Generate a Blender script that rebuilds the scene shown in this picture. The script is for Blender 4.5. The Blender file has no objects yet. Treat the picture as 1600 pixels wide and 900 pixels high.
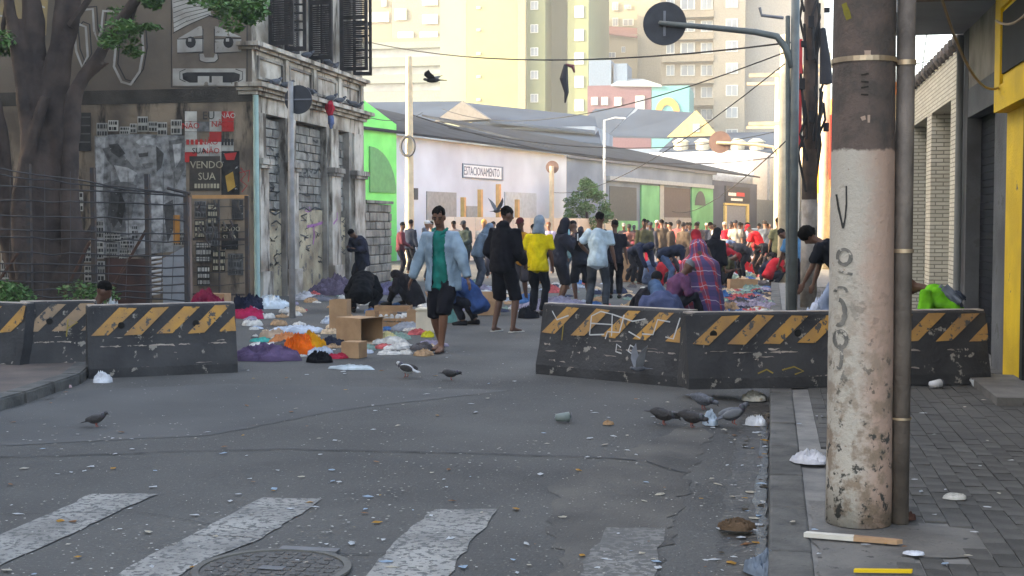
import bpy, bmesh, math, random
from mathutils import Vector, Matrix, noise, Quaternion
R = math.radians
random.seed(7)
scene = bpy.context.scene
col = scene.collection

# ------------------------------------------------------------------ camera
CAMH, F, HORY, VPX = 1.62, 2050.0, 352.0, 1205.0
YAW = math.atan((VPX - 800) / F)
PITCH = math.atan((450 - HORY) / F)
cd = bpy.data.cameras.new('camera'); cam = bpy.data.objects.new('camera', cd); col.objects.link(cam)
cd.sensor_width = 36; cd.lens = F / 1600 * 36; cd.clip_start = 0.1; cd.clip_end = 3000
cam.location = (0, 0, CAMH); cam.rotation_euler = (R(90) - PITCH, 0, YAW)
scene.camera = cam
# ------------------------------------------------------------------ world, sun, exposure
SUN_EL = R(21)
SUN_T = Vector((0.965, 0.26, 0)).normalized()            # the way the light travels over the ground
w = bpy.data.worlds.new('World'); scene.world = w; w.use_nodes = True
nt = w.node_tree; nt.nodes.clear()
sky = nt.nodes.new('ShaderNodeTexSky'); sky.sky_type = 'NISHITA'; sky.sun_disc = False
sky.sun_elevation = SUN_EL
sky.sun_rotation = math.atan2(-SUN_T.x, -SUN_T.y)
sky.air_density = 0.8; sky.dust_density = 3.0; sky.ozone_density = 0.4
bg = nt.nodes.new('ShaderNodeBackground'); bg.inputs[1].default_value = 0.15
out = nt.nodes.new('ShaderNodeOutputWorld')
nt.links.new(sky.outputs[0], bg.inputs[0]); nt.links.new(bg.outputs[0], out.inputs[0])
sd = bpy.data.lights.new('sun', 'SUN'); sd.energy = 2.0; sd.angle = R(0.5); sd.color = (1, 0.91, 0.74)
so = bpy.data.objects.new('sun', sd); col.objects.link(so); so.location = (-40, -20, 60)
ldir = Vector((SUN_T.x * math.cos(SUN_EL), SUN_T.y * math.cos(SUN_EL), -math.sin(SUN_EL)))
so.rotation_euler = ldir.to_track_quat('-Z', 'Y').to_euler()
scene.view_settings.view_transform = 'Standard'; scene.view_settings.look = 'None'
scene.view_settings.exposure = 3.05; scene.view_settings.gamma = 1
scene.view_settings.use_white_balance = True; scene.view_settings.white_balance_temperature = 7500; scene.view_settings.white_balance_tint = 8

# ------------------------------------------------------------------ pixel -> place
CM = Matrix.Rotation(YAW, 3, 'Z') @ Matrix.Rotation(R(90) - PITCH, 3, 'X')
def ray(px, py): return CM @ Vector(((px - 800) / F, -(py - 450) / F, -1))
O = Vector((0, 0, CAMH))
def G(px, py, z=0.0):
    d = ray(px, py); return O + d * ((z - CAMH) / d.z)
def PY(px, py, Y): d = ray(px, py); return O + d * (Y / d.y)
def PX(px, py, X): d = ray(px, py); return O + d * (X / d.x)
def PD(px, py, dep): return O + ray(px, py) * dep            # at a depth along the lens axis
def PP(px, py, p0, n): d = ray(px, py); return O + d * ((p0 - O).dot(n) / d.dot(n))

# ------------------------------------------------------------------ materials
MATS = {}
def lin(c):
    f = lambda v: v / 12.92 if v <= .04045 else ((v + .055) / 1.055) ** 2.4
    return tuple(f(x / 255) for x in c)
def mat(key, c1, c2=None, rough=.85, scale=4, bump=.15, bscale=40, metal=0, contrast=(.35, .65), detail=5, rnd=0.0, spec=.3, c3=None, s3=20, t3=.66, streak=None):
    """base colour c1 mottled with c2; optional chips c3 where a finer noise passes t3; rnd = per-object value jitter"""
    if key in MATS: return MATS[key]
    m = bpy.data.materials.new(key); m.use_nodes = True; n = m.node_tree.nodes; L = m.node_tree.links
    p = n['Principled BSDF']; p.inputs['Roughness'].default_value = rough; p.inputs['Metallic'].default_value = metal
    p.inputs['Specular IOR Level'].default_value = spec
    tc = n.new('ShaderNodeTexCoord'); co = tc.outputs['Object']
    c2 = c2 or tuple(x * .7 for x in c1)
    nz = n.new('ShaderNodeTexNoise'); nz.inputs['Scale'].default_value = scale; nz.inputs['Detail'].default_value = detail
    L.new(co, nz.inputs['Vector'])
    rp = n.new('ShaderNodeValToRGB'); rp.color_ramp.elements[0].position = contrast[0]; rp.color_ramp.elements[1].position = contrast[1]
    rp.color_ramp.elements[0].color = (*c2, 1); rp.color_ramp.elements[1].color = (*c1, 1)
    L.new(nz.outputs[0], rp.inputs[0]); cur = rp.outputs[0]
    if c3:
        n3 = n.new('ShaderNodeTexNoise'); n3.inputs['Scale'].default_value = s3; n3.inputs['Detail'].default_value = 6; n3.inputs['Roughness'].default_value = .65
        if streak:
            vm = n.new('ShaderNodeVectorMath'); vm.operation = 'MULTIPLY'; vm.inputs[1].default_value = (1, 1, streak); L.new(co, vm.inputs[0]); L.new(vm.outputs[0], n3.inputs['Vector'])
        else: L.new(co, n3.inputs['Vector'])
        r3 = n.new('ShaderNodeValToRGB'); r3.color_ramp.elements[0].position = t3; r3.color_ramp.elements[1].position = t3 + (.12 if streak else .03)
        L.new(n3.outputs[0], r3.inputs[0])
        mx = n.new('ShaderNodeMix'); mx.data_type = 'RGBA'; mx.inputs[7].default_value = (*c3, 1)
        L.new(r3.outputs[0], mx.inputs[0]); L.new(cur, mx.inputs[6]); cur = mx.outputs[2]
    if rnd:
        oi = n.new('ShaderNodeObjectInfo'); mr = n.new('ShaderNodeMapRange'); mr.inputs[3].default_value = 1 - rnd; mr.inputs[4].default_value = 1 + rnd
        L.new(oi.outputs['Random'], mr.inputs[0])
        mm = n.new('ShaderNodeVectorMath'); mm.operation = 'SCALE'; L.new(cur, mm.inputs[0]); L.new(mr.outputs[0], mm.inputs['Scale']); cur = mm.outputs[0]
    L.new(cur, p.inputs['Base Color'])
    if bump:
        nb = n.new('ShaderNodeTexNoise'); nb.inputs['Scale'].default_value = bscale; nb.inputs['Detail'].default_value = 6
        L.new(co, nb.inputs['Vector'])
        bp = n.new('ShaderNodeBump'); bp.inputs['Strength'].default_value = bump; bp.inputs['Distance'].default_value = .02
        L.new(nb.outputs[0], bp.inputs['Height']); L.new(bp.outputs[0], p.inputs['Normal'])
    MATS[key] = m; return m
def cloth(c, key=None):
    c = tuple(c); return mat(key or 'cloth_%d_%d_%d' % c, lin(c), tuple(x * .55 for x in lin(c)), rough=.95, scale=5, bump=.8, bscale=11, spec=.1, detail=8)
def skin(i=0):
    c = [(0.16, .075, .045), (.10, .047, .03), (.24, .12, .075), (.065, .032, .022)][i]
    return mat('skin%d' % i, c, tuple(x * .85 for x in c), rough=.55, bump=.05, spec=.35)
def plain(key, c, rough=.7, rnd=0.0, metal=0, spec=.3):
    c = lin(c); return mat(key, c, tuple(x * .82 for x in c), rough=rough, scale=5, bump=.08, rnd=rnd, metal=metal, spec=spec)

# ------------------------------------------------------------------ objects
def thing(name, label, cat, loc=(0, 0, 0), rz=0, group=None):
    o = bpy.data.objects.new(name, None); col.objects.link(o); o.empty_display_size = .1
    o.location = loc; o.rotation_euler = (0, 0, rz); tag(o, label, cat, group)
    return o
def tag(o, label=None, cat=None, group=None, kind=None):
    if label: o['label'] = label
    if cat: o['category'] = cat
    if group: o['group'] = group
    if kind: o['kind'] = kind
    return o
def mesh_of(bm, smooth=False):
    me = bpy.data.meshes.new('m'); bm.normal_update(); bm.to_mesh(me); bm.free()
    if smooth:
        for p in me.polygons: p.use_smooth = True
    return me
def put(name, me, m, parent=None, local=False, smooth=False, loc=None, rz=None):
    """link one mesh object; geometry in world coordinates unless local"""
    if isinstance(me, bmesh.types.BMesh): me = mesh_of(me, smooth)
    me.name = name
    if m is not None and len(me.materials) == 0: me.materials.append(m)
    o = bpy.data.objects.new(name, me); col.objects.link(o)
    if loc is not None: o.location = loc
    if rz is not None: o.rotation_euler = (0, 0, rz)
    if parent is not None:
        o.parent = parent
        if not local:
            if parent.parent is None: o.matrix_parent_inverse = (Matrix.Translation(parent.location) @ parent.rotation_euler.to_matrix().to_4x4()).inverted()
    return o
def copy_tree(o, loc, rz, label=None, scale=None):
    r = o.copy(); col.objects.link(r); r.location = loc; r.rotation_euler = (0, 0, rz)
    if label: r['label'] = label
    if scale: r.scale = (scale,) * 3
    for ch in list(o.children):
        c = ch.copy(); col.objects.link(c); c.parent = r
        for g in list(ch.children):
            d = g.copy(); col.objects.link(d); d.parent = c
    return r
def origin(o):
    """move the origin of a parentless mesh to the middle of its base"""
    me = o.data; xs = [v.co for v in me.vertices]
    c = Vector(((min(v.x for v in xs) + max(v.x for v in xs)) / 2, (min(v.y for v in xs) + max(v.y for v in xs)) / 2, min(v.z for v in xs)))
    me.transform(Matrix.Translation(-c)); o.location = c
    return o

# ------------------------------------------------------------------ shapes
BM = bmesh.new
def box(bm, a, b, M=None):
    x0, y0, z0 = a; x1, y1, z1 = b
    vs = [bm.verts.new(p) for p in ((x0,y0,z0),(x1,y0,z0),(x1,y1,z0),(x0,y1,z0),(x0,y0,z1),(x1,y0,z1),(x1,y1,z1),(x0,y1,z1))]
    for f in ((3,2,1,0),(4,5,6,7),(0,1,5,4),(1,2,6,5),(2,3,7,6),(3,0,4,7)): bm.faces.new([vs[i] for i in f])
    if M is not None:
        for v in vs: v.co = M @ v.co
    return bm
def slab(bm, pts, off):
    """closed prism: polygon pts (3D) extruded by vector off"""
    off = Vector(off); n = len(pts)
    a = [bm.verts.new(p) for p in pts]; b = [bm.verts.new(Vector(p) + off) for p in pts]
    fs = [bm.faces.new(a), bm.faces.new(b[::-1])]
    for i in range(n): fs.append(bm.faces.new((a[i], b[i], b[(i + 1) % n], a[(i + 1) % n])))
    bmesh.ops.recalc_face_normals(bm, faces=fs)
    return bm
def tube(bm, pts, rad, n=8, lat=None):
    pts = [Vector(p) for p in pts]
    if not isinstance(rad, (list, tuple)): rad = [rad] * len(pts)
    rings = []; prev = None
    for i, p in enumerate(pts):
        t = (pts[min(i + 1, len(pts) - 1)] - pts[max(i - 1, 0)])
        t = t.normalized() if t.length > 1e-9 else Vector((0, 0, 1))
        ref = Vector(lat) if lat is not None else (prev if prev is not None else (Vector((1, 0, 0)) if abs(t.x) < .8 else Vector((0, 1, 0))))
        u = ref - t * ref.dot(t)
        if u.length < 1e-6: u = t.orthogonal()
        u.normalize(); v = t.cross(u); prev = u
        r = rad[i]; a, b = r if isinstance(r, (tuple, list)) else (r, r)
        rings.append([bm.verts.new(p + u * (a * math.cos(2 * math.pi * k / n)) + v * (b * math.sin(2 * math.pi * k / n))) for k in range(n)])
    for r0, r1 in zip(rings, rings[1:]):
        for k in range(n): bm.faces.new((r0[k], r0[(k + 1) % n], r1[(k + 1) % n], r1[k]))
    def rr(x): return (sum(x) / 2) if isinstance(x, (tuple, list)) else x
    t0 = (pts[0] - pts[1]).normalized(); t1 = (pts[-1] - pts[-2]).normalized()
    c0 = bm.verts.new(pts[0] + t0 * rr(rad[0]) * .35); c1 = bm.verts.new(pts[-1] + t1 * rr(rad[-1]) * .35)
    for k in range(n):
        bm.faces.new((c0, rings[0][(k + 1) % n], rings[0][k])); bm.faces.new((c1, rings[-1][k], rings[-1][(k + 1) % n]))
    return bm
def cyl(bm, p, q, r, r2=None, n=12):
    p, q = Vector(p), Vector(q); r2 = r if r2 is None else r2
    t = (q - p).normalized(); u = t.orthogonal().normalized(); v = t.cross(u)
    A = [bm.verts.new(p + (u * math.cos(6.2832 * k / n) + v * math.sin(6.2832 * k / n)) * r) for k in range(n)]
    B = [bm.verts.new(q + (u * math.cos(6.2832 * k / n) + v * math.sin(6.2832 * k / n)) * r2) for k in range(n)]
    for k in range(n): bm.faces.new((A[k], A[(k + 1) % n], B[(k + 1) % n], B[k]))
    bm.faces.new(A[::-1]); bm.faces.new(B)
    return bm
def ell(bm, c, r, M=None, u=12, v=8):
    c = Vector(c); mm = Matrix.Translation(c) @ (M.to_4x4() if M is not None else Matrix.Identity(4)) @ Matrix.Diagonal((*r, 1))
    bmesh.ops.create_uvsphere(bm, u_segments=u, v_segments=v, radius=1, matrix=mm)
    return bm
def text_mesh(s, size, M, extrude=.002):
    cu = bpy.data.curves.new('t', 'FONT'); cu.body = s; cu.size = size; cu.extrude = extrude; cu.align_x = 'CENTER'; cu.align_y = 'CENTER'; cu.resolution_u = 2
    o = bpy.data.objects.new('t', cu); TS.collection.objects.link(o); TS.view_layers[0].update()
    me = bpy.data.meshes.new_from_object(o.evaluated_get(TS.view_layers[0].depsgraph)); me.materials.clear()
    bpy.data.objects.remove(o); me.transform(M)
    return me
TS = bpy.data.scenes.new('scratch')
def remesh(bm, voxel, smooth=3, fold=0.0, fs=7.0, seed=0):
    me = bpy.data.meshes.new('r'); bm.normal_update(); bm.to_mesh(me); bm.free()
    o = bpy.data.objects.new('r', me); TS.collection.objects.link(o)
    m = o.modifiers.new('r', 'REMESH'); m.mode = 'VOXEL'; m.voxel_size = voxel; m.use_smooth_shade = True
    if smooth:
        s = o.modifiers.new('s', 'SMOOTH'); s.iterations = smooth; s.factor = .5
    TS.view_layers[0].update()
    r = bpy.data.meshes.new_from_object(o.evaluated_get(TS.view_layers[0].depsgraph))
    bpy.data.objects.remove(o); bpy.data.meshes.remove(me)
    if fold:
        sv = Vector((seed * 3.7, seed * 1.3, seed))
        ns = [v.normal.copy() for v in r.vertices]
        for v, nn in zip(r.vertices, ns):
            q = v.co * fs; q.z *= .55
            v.co += nn * (noise.noise(q + sv) * fold + noise.noise(q * 2.3 + sv) * fold * .5)
    return r

# ================================================================== GROUND
SW = .10                                   # pavement height
asph = mat('asphalt', (.105, .101, .095), (.058, .056, .054), rough=.9, scale=.55, bump=.8, bscale=60, contrast=(.3, .7), c3=(.14, .138, .132), s3=38, t3=.6, detail=12)
bm = BM()
xs = [-600, -60, -25, -12, -8, -4, -2, -1, -.45, -.2, .1, .25, 3, 10, 40, 600]; ys = [-60, -10, 4, 8, 12, 16, 20, 26, 34, 45, 60, 90, 140, 300, 1500]
def groundz(x, y): return -.03 if -.4 < x < .19 and 2 < y < 70 else 0.0      # gutter dip
V = [[bm.verts.new((x, y, groundz(x, y))) for x in xs] for y in ys]
for j in range(len(ys) - 1):
    for i in range(len(xs) - 1): bm.faces.new((V[j][i], V[j][i + 1], V[j + 1][i + 1], V[j + 1][i]))
road = tag(put('road', bm, asph), kind='structure')
def sheet(name, pts, m, z, parent=road, sub=0, jag=0.0):
    bm = BM(); q = []
    for a, b in zip(pts, pts[1:] + pts[:1]):
        a, b = Vector(a), Vector(b); n = max(1, int((b - a).length / .08)) if jag else 1
        for k in range(n):
            p = a.lerp(b, k / n)
            if jag: p += Vector((noise.noise(p * 5), noise.noise(p * 5 + Vector((9, 9, 9))), 0)) * jag + Vector((noise.noise(p * 17), noise.noise(p * 17 + Vector((5, 5, 5))), 0)) * jag * .6
            q.append(bm.verts.new((p.x, p.y, z)))
    f = bm.faces.new(q); bmesh.ops.triangulate(bm, faces=[f])
    bmesh.ops.recalc_face_normals(bm, faces=bm.faces)
    for f in bm.faces:
        if f.normal.z < 0: f.normal_flip()
    return put(name, bm, m, parent)
# older, browner asphalt apron before the kerb; a smoother dark patch
sheet('asphalt_patch', [G(860,760), Vector((-.48,11.4,0)), Vector((-.5,8,0)), Vector((-.47,4.5,0)), G(880,1000)], mat('asphalt_old', (.108, .10, .09), (.058, .055, .052), rough=.92, scale=1.3, bump=.6, bscale=60, c3=(.17, .165, .155), s3=38, t3=.64), .004, jag=.09)
sheet('asphalt_patch', [G(-60,700), G(330,680), G(540,640), G(800,610), G(360,600), G(130,610), G(-60,660)], mat('asphalt_new', (.086, .084, .082), (.064, .063, .062), rough=.85, scale=.9, bump=.3, bscale=120), .003, jag=.05)
paint = mat('road_paint', (.30, .292, .272), (.155, .15, .142), rough=.85, scale=2.2, detail=10, bump=.3, bscale=70, c3=(.10, .10, .098), s3=26, t3=.52)
for P in ([(145,773),(245,773),(95,843),(0,885),(-90,925),(-200,925),(-20,848)], [(410,779),(505,781),(455,815),(395,848),(330,872),(260,915),(165,915),(185,897),(310,832)],
          [(682,797),(776,797),(745,838),(722,868),(690,915),(565,915),(590,876),(640,826)], [(948,826),(1040,828),(1022,915),(895,915)]):
    sheet('crosswalk_stripe', [G(*p) for p in P], paint if P[0][0] < 900 else mat('road_paint_worn', (.2, .193, .18), (.115, .11, .105), rough=.9, scale=2.2, detail=10, bump=.3, c3=(.1, .097, .092), s3=22, t3=.47), .007, jag=.03)
dark = mat('crack', (.022, .022, .022), (.04, .04, .04), bump=.2)
def crackline(P, wd, z=.008):
    pts = [G(*p) for p in P]; bm = BM(); prev = None; q = []
    for a, b in zip(pts, pts[1:]):
        n = max(2, int((b - a).length / .07))
        q += [a.lerp(b, k / n) for k in range(n)]
    for i, p in enumerate(q):
        ww = wd * (.45 + abs(noise.noise(p * 9)) * 1.6); o = Vector((0, noise.noise(p * 6) * .03, 0))
        a = bm.verts.new((p.x, p.y - ww + o.y, z)); b = bm.verts.new((p.x, p.y + ww + o.y, z))
        if prev: bm.faces.new((prev[0], a, b, prev[1]))
        prev = (a, b)
    put('road_crack', bm, dark, road)
crackline([(-40,717),(120,712),(300,706),(440,703),(600,706),(760,710),(930,716),(1010,722)], .012)
crackline([(1010,722),(1060,738),(1085,740)], .015)
crackline([(0,806),(210,800),(400,832)], .004); crackline([(300,838),(420,842)], .008); crackline([(330,876),(400,860),(520,868),(640,866)], .006)
# damp patch and the trickle of water along the gutter
wet = mat('water', (.035, .034, .033), (.02, .02, .02), rough=.22, bump=.7, bscale=30, spec=.22)
sheet('gutter_bed', [Vector((-.26,4.6,0)), Vector((-.012,4.6,0)), Vector((-.012,12.2,0)), Vector((-.24,12.2,0))], mat('gutter_dirt', (.05, .042, .034), (.025, .022, .02), rough=.6, scale=5, bump=.8, bscale=30, c3=(.13, .115, .095), s3=16, t3=.6), -.021, jag=.035)
tag(sheet('gutter_water', [Vector((-.075,5.2,0)), Vector((-.012,5.2,0)), Vector((-.012,11.6,0)), Vector((-.07,11.6,0)), Vector((-.06,9,0)), Vector((-.10,8,0)), Vector((-.06,7,0))], wet, -.017, parent=None, jag=.02), kind='structure')
# manhole
mc = G(425, 893); man = thing('manhole_cover', 'round iron manhole cover in a ring frame on the crosswalk', 'manhole', (mc.x, mc.y, .008))
iron = mat('iron', (.10, .095, .09), (.065, .06, .057), rough=.7, scale=30, bump=1, bscale=50, c3=(.16, .10, .07), s3=26, t3=.62)
def ring(bm, r0, r1, h, n=40):
    for k in range(n):
        a, b = 6.2832 * k / n, 6.2832 * (k + 1) / n
        P = lambda r, t, z: bm.verts.new((r * math.cos(t), r * math.sin(t), z))
        bm.faces.new((P(r0, a, h), P(r1, a, h), P(r1, b, h), P(r0, b, h))); bm.faces.new((P(r1, a, 0), P(r1, b, 0), P(r1, b, h), P(r1, a, h))); bm.faces.new((P(r0, b, 0), P(r0, a, 0), P(r0, a, h), P(r0, b, h)))
bm = BM(); ring(bm, .335, .37, .012); put('ring_frame', bm, mat('ringstone', (.125, .12, .108), (.09, .086, .08), bump=.3), man, local=True)
bm = BM(); cyl(bm, (0, 0, 0), (0, 0, .005), .333, n=40)
for i in range(-4, 5):
    for j in range(-4, 5):
        if math.hypot(i, j) < 4.3: box(bm, (i * .07 - .02, j * .07 - .02, .0051), (i * .07 + .02, j * .07 + .02, .009))
put('lid', bm, iron, man, local=True)
bm = BM(); box(bm, (-.06, -.03, .0095), (.06, .03, .012)); put('keyhole_plate', bm, mat('plate', (.13, .13, .135), rough=.6), man, local=True)
bm = BM(); box(bm, (-.1, .335, .0), (.2, .40, .014)); put('hinge_plate', bm, mat('plate', (.13, .13, .135)), man, local=True)

# pavement at the right: base slab, kerbstones, pavers
grout = mat('grout', (.21, .20, .185), (.13, .125, .12), scale=6, bump=.3)
bm = BM(); box(bm, (.2, 2, -.05), (6, 120, SW - .012)); pav = tag(put('pavement', bm, grout), kind='structure')
pm = mat('paver', (.098, .093, .086), (.06, .057, .053), rough=.9, scale=5, bump=.5, bscale=70, rnd=.22, c3=(.2, .195, .18), s3=30, t3=.67)
km = mat('kerbstone', (.12, .114, .105), (.062, .06, .056), rough=.9, scale=4, bump=.6, bscale=30, rnd=.12, c3=(.05, .05, .05), s3=9, t3=.63)
meshes = []
for k in range(4):
    bm = BM(); box(bm, (-.052, -.106, -.04), (.052, .106, 0)); 
    for v in bm.verts:
        if v.co.z > -.01: v.co += Vector((random.uniform(-.003, .003), random.uniform(-.003, .003), random.uniform(-.0025, .0025)))
    me = mesh_of(bm); me.materials.append(pm); me.name = 'paver'; meshes.append(me)
cells = []
for j in range(0, 130):
    for i in range(0, 20):
        x = .40 + i * .111; y = 4.9 + j * .219 + (.11 if i % 2 else 0)
        if x > 2.36: continue
        if math.hypot(x - .60, y - 6.55) < .42 or (x < .62 and y < 6.3) or (x < .8 and 8.6 < y < 9.2) : continue
        cells.append((x, y))
cells.sort(key=lambda c: c[1])
vis = [c for c in cells if c[1] > 5.4]
for i, (x, y) in enumerate(vis[:300]):
    o = bpy.data.objects.new('paver', meshes[i % 4]); col.objects.link(o); o.parent = pav
    o.location = (x, y, SW + random.uniform(-.003, .003)); o.rotation_euler = (random.uniform(-.012, .012), random.uniform(-.012, .012), random.uniform(-.01, .01))
bm = BM()
for x, y in [c for c in cells if c[1] <= 5.4] + vis[300:]:
    h = SW + random.uniform(-.003, .003); box(bm, (x - .052, y - .106, .07), (x + .052, y + .106, h))
tag(put('far_pavers', bm, mat('paver_far', (.098, .093, .086), (.06, .057, .053), rough=.9, scale=2.2, bump=.5, bscale=50, c3=(.2, .195, .18), s3=30, t3=.67), pav), kind='stuff')
conc = mat('concrete_pad', (.17, .16, .145), (.10, .095, .09), scale=3, bump=.5, bscale=30, c3=(.06, .058, .055), s3=12, t3=.62)
sheet('concrete_pad', [Vector((.22, 4.5, 0)), Vector((.62, 4.5, 0)), Vector((.66, 6.2, 0)), Vector((1.05, 6.3, 0)), Vector((1.05, 6.85, 0)), Vector((.6, 7.0, 0)), Vector((.36, 7.4, 0)), Vector((.22, 7.4, 0))], conc, SW - .004, parent=pav, jag=.03)
y = 4.6; kv = []
while y < 60:
    Lk = random.uniform(.75, 1.1); bm = BM()
    box(bm, (0, y, -.06), (.2, y + Lk - .012, SW + .004 + random.uniform(-.006, .004)))
    bmesh.ops.bevel(bm, geom=bm.edges[:], offset=.014, segments=2, affect='EDGES', profile=.5)
    for v in bm.verts: v.co += Vector((noise.noise(v.co * 6) * .008, 0, noise.noise(v.co * 5 + Vector((3, 3, 3))) * .006))
    put('kerbstone', bm, km, pav); y += Lk
# open service pits in the pavement
for (a, b, c, d) in ((.42, 8.62, .78, 8.98), (.40, 10.3, .72, 10.6)):
    bm = BM(); box(bm, (a, b, SW - .02), (c, d, SW - .003)); put('service_lid', bm, mat('rustlid', (.09, .065, .055), (.05, .04, .035), bump=.4), pav)
    bm = BM()
    for q in ((a - .03, b - .03, c + .03, b), (a - .03, d, c + .03, d + .03), (a - .03, b, a, d), (c, b, c + .03, d)): box(bm, (q[0], q[1], SW - .02), (q[2], q[3], SW + .006))
    put('service_frame', bm, km, pav)
# pavement at the left corner
lp = [Vector((-30, 5, 0)), Vector((-6.6, 5, 0)), Vector((-6.6, 9.2, 0)), Vector((-6.75, 10.8, 0)), Vector((-7.0, 12.2, 0)), Vector((-7.5, 13.4, 0)), Vector((-8.4, 14.3, 0)), Vector((-9.8, 14.8, 0)), Vector((-30, 15, 0))]
bm = BM(); slab(bm, [(p.x, p.y, -.05) for p in lp], (0, 0, SW + .05)); lpav = tag(put('pavement', bm, mat('dirt_pave', (.13, .10, .085), (.08, .065, .058), scale=2, bump=.5, bscale=20)), kind='structure')
for a, b in zip(lp[1:7], lp[2:8]):
    n = max(1, round((b - a).length / .9))
    for k in range(n):
        p, q = a.lerp(b, k / n), a.lerp(b, (k + 1) / n - .012); t = (q - p).normalized(); nn = Vector((t.y, -t.x, 0)) * .1
        bm = BM(); slab(bm, [p - nn + Vector((0, 0, -.04)), q - nn + Vector((0, 0, -.04)), q + nn + Vector((0, 0, -.04)), p + nn + Vector((0, 0, -.04))], (0, 0, SW + .05))
        bmesh.ops.bevel(bm, geom=bm.edges[:], offset=.015, segments=2, affect='EDGES'); put('kerbstone', bm, km, lpav)
# bare earth of the fenced lot
tag(sheet('bare_earth', [Vector((-40, 19.5, 0)), Vector((-12.2, 19.5, 0)), Vector((-11.4, 26.4, 0)), Vector((-40, 26.4, 0))], mat('earth', (.10, .075, .05), (.05, .05, .03), scale=3, bump=.8, bscale=15), .012, parent=None, jag=.08), kind='structure')

# ================================================================== unseen block added to shade the street (left of the frame)
def windows_grid(par, X, y0, y1, z0, n, m, mm, fm):
    for i in range(n):
        for j in range(m):
            y = y0 + (i + .5) * (y1 - y0) / n; z = z0 + j * 3.2
            bm = BM(); box(bm, (X, y - .7, z), (X + .06, y + .7, z + 1.6)); fr = put('window', bm, fm, par)
            bm = BM(); box(bm, (X + .061, y - .6, z + .1), (X + .07, y + .6, z + 1.5)); put('pane', bm, mm, fr)
glass = mat('glass', (.05, .06, .07), (.03, .035, .04), rough=.12, bump=.02, spec=.6)
framew = plain('frame_white', (205, 205, 198))
oldwall = mat('old_render', (.34, .31, .26), (.22, .2, .17), scale=1.5, bump=.3)
b = thing('shade_block', 'tall plain unseen block added left of the crossing to shade the street', 'building', (-35, 0, 0))
bm = BM(); box(bm, (-75, -34, 0), (-20, 21, 22)); put('wall', bm, oldwall, b)
windows_grid(b, -20, -32, 20, 1.2, 14, 6, glass, framew)
bm = BM(); box(bm, (-75.3, -34.3, 22.002), (-19.7, 21.3, 22.6)); put('parapet', bm, plain('coping', (150, 145, 135)), b)

# ================================================================== CORNER BUILDING
CX, CY = -10.85, 26.5
stucco = mat('stucco', (.36, .33, .29), (.16, .14, .125), rough=.95, scale=1.1, bump=.7, bscale=12, contrast=(.38, .62), detail=9, c3=(.06, .05, .042), s3=3.2, t3=.5, streak=.22)
stucco2 = mat('stucco_light', (.46, .42, .37), (.20, .165, .13), rough=.95, scale=1.6, bump=.5, bscale=14, contrast=(.35, .6), detail=9, c3=(.07, .056, .045), s3=3.4, t3=.52, streak=.2)
plaster = mat('plaster', (.42, .36, .25), (.19, .155, .11), rough=.95, scale=1.7, bump=.9, bscale=9, c3=(.13, .12, .11), s3=4, t3=.58)
blockm = mat('cinder_block', (.25, .235, .21), (.13, .12, .11), rough=.95, scale=4, bump=.7, bscale=25, rnd=.25)
mortar = mat('mortar', (.12, .11, .10), (.07, .065, .06), bump=.5)
cb = thing('corner_building', 'decayed two storey corner building with bricked up ground floor openings and dark shutters', 'building', (CX, CY, 0))
def yat(px): return PX(px, 352, CX).y
ZT = 9.6
segs = [('pier', 398, 417), ('open', 417, 447), ('pier', 447, 463), ('open', 463, 511), ('pier', 511, 530), ('open', 530, 546), ('pier', 546, 569)]
bm = BM(); box(bm, (-26, CY + .01, 0), (CX - .35, yat(569), ZT)); put('wall', bm, mortar, cb)
for kind, a, c in segs:
    y0, y1 = yat(a), yat(c)
    if a == 398: y0 = CY
    if kind == 'pier':
        bm = BM(); box(bm, (CX - .349, y0, 0), (CX, y1, 4.05)); put('pier', bm, stucco2 if a == 398 else stucco, cb)
        ym, hw = (y0 + y1) / 2, (y1 - y0) * .36
        bm = BM(); box(bm, (CX, ym - hw, 0), (CX + .10, ym + hw, 2.85)); box(bm, (CX, ym - hw * .8, 3.06), (CX + .06, ym + hw * .8, 4.04)); p = put('pilaster', bm, stucco2, cb)
        bm = BM(); box(bm, (CX + .001, ym - hw - .05, 2.851), (CX + .16, ym + hw + .05, 2.93)); box(bm, (CX + .002, ym - hw - .09, 2.931), (CX + .2, ym + hw + .09, 3.055)); put('capital', bm, stucco, p)
        bm = BM(); box(bm, (CX + .001, ym - hw - .04, 0), (CX + .17, ym + hw + .04, .62)); put('plinth', bm, stucco2, p)
    else:
        bm = BM(); box(bm, (CX - .345, y0 + .002, 0), (CX - .12, y1 - .002, 1.95 + random.uniform(-.15, .1))); put('plaster_infill', bm, plaster, cb)
        z = 1.98; row = 0
        while z < 4.0:
            y = y0 + .004 - (.2 if row % 2 else 0); h = min(.19, 4.03 - z)
            while y < y1 - .02:
                a0, a1 = max(y, y0 + .004), min(y + .39, y1 - .004)
                if a1 - a0 > .04 and h > .05:
                    d = random.uniform(-.012, .012)
                    bm = BM(); box(bm, (CX - .344, a0 + .006, z + .006), (CX - .16 + d, a1 - .006, z + h - .006)); put('block', bm, blockm, cb)
                y += .40
            z += .20; row += 1
yE = yat(569)
bm = BM(); box(bm, (CX - .348, CY, 4.052), (CX - .001, yE, 4.4)); put('lintel_band', bm, stucco2, cb)
def moulding(bm, z, prof, y0, y1):
    for (dx, z0, z1) in prof: box(bm, (CX - .3, y0 - dx, z + z0), (CX + dx, y1 + .0, z + z1))
bm = BM(); moulding(bm, 4.4, ((.10, .001, .08), (.20, .081, .15), (.32, .151, .24)), CY, yE); put('cornice', bm, stucco2, cb)
bm = BM(); box(bm, (CX - .347, CY, 4.641), (CX - .02, yE, 5.36)); put('parapet_band', bm, stucco2, cb)
n = 4
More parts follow.
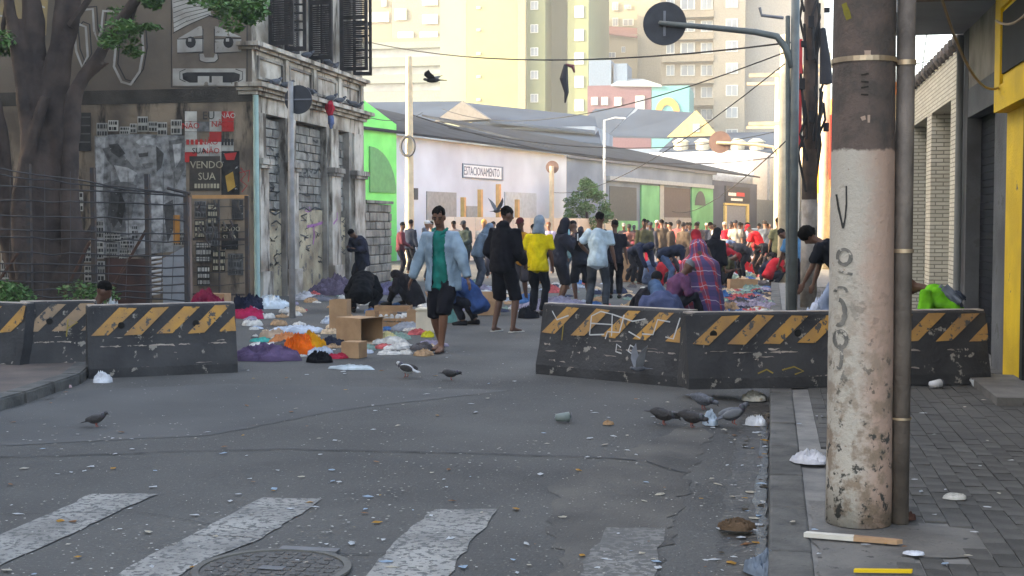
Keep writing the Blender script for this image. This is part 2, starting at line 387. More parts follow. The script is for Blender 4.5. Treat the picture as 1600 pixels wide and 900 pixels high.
for i in range(n):
    a = CY + .25 + i * (yE - CY - .3) / n; c = a + (yE - CY - .3) / n - .35
    bm = BM()
    for q in ((a, 4.76, c, 4.82), (a, 5.2, c, 5.26), (a, 4.821, a + .07, 5.199), (c - .07, 4.821, c, 5.199)): box(bm, (CX - .019, q[0], q[1]), (CX + .03, q[2], q[3]))
    put('panel_frame', bm, stucco, cb)
    bm = BM(); box(bm, (CX - .3, c + .06, 4.642), (CX + .05, c + .27, 5.358)); put('pedestal', bm, stucco2, cb)
bm = BM(); moulding(bm, 5.36, ((.08, .001, .06), (.2, .061, .15)), CY, yE); put('sill_ledge', bm, stucco2, cb)
# upper wall with tall windows
wins = [(424, 447), (486, 503), (534, 552)]
prev = CY
for a, c in wins:
    y0, y1 = yat(a), yat(c)
    bm = BM(); box(bm, (CX - .346, prev, 5.512), (CX - .03, y0, ZT)); put('upper_pier', bm, stucco2, cb)
    bm = BM(); box(bm, (CX - .346, y0 + .002, 8.4), (CX - .032, y1 - .002, ZT)); put('upper_lintel', bm, stucco2, cb); prev = y1
    bm = BM(); box(bm, (CX - .345, y0 + .003, 5.513), (CX - .25, y1 - .003, 8.39)); put('window', bm, glass, cb)
bm = BM(); box(bm, (CX - .346, prev, 5.512), (CX - .03, yE, ZT)); put('upper_pier', bm, stucco2, cb)
bm = BM(); box(bm, (-26.2, CY - .4, ZT + .002), (CX + .4, yE + .1, ZT + .35)); put('roof_cornice', bm, stucco, cb)
shut = mat('shutter_wood', (.045, .038, .038), (.022, .02, .02), rough=.8, scale=6, bump=.5, bscale=20)
def shutter(px, ang, open_cells=False, wd=.62, m=shut):
    y = yat(px); M = Matrix.Translation((CX + .0, y, 5.56)) @ Matrix.Rotation(R(ang), 4, 'Z')
    bm = BM()
    for q in ((0, 0, .08, 2.8), (wd - .08, 0, wd, 2.8), (.0801, 0, wd - .0801, .1), (.0801, 1.3, wd - .0801, 1.4), (.0801, 2.7, wd - .0801, 2.8)): box(bm, (q[0], -.025, q[1]), (q[2], .025, q[3]), M)
    s = put('shutter', bm, m, cb)
    if open_cells:
        bm = BM()
        for k in range(5): box(bm, (.081, -.02, .45 + k * .19), (wd - .081, .02, .49 + k * .19), M)
        put('glazing_bars', bm, m, s)
    else:
        z = .12
        bm = BM()
        while z < 2.68:
            if not 1.27 < z < 1.4: box(bm, (.081, -.018, z), (wd - .081, .012, z + .035), M @ Matrix.Translation((0, 0, 0)))
            z += .05
        put('louvre_slats', bm, m, s)
shutter(424, -12); shutter(447, 8, True, .5); shutter(449, 75, False, .5); shutter(486, -8, False, .6); shutter(504, 80, False, .55)
shutter(534, -6, False, .75); shutter(553, 12, True, .5)
# pale drainpipe on the corner
bm = BM(); cyl(bm, (CX + .08, CY - .07, 0), (CX + .08, CY - .07, 4.38), .06, n=10); put('drainpipe', bm, plain('pipe_mint', (150, 175, 170)), cb)

# ---- side wall with mural and posters
WY = CY - .02
wallm = mat('side_wall', (.25, .195, .145), (.10, .08, .065), rough=.95, scale=.9, bump=.6, bscale=10, contrast=(.36, .62), detail=9, c3=(.035, .03, .027), s3=2.2, t3=.5, streak=.25)
upm = mat('mural_ground', (.165, .135, .108), (.10, .083, .07), rough=.9, scale=.7, bump=.3, bscale=12)
bm = BM(); box(bm, (-26, WY - .01, 0), (CX - .02, CY + .008, 4.25)); put('side_wall', bm, wallm, cb)
bm = BM(); box(bm, (-26, WY - .02, 4.251), (CX - .02, CY + .007, 4.55)); put('side_ledge', bm, mat('soot', (.06, .055, .05), (.03, .028, .026), scale=2, bump=.6), cb)
bm = BM(); box(bm, (-26, WY - .005, 4.551), (CX - .02, CY + .006, ZT)); put('side_wall_upper', bm, upm, cb)
LV = [0]
def wp(name, P, m, lift, parent=cb, th=.003):
    """flat piece pasted or painted on the side wall, drawn from its outline"""
    LV[0] += 1
    bm = BM(); yy = WY - .012 - lift - LV[0] * .00004
    slab(bm, [PY(x, y, yy) for x, y in P], (0, -th, 0)); return put(name, bm, m, parent)
def rect(a, b, c, d): return [(a, b), (c, b), (c, d), (a, d)]
def stroke(P, wd, m, lift, name='painted_line'):
    LV[0] += 1
    bm = BM(); yy = WY - .012 - lift - LV[0] * .00004; pts = [PY(x, y, yy) for x, y in P]; k = wd * .0068
    L = []; Rr = []
    for i, p in enumerate(pts):
        t = (pts[min(i + 1, len(pts) - 1)] - pts[max(0, i - 1)]).normalized(); nn = Vector((-t.z, 0, t.x)) * k
        L.append(bm.verts.new(p + nn)); Rr.append(bm.verts.new(p - nn))
    for i in range(len(pts) - 1): bm.faces.new((L[i], L[i + 1], Rr[i + 1], Rr[i]))
    return put(name, bm, m, cb)
pw = mat('mural_white', (.40, .39, .37), (.25, .23, .21), scale=2, detail=9, c3=(.17, .145, .12), s3=5, t3=.64, bump=.2); pk = mat('mural_black', (.022, .022, .026), (.04, .04, .04), bump=.2); pb = mat('mural_brown', (.17, .138, .112), (.12, .097, .08), scale=2, bump=.2)
wp('mural_panel', rect(268, 0, 386, 136), pb, .002)
wp('mural_hair', [(269,0),(326,0),(330,24),(310,32),(290,40),(272,50)], pw, .006)
for k in range(6): stroke([(271, 44 - k * 8), (290, 34 - k * 7), (326, 22 - k * 5)], .9, pk, .012)
stroke([(326,24),(350,32),(384,42)], 2.2, pk, .012); stroke([(270,52),(296,38),(326,25)], 1.2, pk, .012)
for a, sgn in ((277, 1), (336, -1)):
    wp('mural_eye', rect(a, 61, a + 41, 82), pw, .006)
    wp('mural_lid', [(a, 61), (a + 41, 55), (a + (38 if sgn > 0 else 5), 41), (a + (34 if sgn > 0 else 2), 41)] if sgn > 0 else [(a, 41), (a + 6, 42), (a + 41, 58), (a, 56)], pw, .006)
    cx_ = a + 21
    wp('mural_pupil', [(cx_ + 8 * math.cos(t * .5236), 66 + 9 * math.sin(t * .5236)) for t in range(12)], pk, .010)
    wp('mural_glint', rect(cx_ - 4, 60, cx_ + 1, 65), pw, .015)
    stroke([(a, 61), (a + 41, 60)], 1.3, pk, .013); stroke([(a, 83), (a + 41, 81)], 1.3, pk, .013)
stroke([(317,45),(317,82),(311,84),(312,95),(322,98),(336,97),(341,92),(340,84),(335,82),(335,45)], 1.4, pk, .012)
wp('mural_nose', [(312,84),(318,84),(320,90),(334,90),(336,84),(341,85),(340,94),(334,97),(318,97),(312,93)], pw, .006)
wp('mural_lips', rect(270, 107, 384, 134), pw, .006); wp('mural_mouth', [(285,115),(292,113),(366,113),(375,116),(374,126),(362,129),(296,129),(286,124)], pk, .010)
wp('mural_tooth', rect(309, 119, 327, 133), pw, .014); wp('mural_tooth', rect(331, 119, 348, 133), pw, .014)
stroke([(290,108),(281,112),(281,124),(290,128)], 1.2, pk, .013); stroke([(368,108),(379,112),(379,124),(370,129)], 1.2, pk, .013)
stroke([(268,0),(268,136),(386,136),(386,0)], 1.6, pk, .008)
for P in ([(116,46),(124,38),(134,42),(137,88),(128,104),(119,80),(116,46)], [(122,16),(145,14),(147,48),(152,62),(158,48),(161,17),(192,19)], [(181,70),(178,104),(190,128),(204,132),(218,112),(224,78),(222,50)]):
    stroke(P, 4.2, pw, .004); stroke([(x + 6, y - 4) for x, y in P], 2.2, pk, .003)
ochre = mat('ochre_wall', (.30, .22, .11), (.2, .17, .12), scale=2, bump=.3); wp('mural_patch', [(-60,-10),(76,-10),(72,55),(30,62),(-60,70)], ochre, .002)
stroke([(-5,24),(12,26),(20,40),(8,50)], 3, pw, .006); stroke([(55,5),(70,12)], 2.5, pw, .006)
# big pasted photograph of a figure, in greys
gr = [mat('paste%d' % k, (v, v, v * 1.02), (v * .3, v * .3, v * .31), scale=7, contrast=(.3, .6), detail=9, bump=.25, bscale=20, c3=(.3, .3, .3), s3=11, t3=.63) for k, v in enumerate((.42, .27, .15, .07, .03))]
photo = wp('pasted_photo', [(148,212),(196,209),(290,212),(291,330),(284,392),(150,404)], gr[1], .004)
def ph(P, k, l): wp('photo_tone', P, gr[k], l, cb)
ph([(150,214),(165,213),(160,300),(166,402),(151,403)], 0, .008)
ph([(205,225),(220,212),(240,213),(250,226),(254,250),(246,268),(228,275),(214,264),(208,246)], 1, .011); ph([(212,222),(226,212),(243,216),(252,232),(236,226),(222,230)], 0, .015)
ph([(216,240),(232,238),(231,244),(218,246)], 3, .018); ph([(222,256),(240,254),(238,262),(226,264)], 2, .018); ph([(244,228),(256,240),(252,262),(245,268)], 3, .016)
ph([(160,232),(180,228),(196,246),(210,262),(204,276),(184,270),(168,250)], 2, .012); ph([(170,226),(184,224),(196,240),(186,246),(174,238)], 3, .016)
ph([(178,258),(200,262),(214,270),(208,284),(188,284)], 0, .02); ph([(160,288),(185,280),(214,290),(206,340),(196,362),(168,362),(163,320)], 2, .014)
ph([(172,300),(190,296),(196,330),(178,356),(168,340)], 3, .018); ph([(216,280),(246,276),(272,292),(284,330),(272,384),(236,390),(222,340)], 1, .012)
ph([(236,300),(252,292),(260,340),(250,372),(238,360)], 0, .016); ph([(264,220),(288,216),(289,262),(276,290),(266,256)], 2, .012); ph([(270,226),(284,224),(282,250),(274,262)], 0, .016)
ph([(188,300),(196,318),(190,352),(182,340)], 4, .021); ph([(255,320),(270,312),(274,350),(262,380)], 3, .017); ph([(196,345),(226,340),(234,386),(200,392)], 0, .018)
paper = mat('poster_paper', (.46, .45, .42), (.30, .29, .27), scale=4, bump=.25, rnd=.25); ink = mat('poster_ink', (.03, .03, .032), (.06, .06, .06), bump=.1); redp = mat('poster_red', (.42, .035, .035), (.3, .03, .03), scale=4, bump=.2)
def poster(a, b_, c, d, m=paper, lines=3, im=ink):
    p = wp('poster', rect(a, b_, c, d), m, .006 + random.random() * .003)
    if lines:
        hh = (d - b_) / lines
        for k in range(lines):
            x = a + 1.2
            while x < c - 2:
                wv = random.uniform(1.2, 4.5)
                wp('print', rect(x, b_ + k * hh + hh * .2, min(x + wv, c - 1), b_ + k * hh + hh * .8), im, .026); x += wv + 1.2
random.seed(11)
for q in ((151,192,168,214),(169,188,185,205),(187,198,203,210),(203,193,214,208),(215,182,231,206),(232,190,246,206),(246,191,261,212),(267,187,284,210)): poster(*q, lines=2)
for q in ((150,345,162,372),(163,362,188,378),(166,380,184,402),(188,370,210,388),(186,390,206,408),(205,352,216,374),(152,408,164,440),(128,385,146,410),(132,415,146,440),(0,318,14,352),(4,356,20,392),(2,396,24,436),(118,300,130,330),(270,362,288,384),(150,378,162,404),(168,404,186,422)): poster(*q, lines=3)
# red and white letter sheets
sq = 15.2
for r_, row in enumerate(('W.WR', 'WDWR', 'W.R.', 'WWWW', 'RWWW')):
    for c_, ch in enumerate(row):
        a, b_ = 289 + c_ * 19.2, 174 + r_ * 16
        if ch != '.': wp('poster', rect(a, b_, a + 18.6, b_ + 15.4), {'W': paper, 'R': redp, 'D': gr[2]}[ch], .006)
def wtext(s, px, py, size, m):
    p = PY(px, py, WY - .05); put('lettering', text_mesh(s, size, Matrix.Translation(p) @ Matrix.Rotation(R(90), 4, 'X')), m, cb)
wtext('EU', 326, 181, .24, ink); wtext('NÃO', 356, 181, .16, paper); wtext('NÃO', 298, 197, .18, redp); wtext('NÃO', 344, 194, .18, redp); wtext('NÃO', 327, 222, .18, redp); wtext('SUA', 311, 236, .18, ink); wtext('NÃO', 330, 236, .17, redp); [wp('print', rect(291 + k * 7, 218, 295.5 + k * 7, 226), redp, .03) for k in range(4)]; [wp('print', rect(346 + k * 5, 217, 349.5 + k * 5, 227), ink, .03) for k in range(4)]
wp('poster', rect(296, 244, 344, 298), mat('poster_black', (.035, .033, .03), (.06, .05, .045), bump=.2), .006)
cream = mat('print_cream', (.42, .38, .28), (.3, .27, .2), bump=.1)
wtext('VENDO', 323, 258, .22, cream); wtext('SUA', 323, 276, .22, cream); [wp('print', rect(304 + k * 5, 287, 307.5 + k * 5, 294), cream, .03) for k in range(8)]
wp('poster', rect(346, 236, 374, 306), gr[4], .006); wp('poster', [(350,240),(370,238),(366,250),(354,250)], redp, .012); wp('poster', [(352,275),(364,268),(368,292),(356,300)], mat('poster_ochre', (.4, .24, .05), bump=.1), .012)
wp('poster', rect(346, 350, 372, 390), gr[4], .006); [poster(*q, m=mm_, lines=3, im=ii_) for q, mm_, ii_ in (((304,314,322,340), gr[2], ink), ((324,318,340,350), gr[3], cream), ((304,344,320,372), gr[4], cream), ((322,354,342,384), gr[2], ink), ((306,378,330,410), gr[3], paper), ((332,392,352,424), gr[4], cream), ((356,396,380,430), gr[2], ink), ((308,416,328,446), gr[4], paper), ((362,312,380,344), gr[3], ink))]; wtext('VENDO', 359, 358, .14, cream); wtext('SUA', 359, 372, .18, cream)
wp('poster', rect(271, 336, 281, 380), mat('poster_orange', (.45, .2, .05), bump=.1), .03)
for P in ([(376,262),(384,272),(376,282),(386,290),(378,300)], [(374,270),(390,266),(388,284)]): stroke(P, 1.4, redp, .02)
wp('doorway', rect(116, 176, 142, 236), pk, .008)
for k in range(4): wp('grille_bar', rect(117, 182 + k * 13, 141, 184 + k * 13), mat('grille', (.12, .12, .12)), .03)

# graffiti on the street side
purp = mat('spray_purple', (.32, .12, .30), (.25, .12, .22), bump=.1); blk = mat('spray_black', (.04, .04, .04), bump=.1)
def fstroke(P, wd, m, X, name='spray_line'):
    bm = BM(); pts = [PX(x, y, X) for x, y in P]; L = []; Rr = []
    for i, p in enumerate(pts):
        t = (pts[min(i + 1, len(pts) - 1)] - pts[max(0, i - 1)]).normalized(); nn = Vector((0, -t.z, t.y)) * wd
        L.append(bm.verts.new(p + nn)); Rr.append(bm.verts.new(p - nn))
    for i in range(len(pts) - 1): bm.faces.new((L[i], L[i + 1], Rr[i + 1], Rr[i]))
    put(name, bm, m, cb)
XI = CX - .112
fstroke([(480,354),(492,352),(506,347)], .035, purp, XI); fstroke([(490,352),(491,370),(489,382)], .035, purp, XI)
fstroke([(521,350),(527,342),(527,332)], .03, purp, CX + .106)
for P in ([(466,328),(476,324),(484,330),(492,324),(503,328)], [(470,338),(480,334),(478,344)], [(421,330),(430,336),(440,330)], [(424,350),(432,345),(440,352)]): fstroke(P, .018, blk, XI)
random.seed(17)
for a0, a1, b0, b1, X_ in ((420, 445, 325, 420, XI), (466, 508, 325, 420, XI), (532, 544, 330, 410, XI), (466, 506, 215, 310, CX - .143), (420, 444, 210, 310, CX - .143)):
    for k in range(11):
        x, y = random.uniform(a0, a1 - 6), random.uniform(b0, b1); P = [(x, y)]
        for q in range(random.choice((3, 4, 5))): P.append((min(a1, max(a0, P[-1][0] + random.uniform(-5, 7))), P[-1][1] + random.uniform(-7, 7)))
        fstroke(P, random.uniform(.008, .02), random.choice((blk, blk, mat('spray_grey', (.14, .135, .13), bump=.1), purp if k == 3 else blk)), X_)
for k in range(5): fstroke([(466 + k * 8, 262 + (k % 2) * 9), (470 + k * 8, 270), (473 + k * 8, 264)], .022, blk, CX - .145)
# stone wall after the building
sw = thing('stone_wall', 'low weathered rubble wall joined to the corner building', 'wall', (CX, yE, 0))
stonem = mat('rubble', (.26, .235, .20), (.12, .11, .1), scale=3, bump=.9, bscale=12, rnd=.25)
y1 = PX(611, 352, CX).y
bm = BM(); box(bm, (CX - .35, yE + .01, 0), (CX - .03, y1, 2.05)); put('mortar_core', bm, mortar, sw)
z = .02
while z < 2.05:
    y = yE + .02; h = random.uniform(.2, .3)
    while y < y1 - .1:
        l = random.uniform(.3, .7); bm = BM(); box(bm, (CX - .029, y, z), (CX + random.uniform(.0, .04), min(y + l, y1) - .02, z + h - .02)); bmesh.ops.bevel(bm, geom=bm.edges[:], offset=.02, segments=1, affect='EDGES'); put('stone', bm, stonem, sw); y += l
    z += h
bm = BM(); box(bm, (CX - .4, yE + .01, z + .002), (CX + .08, y1, z + .08)); put('coping', bm, stucco, sw)

# ================================================================== FAR LEFT-HAND ROW (parking yard, green fronts)
U = Vector((math.sin(R(14.8)), math.cos(R(14.8)), 0)); NW = Vector((U.y, -U.x, 0))
W0 = PD(612, 352, 60); W0.z = 0
def WP(px, py, off=0.0): return PP(px, py, W0 + NW * off, NW)
def wrow(px): return (WP(px, 352) - W0).dot(U)
def wbox(bm, t0, t1, z0, z1, d0, d1):
    P = lambda t, d: W0 + U * t + NW * d
    a = [P(t0, d0), P(t1, d0), P(t1, d1), P(t0, d1)]
    slab(bm, [Vector((p.x, p.y, z0)) for p in a], (0, 0, z1 - z0)); return bm
whitew = mat('white_wall', (.56, .62, .70), (.42, .47, .54), rough=.9, scale=.35, bump=.2, bscale=4)
yard = thing('parking_building', 'long white walled parking building with a sign above its gate', 'building', W0)
tA, tB, tC = 0, wrow(885), wrow(1182)
bm = BM(); wbox(bm, tA, tB, 0, 5.75, -9, 0); put('wall', bm, whitew, yard)
slate = mat('slate_roof', (.034, .04, .052), (.022, .025, .031), rough=1, scale=.8, bump=.8, bscale=5, spec=.03)
def roofpoly(P, m, par, th=.12):
    bm = BM(); slab(bm, [Vector(p) for p in P], (0, 0, th)); return put('roof', bm, m, par)
def W(t, d, z): p = W0 + U * t + NW * d; return Vector((p.x, p.y, z))
roofpoly([W(-8, .5, 5.76), W(tB, .5, 5.76), W(tB - 5, -10, 8.4), W(2, -10, 8.6)], slate, yard)
def wrect(bm, a, b_, c, d, off, th): # pixel rect on the row's front
    p = [WP(a, b_, off), WP(c, b_, off), WP(c, d, off), WP(a, d, off)]; m_ = (p[0].z + p[1].z) / 2; k = (p[2].z + p[3].z) / 2
    p[0].z = p[1].z = m_; p[2].z = p[3].z = max(k, 0)
    slab(bm, p, NW * th); return bm
for q, m, nm in (((666, 300, 712, 345), plain('shutter_grey', (150, 152, 150)), 'gate'), ((728, 322, 746, 345), plain('shutter_grey', (150, 152, 150)), 'window'), ((788, 301, 837, 350), plain('door_pale', (176, 186, 192)), 'gate'), ((646, 294, 652, 312), plain('meterbox', (70, 74, 78)), 'meter_box')):
    bm = BM(); wrect(bm, *q, .01, .05); put(nm, bm, m, yard)
bm = BM(); wrect(bm, 722, 258, 785, 280, .01, .06); sg = put('sign_board', bm, plain('sign_edge', (120, 135, 150)), yard)
bm = BM(); wrect(bm, 724, 260, 783, 278, .071, .02); put('sign_face', bm, plain('sign_white', (222, 228, 232)), sg)
Mw = Matrix.Translation(WP(753.5, 269.3, .10)) @ Matrix(((U.x, 0, NW.x), (U.y, 0, NW.y), (0, 1, 0))).to_4x4()
me = text_mesh('ESTACIONAMENTO', 1, Matrix.Identity(4)); wx = max(v.co.x for v in me.vertices) - min(v.co.x for v in me.vertices)
me.transform(Mw @ Matrix.Diagonal(((WP(781, 269).xy - WP(726, 269).xy).length / wx, .62, 1, 1))); put('lettering', me, plain('sign_blue', (60, 80, 110)), sg)
# green gable front left of the yard
gm = mat('green_paint', lin((120, 225, 120)), lin((105, 205, 108)), scale=1, bump=.1)
gf = thing('green_building', 'bright green painted gable front with an arched window', 'building', W(-9, 0, 0))
bm = BM(); P = [W(-7, .3, 0), W(-.05, .3, 0), W(-.05, .3, 6.2), W(-4.5, .3, 7.6), W(-7, .3, 7.6)]; slab(bm, P, -NW * 6); put('wall', bm, gm, gf)
bm = BM(); c = WP(577, 300, .32); pts = [c + U * (2.2 * math.cos(t * math.pi / 20)) + Vector((0, 0, 2.0 * math.sin(t * math.pi / 20))) for t in range(0, 11)] + [c]; slab(bm, pts, NW * .06); put('arched_window', bm, plain('arch_grey', (88, 150, 96)), gf)
# corrugated site fence in front
cf = thing('site_fence', 'cream corrugated metal site fence in front of the white building', 'fence', W(0, 3, 0))
fm = mat('cream_sheet', (.55, .52, .46), (.46, .43, .38), rough=.6, scale=.5, bump=.1, rnd=.08)
t = wrow(612) - 1.5
while t < wrow(872):
    bm = BM(); z = 0
    while z < 1.9:
        wbox(bm, t, t + 1.96, z, z + .1, 3.0, 3.03); wbox(bm, t, t + 1.96, z + .101, z + .199, 3.0, 3.01); z += .2
    put('sheet_panel', bm, fm, cf); t += 2
for px, zt in ((640, 2.9), (668, 3.3), (698, 3.6), (729, 2.9)):
    tt = wrow(px); bm = BM(); wbox(bm, tt - .09, tt + .09, 0, zt, 2.75, 2.95); put('post', bm, plain('wood_orange', (205, 160, 105)), cf)
# grey and green shop row
sr = thing('shop_row', 'low grey shop row with green door surrounds and a dark bar front', 'building', W(tB + 8, 0, 0))
bluegrey = mat('bluegrey', lin((120, 136, 155)), lin((98, 112, 130)), scale=.5, bump=.2); green2 = mat('green_front', lin((108, 176, 128)), lin((88, 150, 108)), scale=.7, bump=.2)
tD = wrow(1113)
bm = BM(); wbox(bm, tB + .02, tD, 0, 5.6, -9, 0); put('wall', bm, bluegrey, sr)
bm = BM(); wbox(bm, tD + .01, tC, 0, 5.2, -9, .02); put('wall', bm, mat('darkbar', lin((72, 82, 104)), lin((60, 68, 88)), scale=.5), sr)
bm = BM(); wbox(bm, tB + .02, tD + .3, 5.601, 5.8, -9.2, .25); put('cornice', bm, plain('cornice_grey', (92, 100, 112)), sr)
roofpoly([W(tB + .1, .3, 5.81), W(tC, .3, 5.75), W(tC - 3, -11, 8.3), W(tB + 2, -11, 8.6)], slate, sr)
bm = BM(); wrect(bm, 946, 283, 1110, 289, .01, .3); put('eave_band', bm, plain('band_pale', (150, 160, 168)), sr)
for q, m, nm in (((952, 292, 994, 345), plain('opening_dark', (70, 78, 82)), 'doorway'), ((952, 345, 994, 378), green2, 'door_panel'), ((1000, 290, 1028, 385), green2, 'pillar'), ((1036, 294, 1078, 340), plain('opening_brown', (84, 78, 80)), 'doorway'),
                 ((1036, 340, 1078, 365), plain('counter_grey', (150, 150, 152)), 'counter'), ((1079, 290, 1112, 385), green2, 'pillar'), ((1029, 289, 1035, 385), plain('pillar_grey', (160, 165, 165)), 'pillar')):
    bm = BM(); wrect(bm, *q, .012, .12 if nm != 'doorway' else .03); put(nm, bm, m, sr)
c = WP(1094, 321, .14); bm = BM(); slab(bm, [c + U * (1.3 * math.cos(t * math.pi / 10)) + Vector((0, 0, 1.1 * math.sin(t * math.pi / 10))) for t in range(11)], NW * .03); put('arched_window', bm, plain('opening_dark', (70, 78, 82)), sr)
gold = plain('gold_frame', (214, 196, 130))
for q in ((1130, 318, 1168, 321), (1130, 321.3, 1133, 372), (1165, 321.3, 1168, 372)):
    bm = BM(); wrect(bm, *q, .03, .15); put('door_frame', bm, gold, sr)
bm = BM(); wrect(bm, 1134, 322, 1164, 372, .03, .04); put('door', bm, plain('door_grey', (128, 138, 158)), sr)
bm = BM(); wrect(bm, 1132, 292, 1170, 316, .03, .1); bs = put('sign_board', bm, plain('bar_sign', (38, 42, 56)), sr)
bm = BM(); wrect(bm, 1138, 301, 1150, 306, .131, .02); put('lettering', bm, plain('sign_white', (222, 228, 232)), bs)
bm = BM(); wrect(bm, 1151, 301, 1163, 307, .131, .02); put('lettering', bm, plain('sign_red', (200, 60, 60)), bs)
bm = BM(); wrect(bm, 1142, 310, 1160, 314, .131, .02); put('lettering', bm, plain('sign_white', (222, 228, 232)), bs)
wb = thing('white_warehouse', 'white and grey warehouse end beyond the bar front', 'building', W(tC + 4, 0, 0))
bm = BM(); wbox(bm, tC + .05, tC + 14, 0, 8.2, -10, -.4); put('wall', bm, plain('wh_white', (205, 212, 220)), wb)
bm = BM(); wbox(bm, tC + .06, tC + 14, 0, 3.9, -.39, -.1); put('lower_wall', bm, plain('wh_grey', (126, 138, 150)), wb)
bm = BM(); wbox(bm, tC + 5, tC + 14, 3.91, 8.0, -.39, -.2); put('upper_panel', bm, plain('wh_pale', (165, 175, 185)), wb)

# ================================================================== BACKDROP BUILDINGS
def bbox_px(bm, a, c, top, Y, dep, z0=0, bot=None):
    p, q = PY(a, top, Y), PY(c, top, Y); zt = (p.z + q.z) / 2; zb = z0 if bot is None else PY((a + c) / 2, bot, Y).z
    box(bm, (p.x, Y, zb), (q.x, Y + dep, zt)); return bm
winpane = mat('far_glass', (.30, .34, .37), (.18, .2, .23), rough=.25, bump=0, scale=.4, spec=.5)
def win(par, a, b_, c, d, Y, fm=framew, pm_=None):
    p, q = PY(a, b_, Y), PY(c, d, Y)
    bm = BM(); box(bm, (p.x, Y - .12, q.z), (q.x, Y - .002, p.z)); f = put('window', bm, fm, par)
    w_ = (q.x - p.x) * .1; h_ = (p.z - q.z) * .08; xm = (p.x + q.x) / 2
    bm = BM(); box(bm, (p.x + w_, Y - .14, q.z + h_), (xm - w_ * .3, Y - .121, p.z - h_)); box(bm, (xm + w_ * .3, Y - .14, q.z + h_), (q.x - w_, Y - .121, p.z - h_)); put('pane', bm, pm_ or winpane, f)
# slate roofed hall with gable, behind the yard
Yh = 105
hl = thing('roofed_hall', 'old hall with blue grey metal roofs and a small boarded gable', 'building', PY(750, 352, Yh) * 1)
hl.location.z = 0
metalr = mat('metal_roof', (.036, .054, .085), (.026, .040, .065), rough=.9, scale=.25, bump=.1, spec=.05)
def rp(P, m, par, name='roof'):
    bm = BM(); slab(bm, [PY(x, y, Yy) for x, y, Yy in P], (0, 0, -.2)); return put(name, bm, m, par)
bm = BM(); bbox_px(bm, 560, 930, 200, Yh + 1, 12); put('wall', bm, bluegrey, hl)
rp([(560,196,Yh), (680,190,Yh), (725,158,Yh + 9), (560,160,Yh + 9)], metalr, hl)
bm = BM(); slab(bm, [PY(678,190,Yh - .3), PY(765,186,Yh - .3), PY(722,158,Yh - .3)], (0, 2, 0)); put('gable', bm, plain('gable_board', (120, 116, 112)), hl)
rp([(765,188,Yh), (930,206,Yh), (930,182,Yh + 12), (725,160,Yh + 12)], metalr, hl)
rp([(690,206,Yh - 2), (940,224,Yh - 2), (930,184,Yh + 8), (760,184,Yh + 8)], metalr, hl)
# long metal roof with yellow gable and ventilators
Yg = 140
yg = thing('gabled_hall', 'blue roofed hall with a pale yellow gable and a row of round roof ventilators', 'building', PY(1050, 352, Yg)); yg.location.z = 0
bm = BM(); bbox_px(bm, 880, 1225, 232, Yg, 14); put('wall', bm, bluegrey, yg)
rp([(885,212,Yg), (930,170,Yg + 10), (993,168,Yg + 10), (950,212,Yg)], metalr, yg); rp([(951,212,Yg), (994,170,Yg + 10), (1088,176,Yg + 10), (1045,214,Yg)], metalr, yg)
rp([(946,214,Yg - .3), (991,168,Yg + 10), (997,170,Yg + 10), (954,215,Yg - .3)], plain('flash', (156, 163, 166)), yg, 'ridge_flashing')
bm = BM(); slab(bm, [PY(1042,214,Yg - .5), PY(1122,212,Yg - .5), PY(1088,172,Yg - .5)], (0, 2, 0)); put('gable', bm, plain('gable_yellow', (179, 164, 112)), yg)
win(yg, 1083, 194, 1093, 206, Yg - .5)
rp([(1030,236,Yg - 6), (1225,236,Yg - 6), (1225,206,Yg + 2), (1060,208,Yg + 2)], metalr, yg)
for px in (1064, 1098, 1126, 1152, 1182):
    p = PY(px, 236, Yg - 5); bm = BM(); cyl(bm, p, p + Vector((0, 0, .9)), .75, n=14); cyl(bm, p + Vector((0, 0, .901)), p + Vector((0, 0, 1.25)), .95, .35, n=14); put('ventilator', bm, plain('vent_cream', (177, 171, 152)), yg)
# maroon and teal building
Ym = 165
mb = thing('maroon_building', 'maroon building with a teal end wall painted with an orange arch', 'building', PY(1000, 352, Ym)); mb.location.z = 0
bm = BM(); bbox_px(bm, 918, 1018, 133, Ym, 10); put('wall', bm, plain('maroon', (102, 73, 83)), mb)
bm = BM(); bbox_px(bm, 1018.4, 1077, 134, Ym + .02, 10); put('end_wall', bm, plain('teal', (88, 152, 152)), mb)
bm = BM(); bbox_px(bm, 920, 955, 94, Ym + 2, 6); box(bm, (PY(955.4,94,Ym).x, Ym + 2.2, 10), (PY(977,94,Ym).x, Ym + 8, PY(960,96,Ym).z)); put('lift_tower', bm, plain('tower_blue', (97, 116, 137)), mb)
rp([(955,132,Ym - .3), (972,123,Ym + 4), (1005,123,Ym + 4), (1034,133,Ym - .3)], plain('roof_pale', (152, 163, 168)), mb)
c = PY(1043, 176, Ym - .05)
def arch(r0, r1, m, nm, yo):
    bm = BM(); k = [math.pi * i / 16 for i in range(17)]
    slab(bm, [c + Vector((r1 * math.cos(t), yo, r1 * 1.25 * math.sin(t))) for t in k] + [c + Vector((r0 * math.cos(t), yo, r0 * 1.25 * math.sin(t))) for t in k[::-1]], (0, -.05, 0)); put(nm, bm, m, mb)
arch(.75, 1.5, plain('arch_orange', (180, 137, 73)), 'painted_arch', 0)
for q in ((924, 152, 934, 164), (940, 152, 950, 164), (960, 152, 971, 165), (993, 150, 1007, 172)): win(mb, *q, Ym)
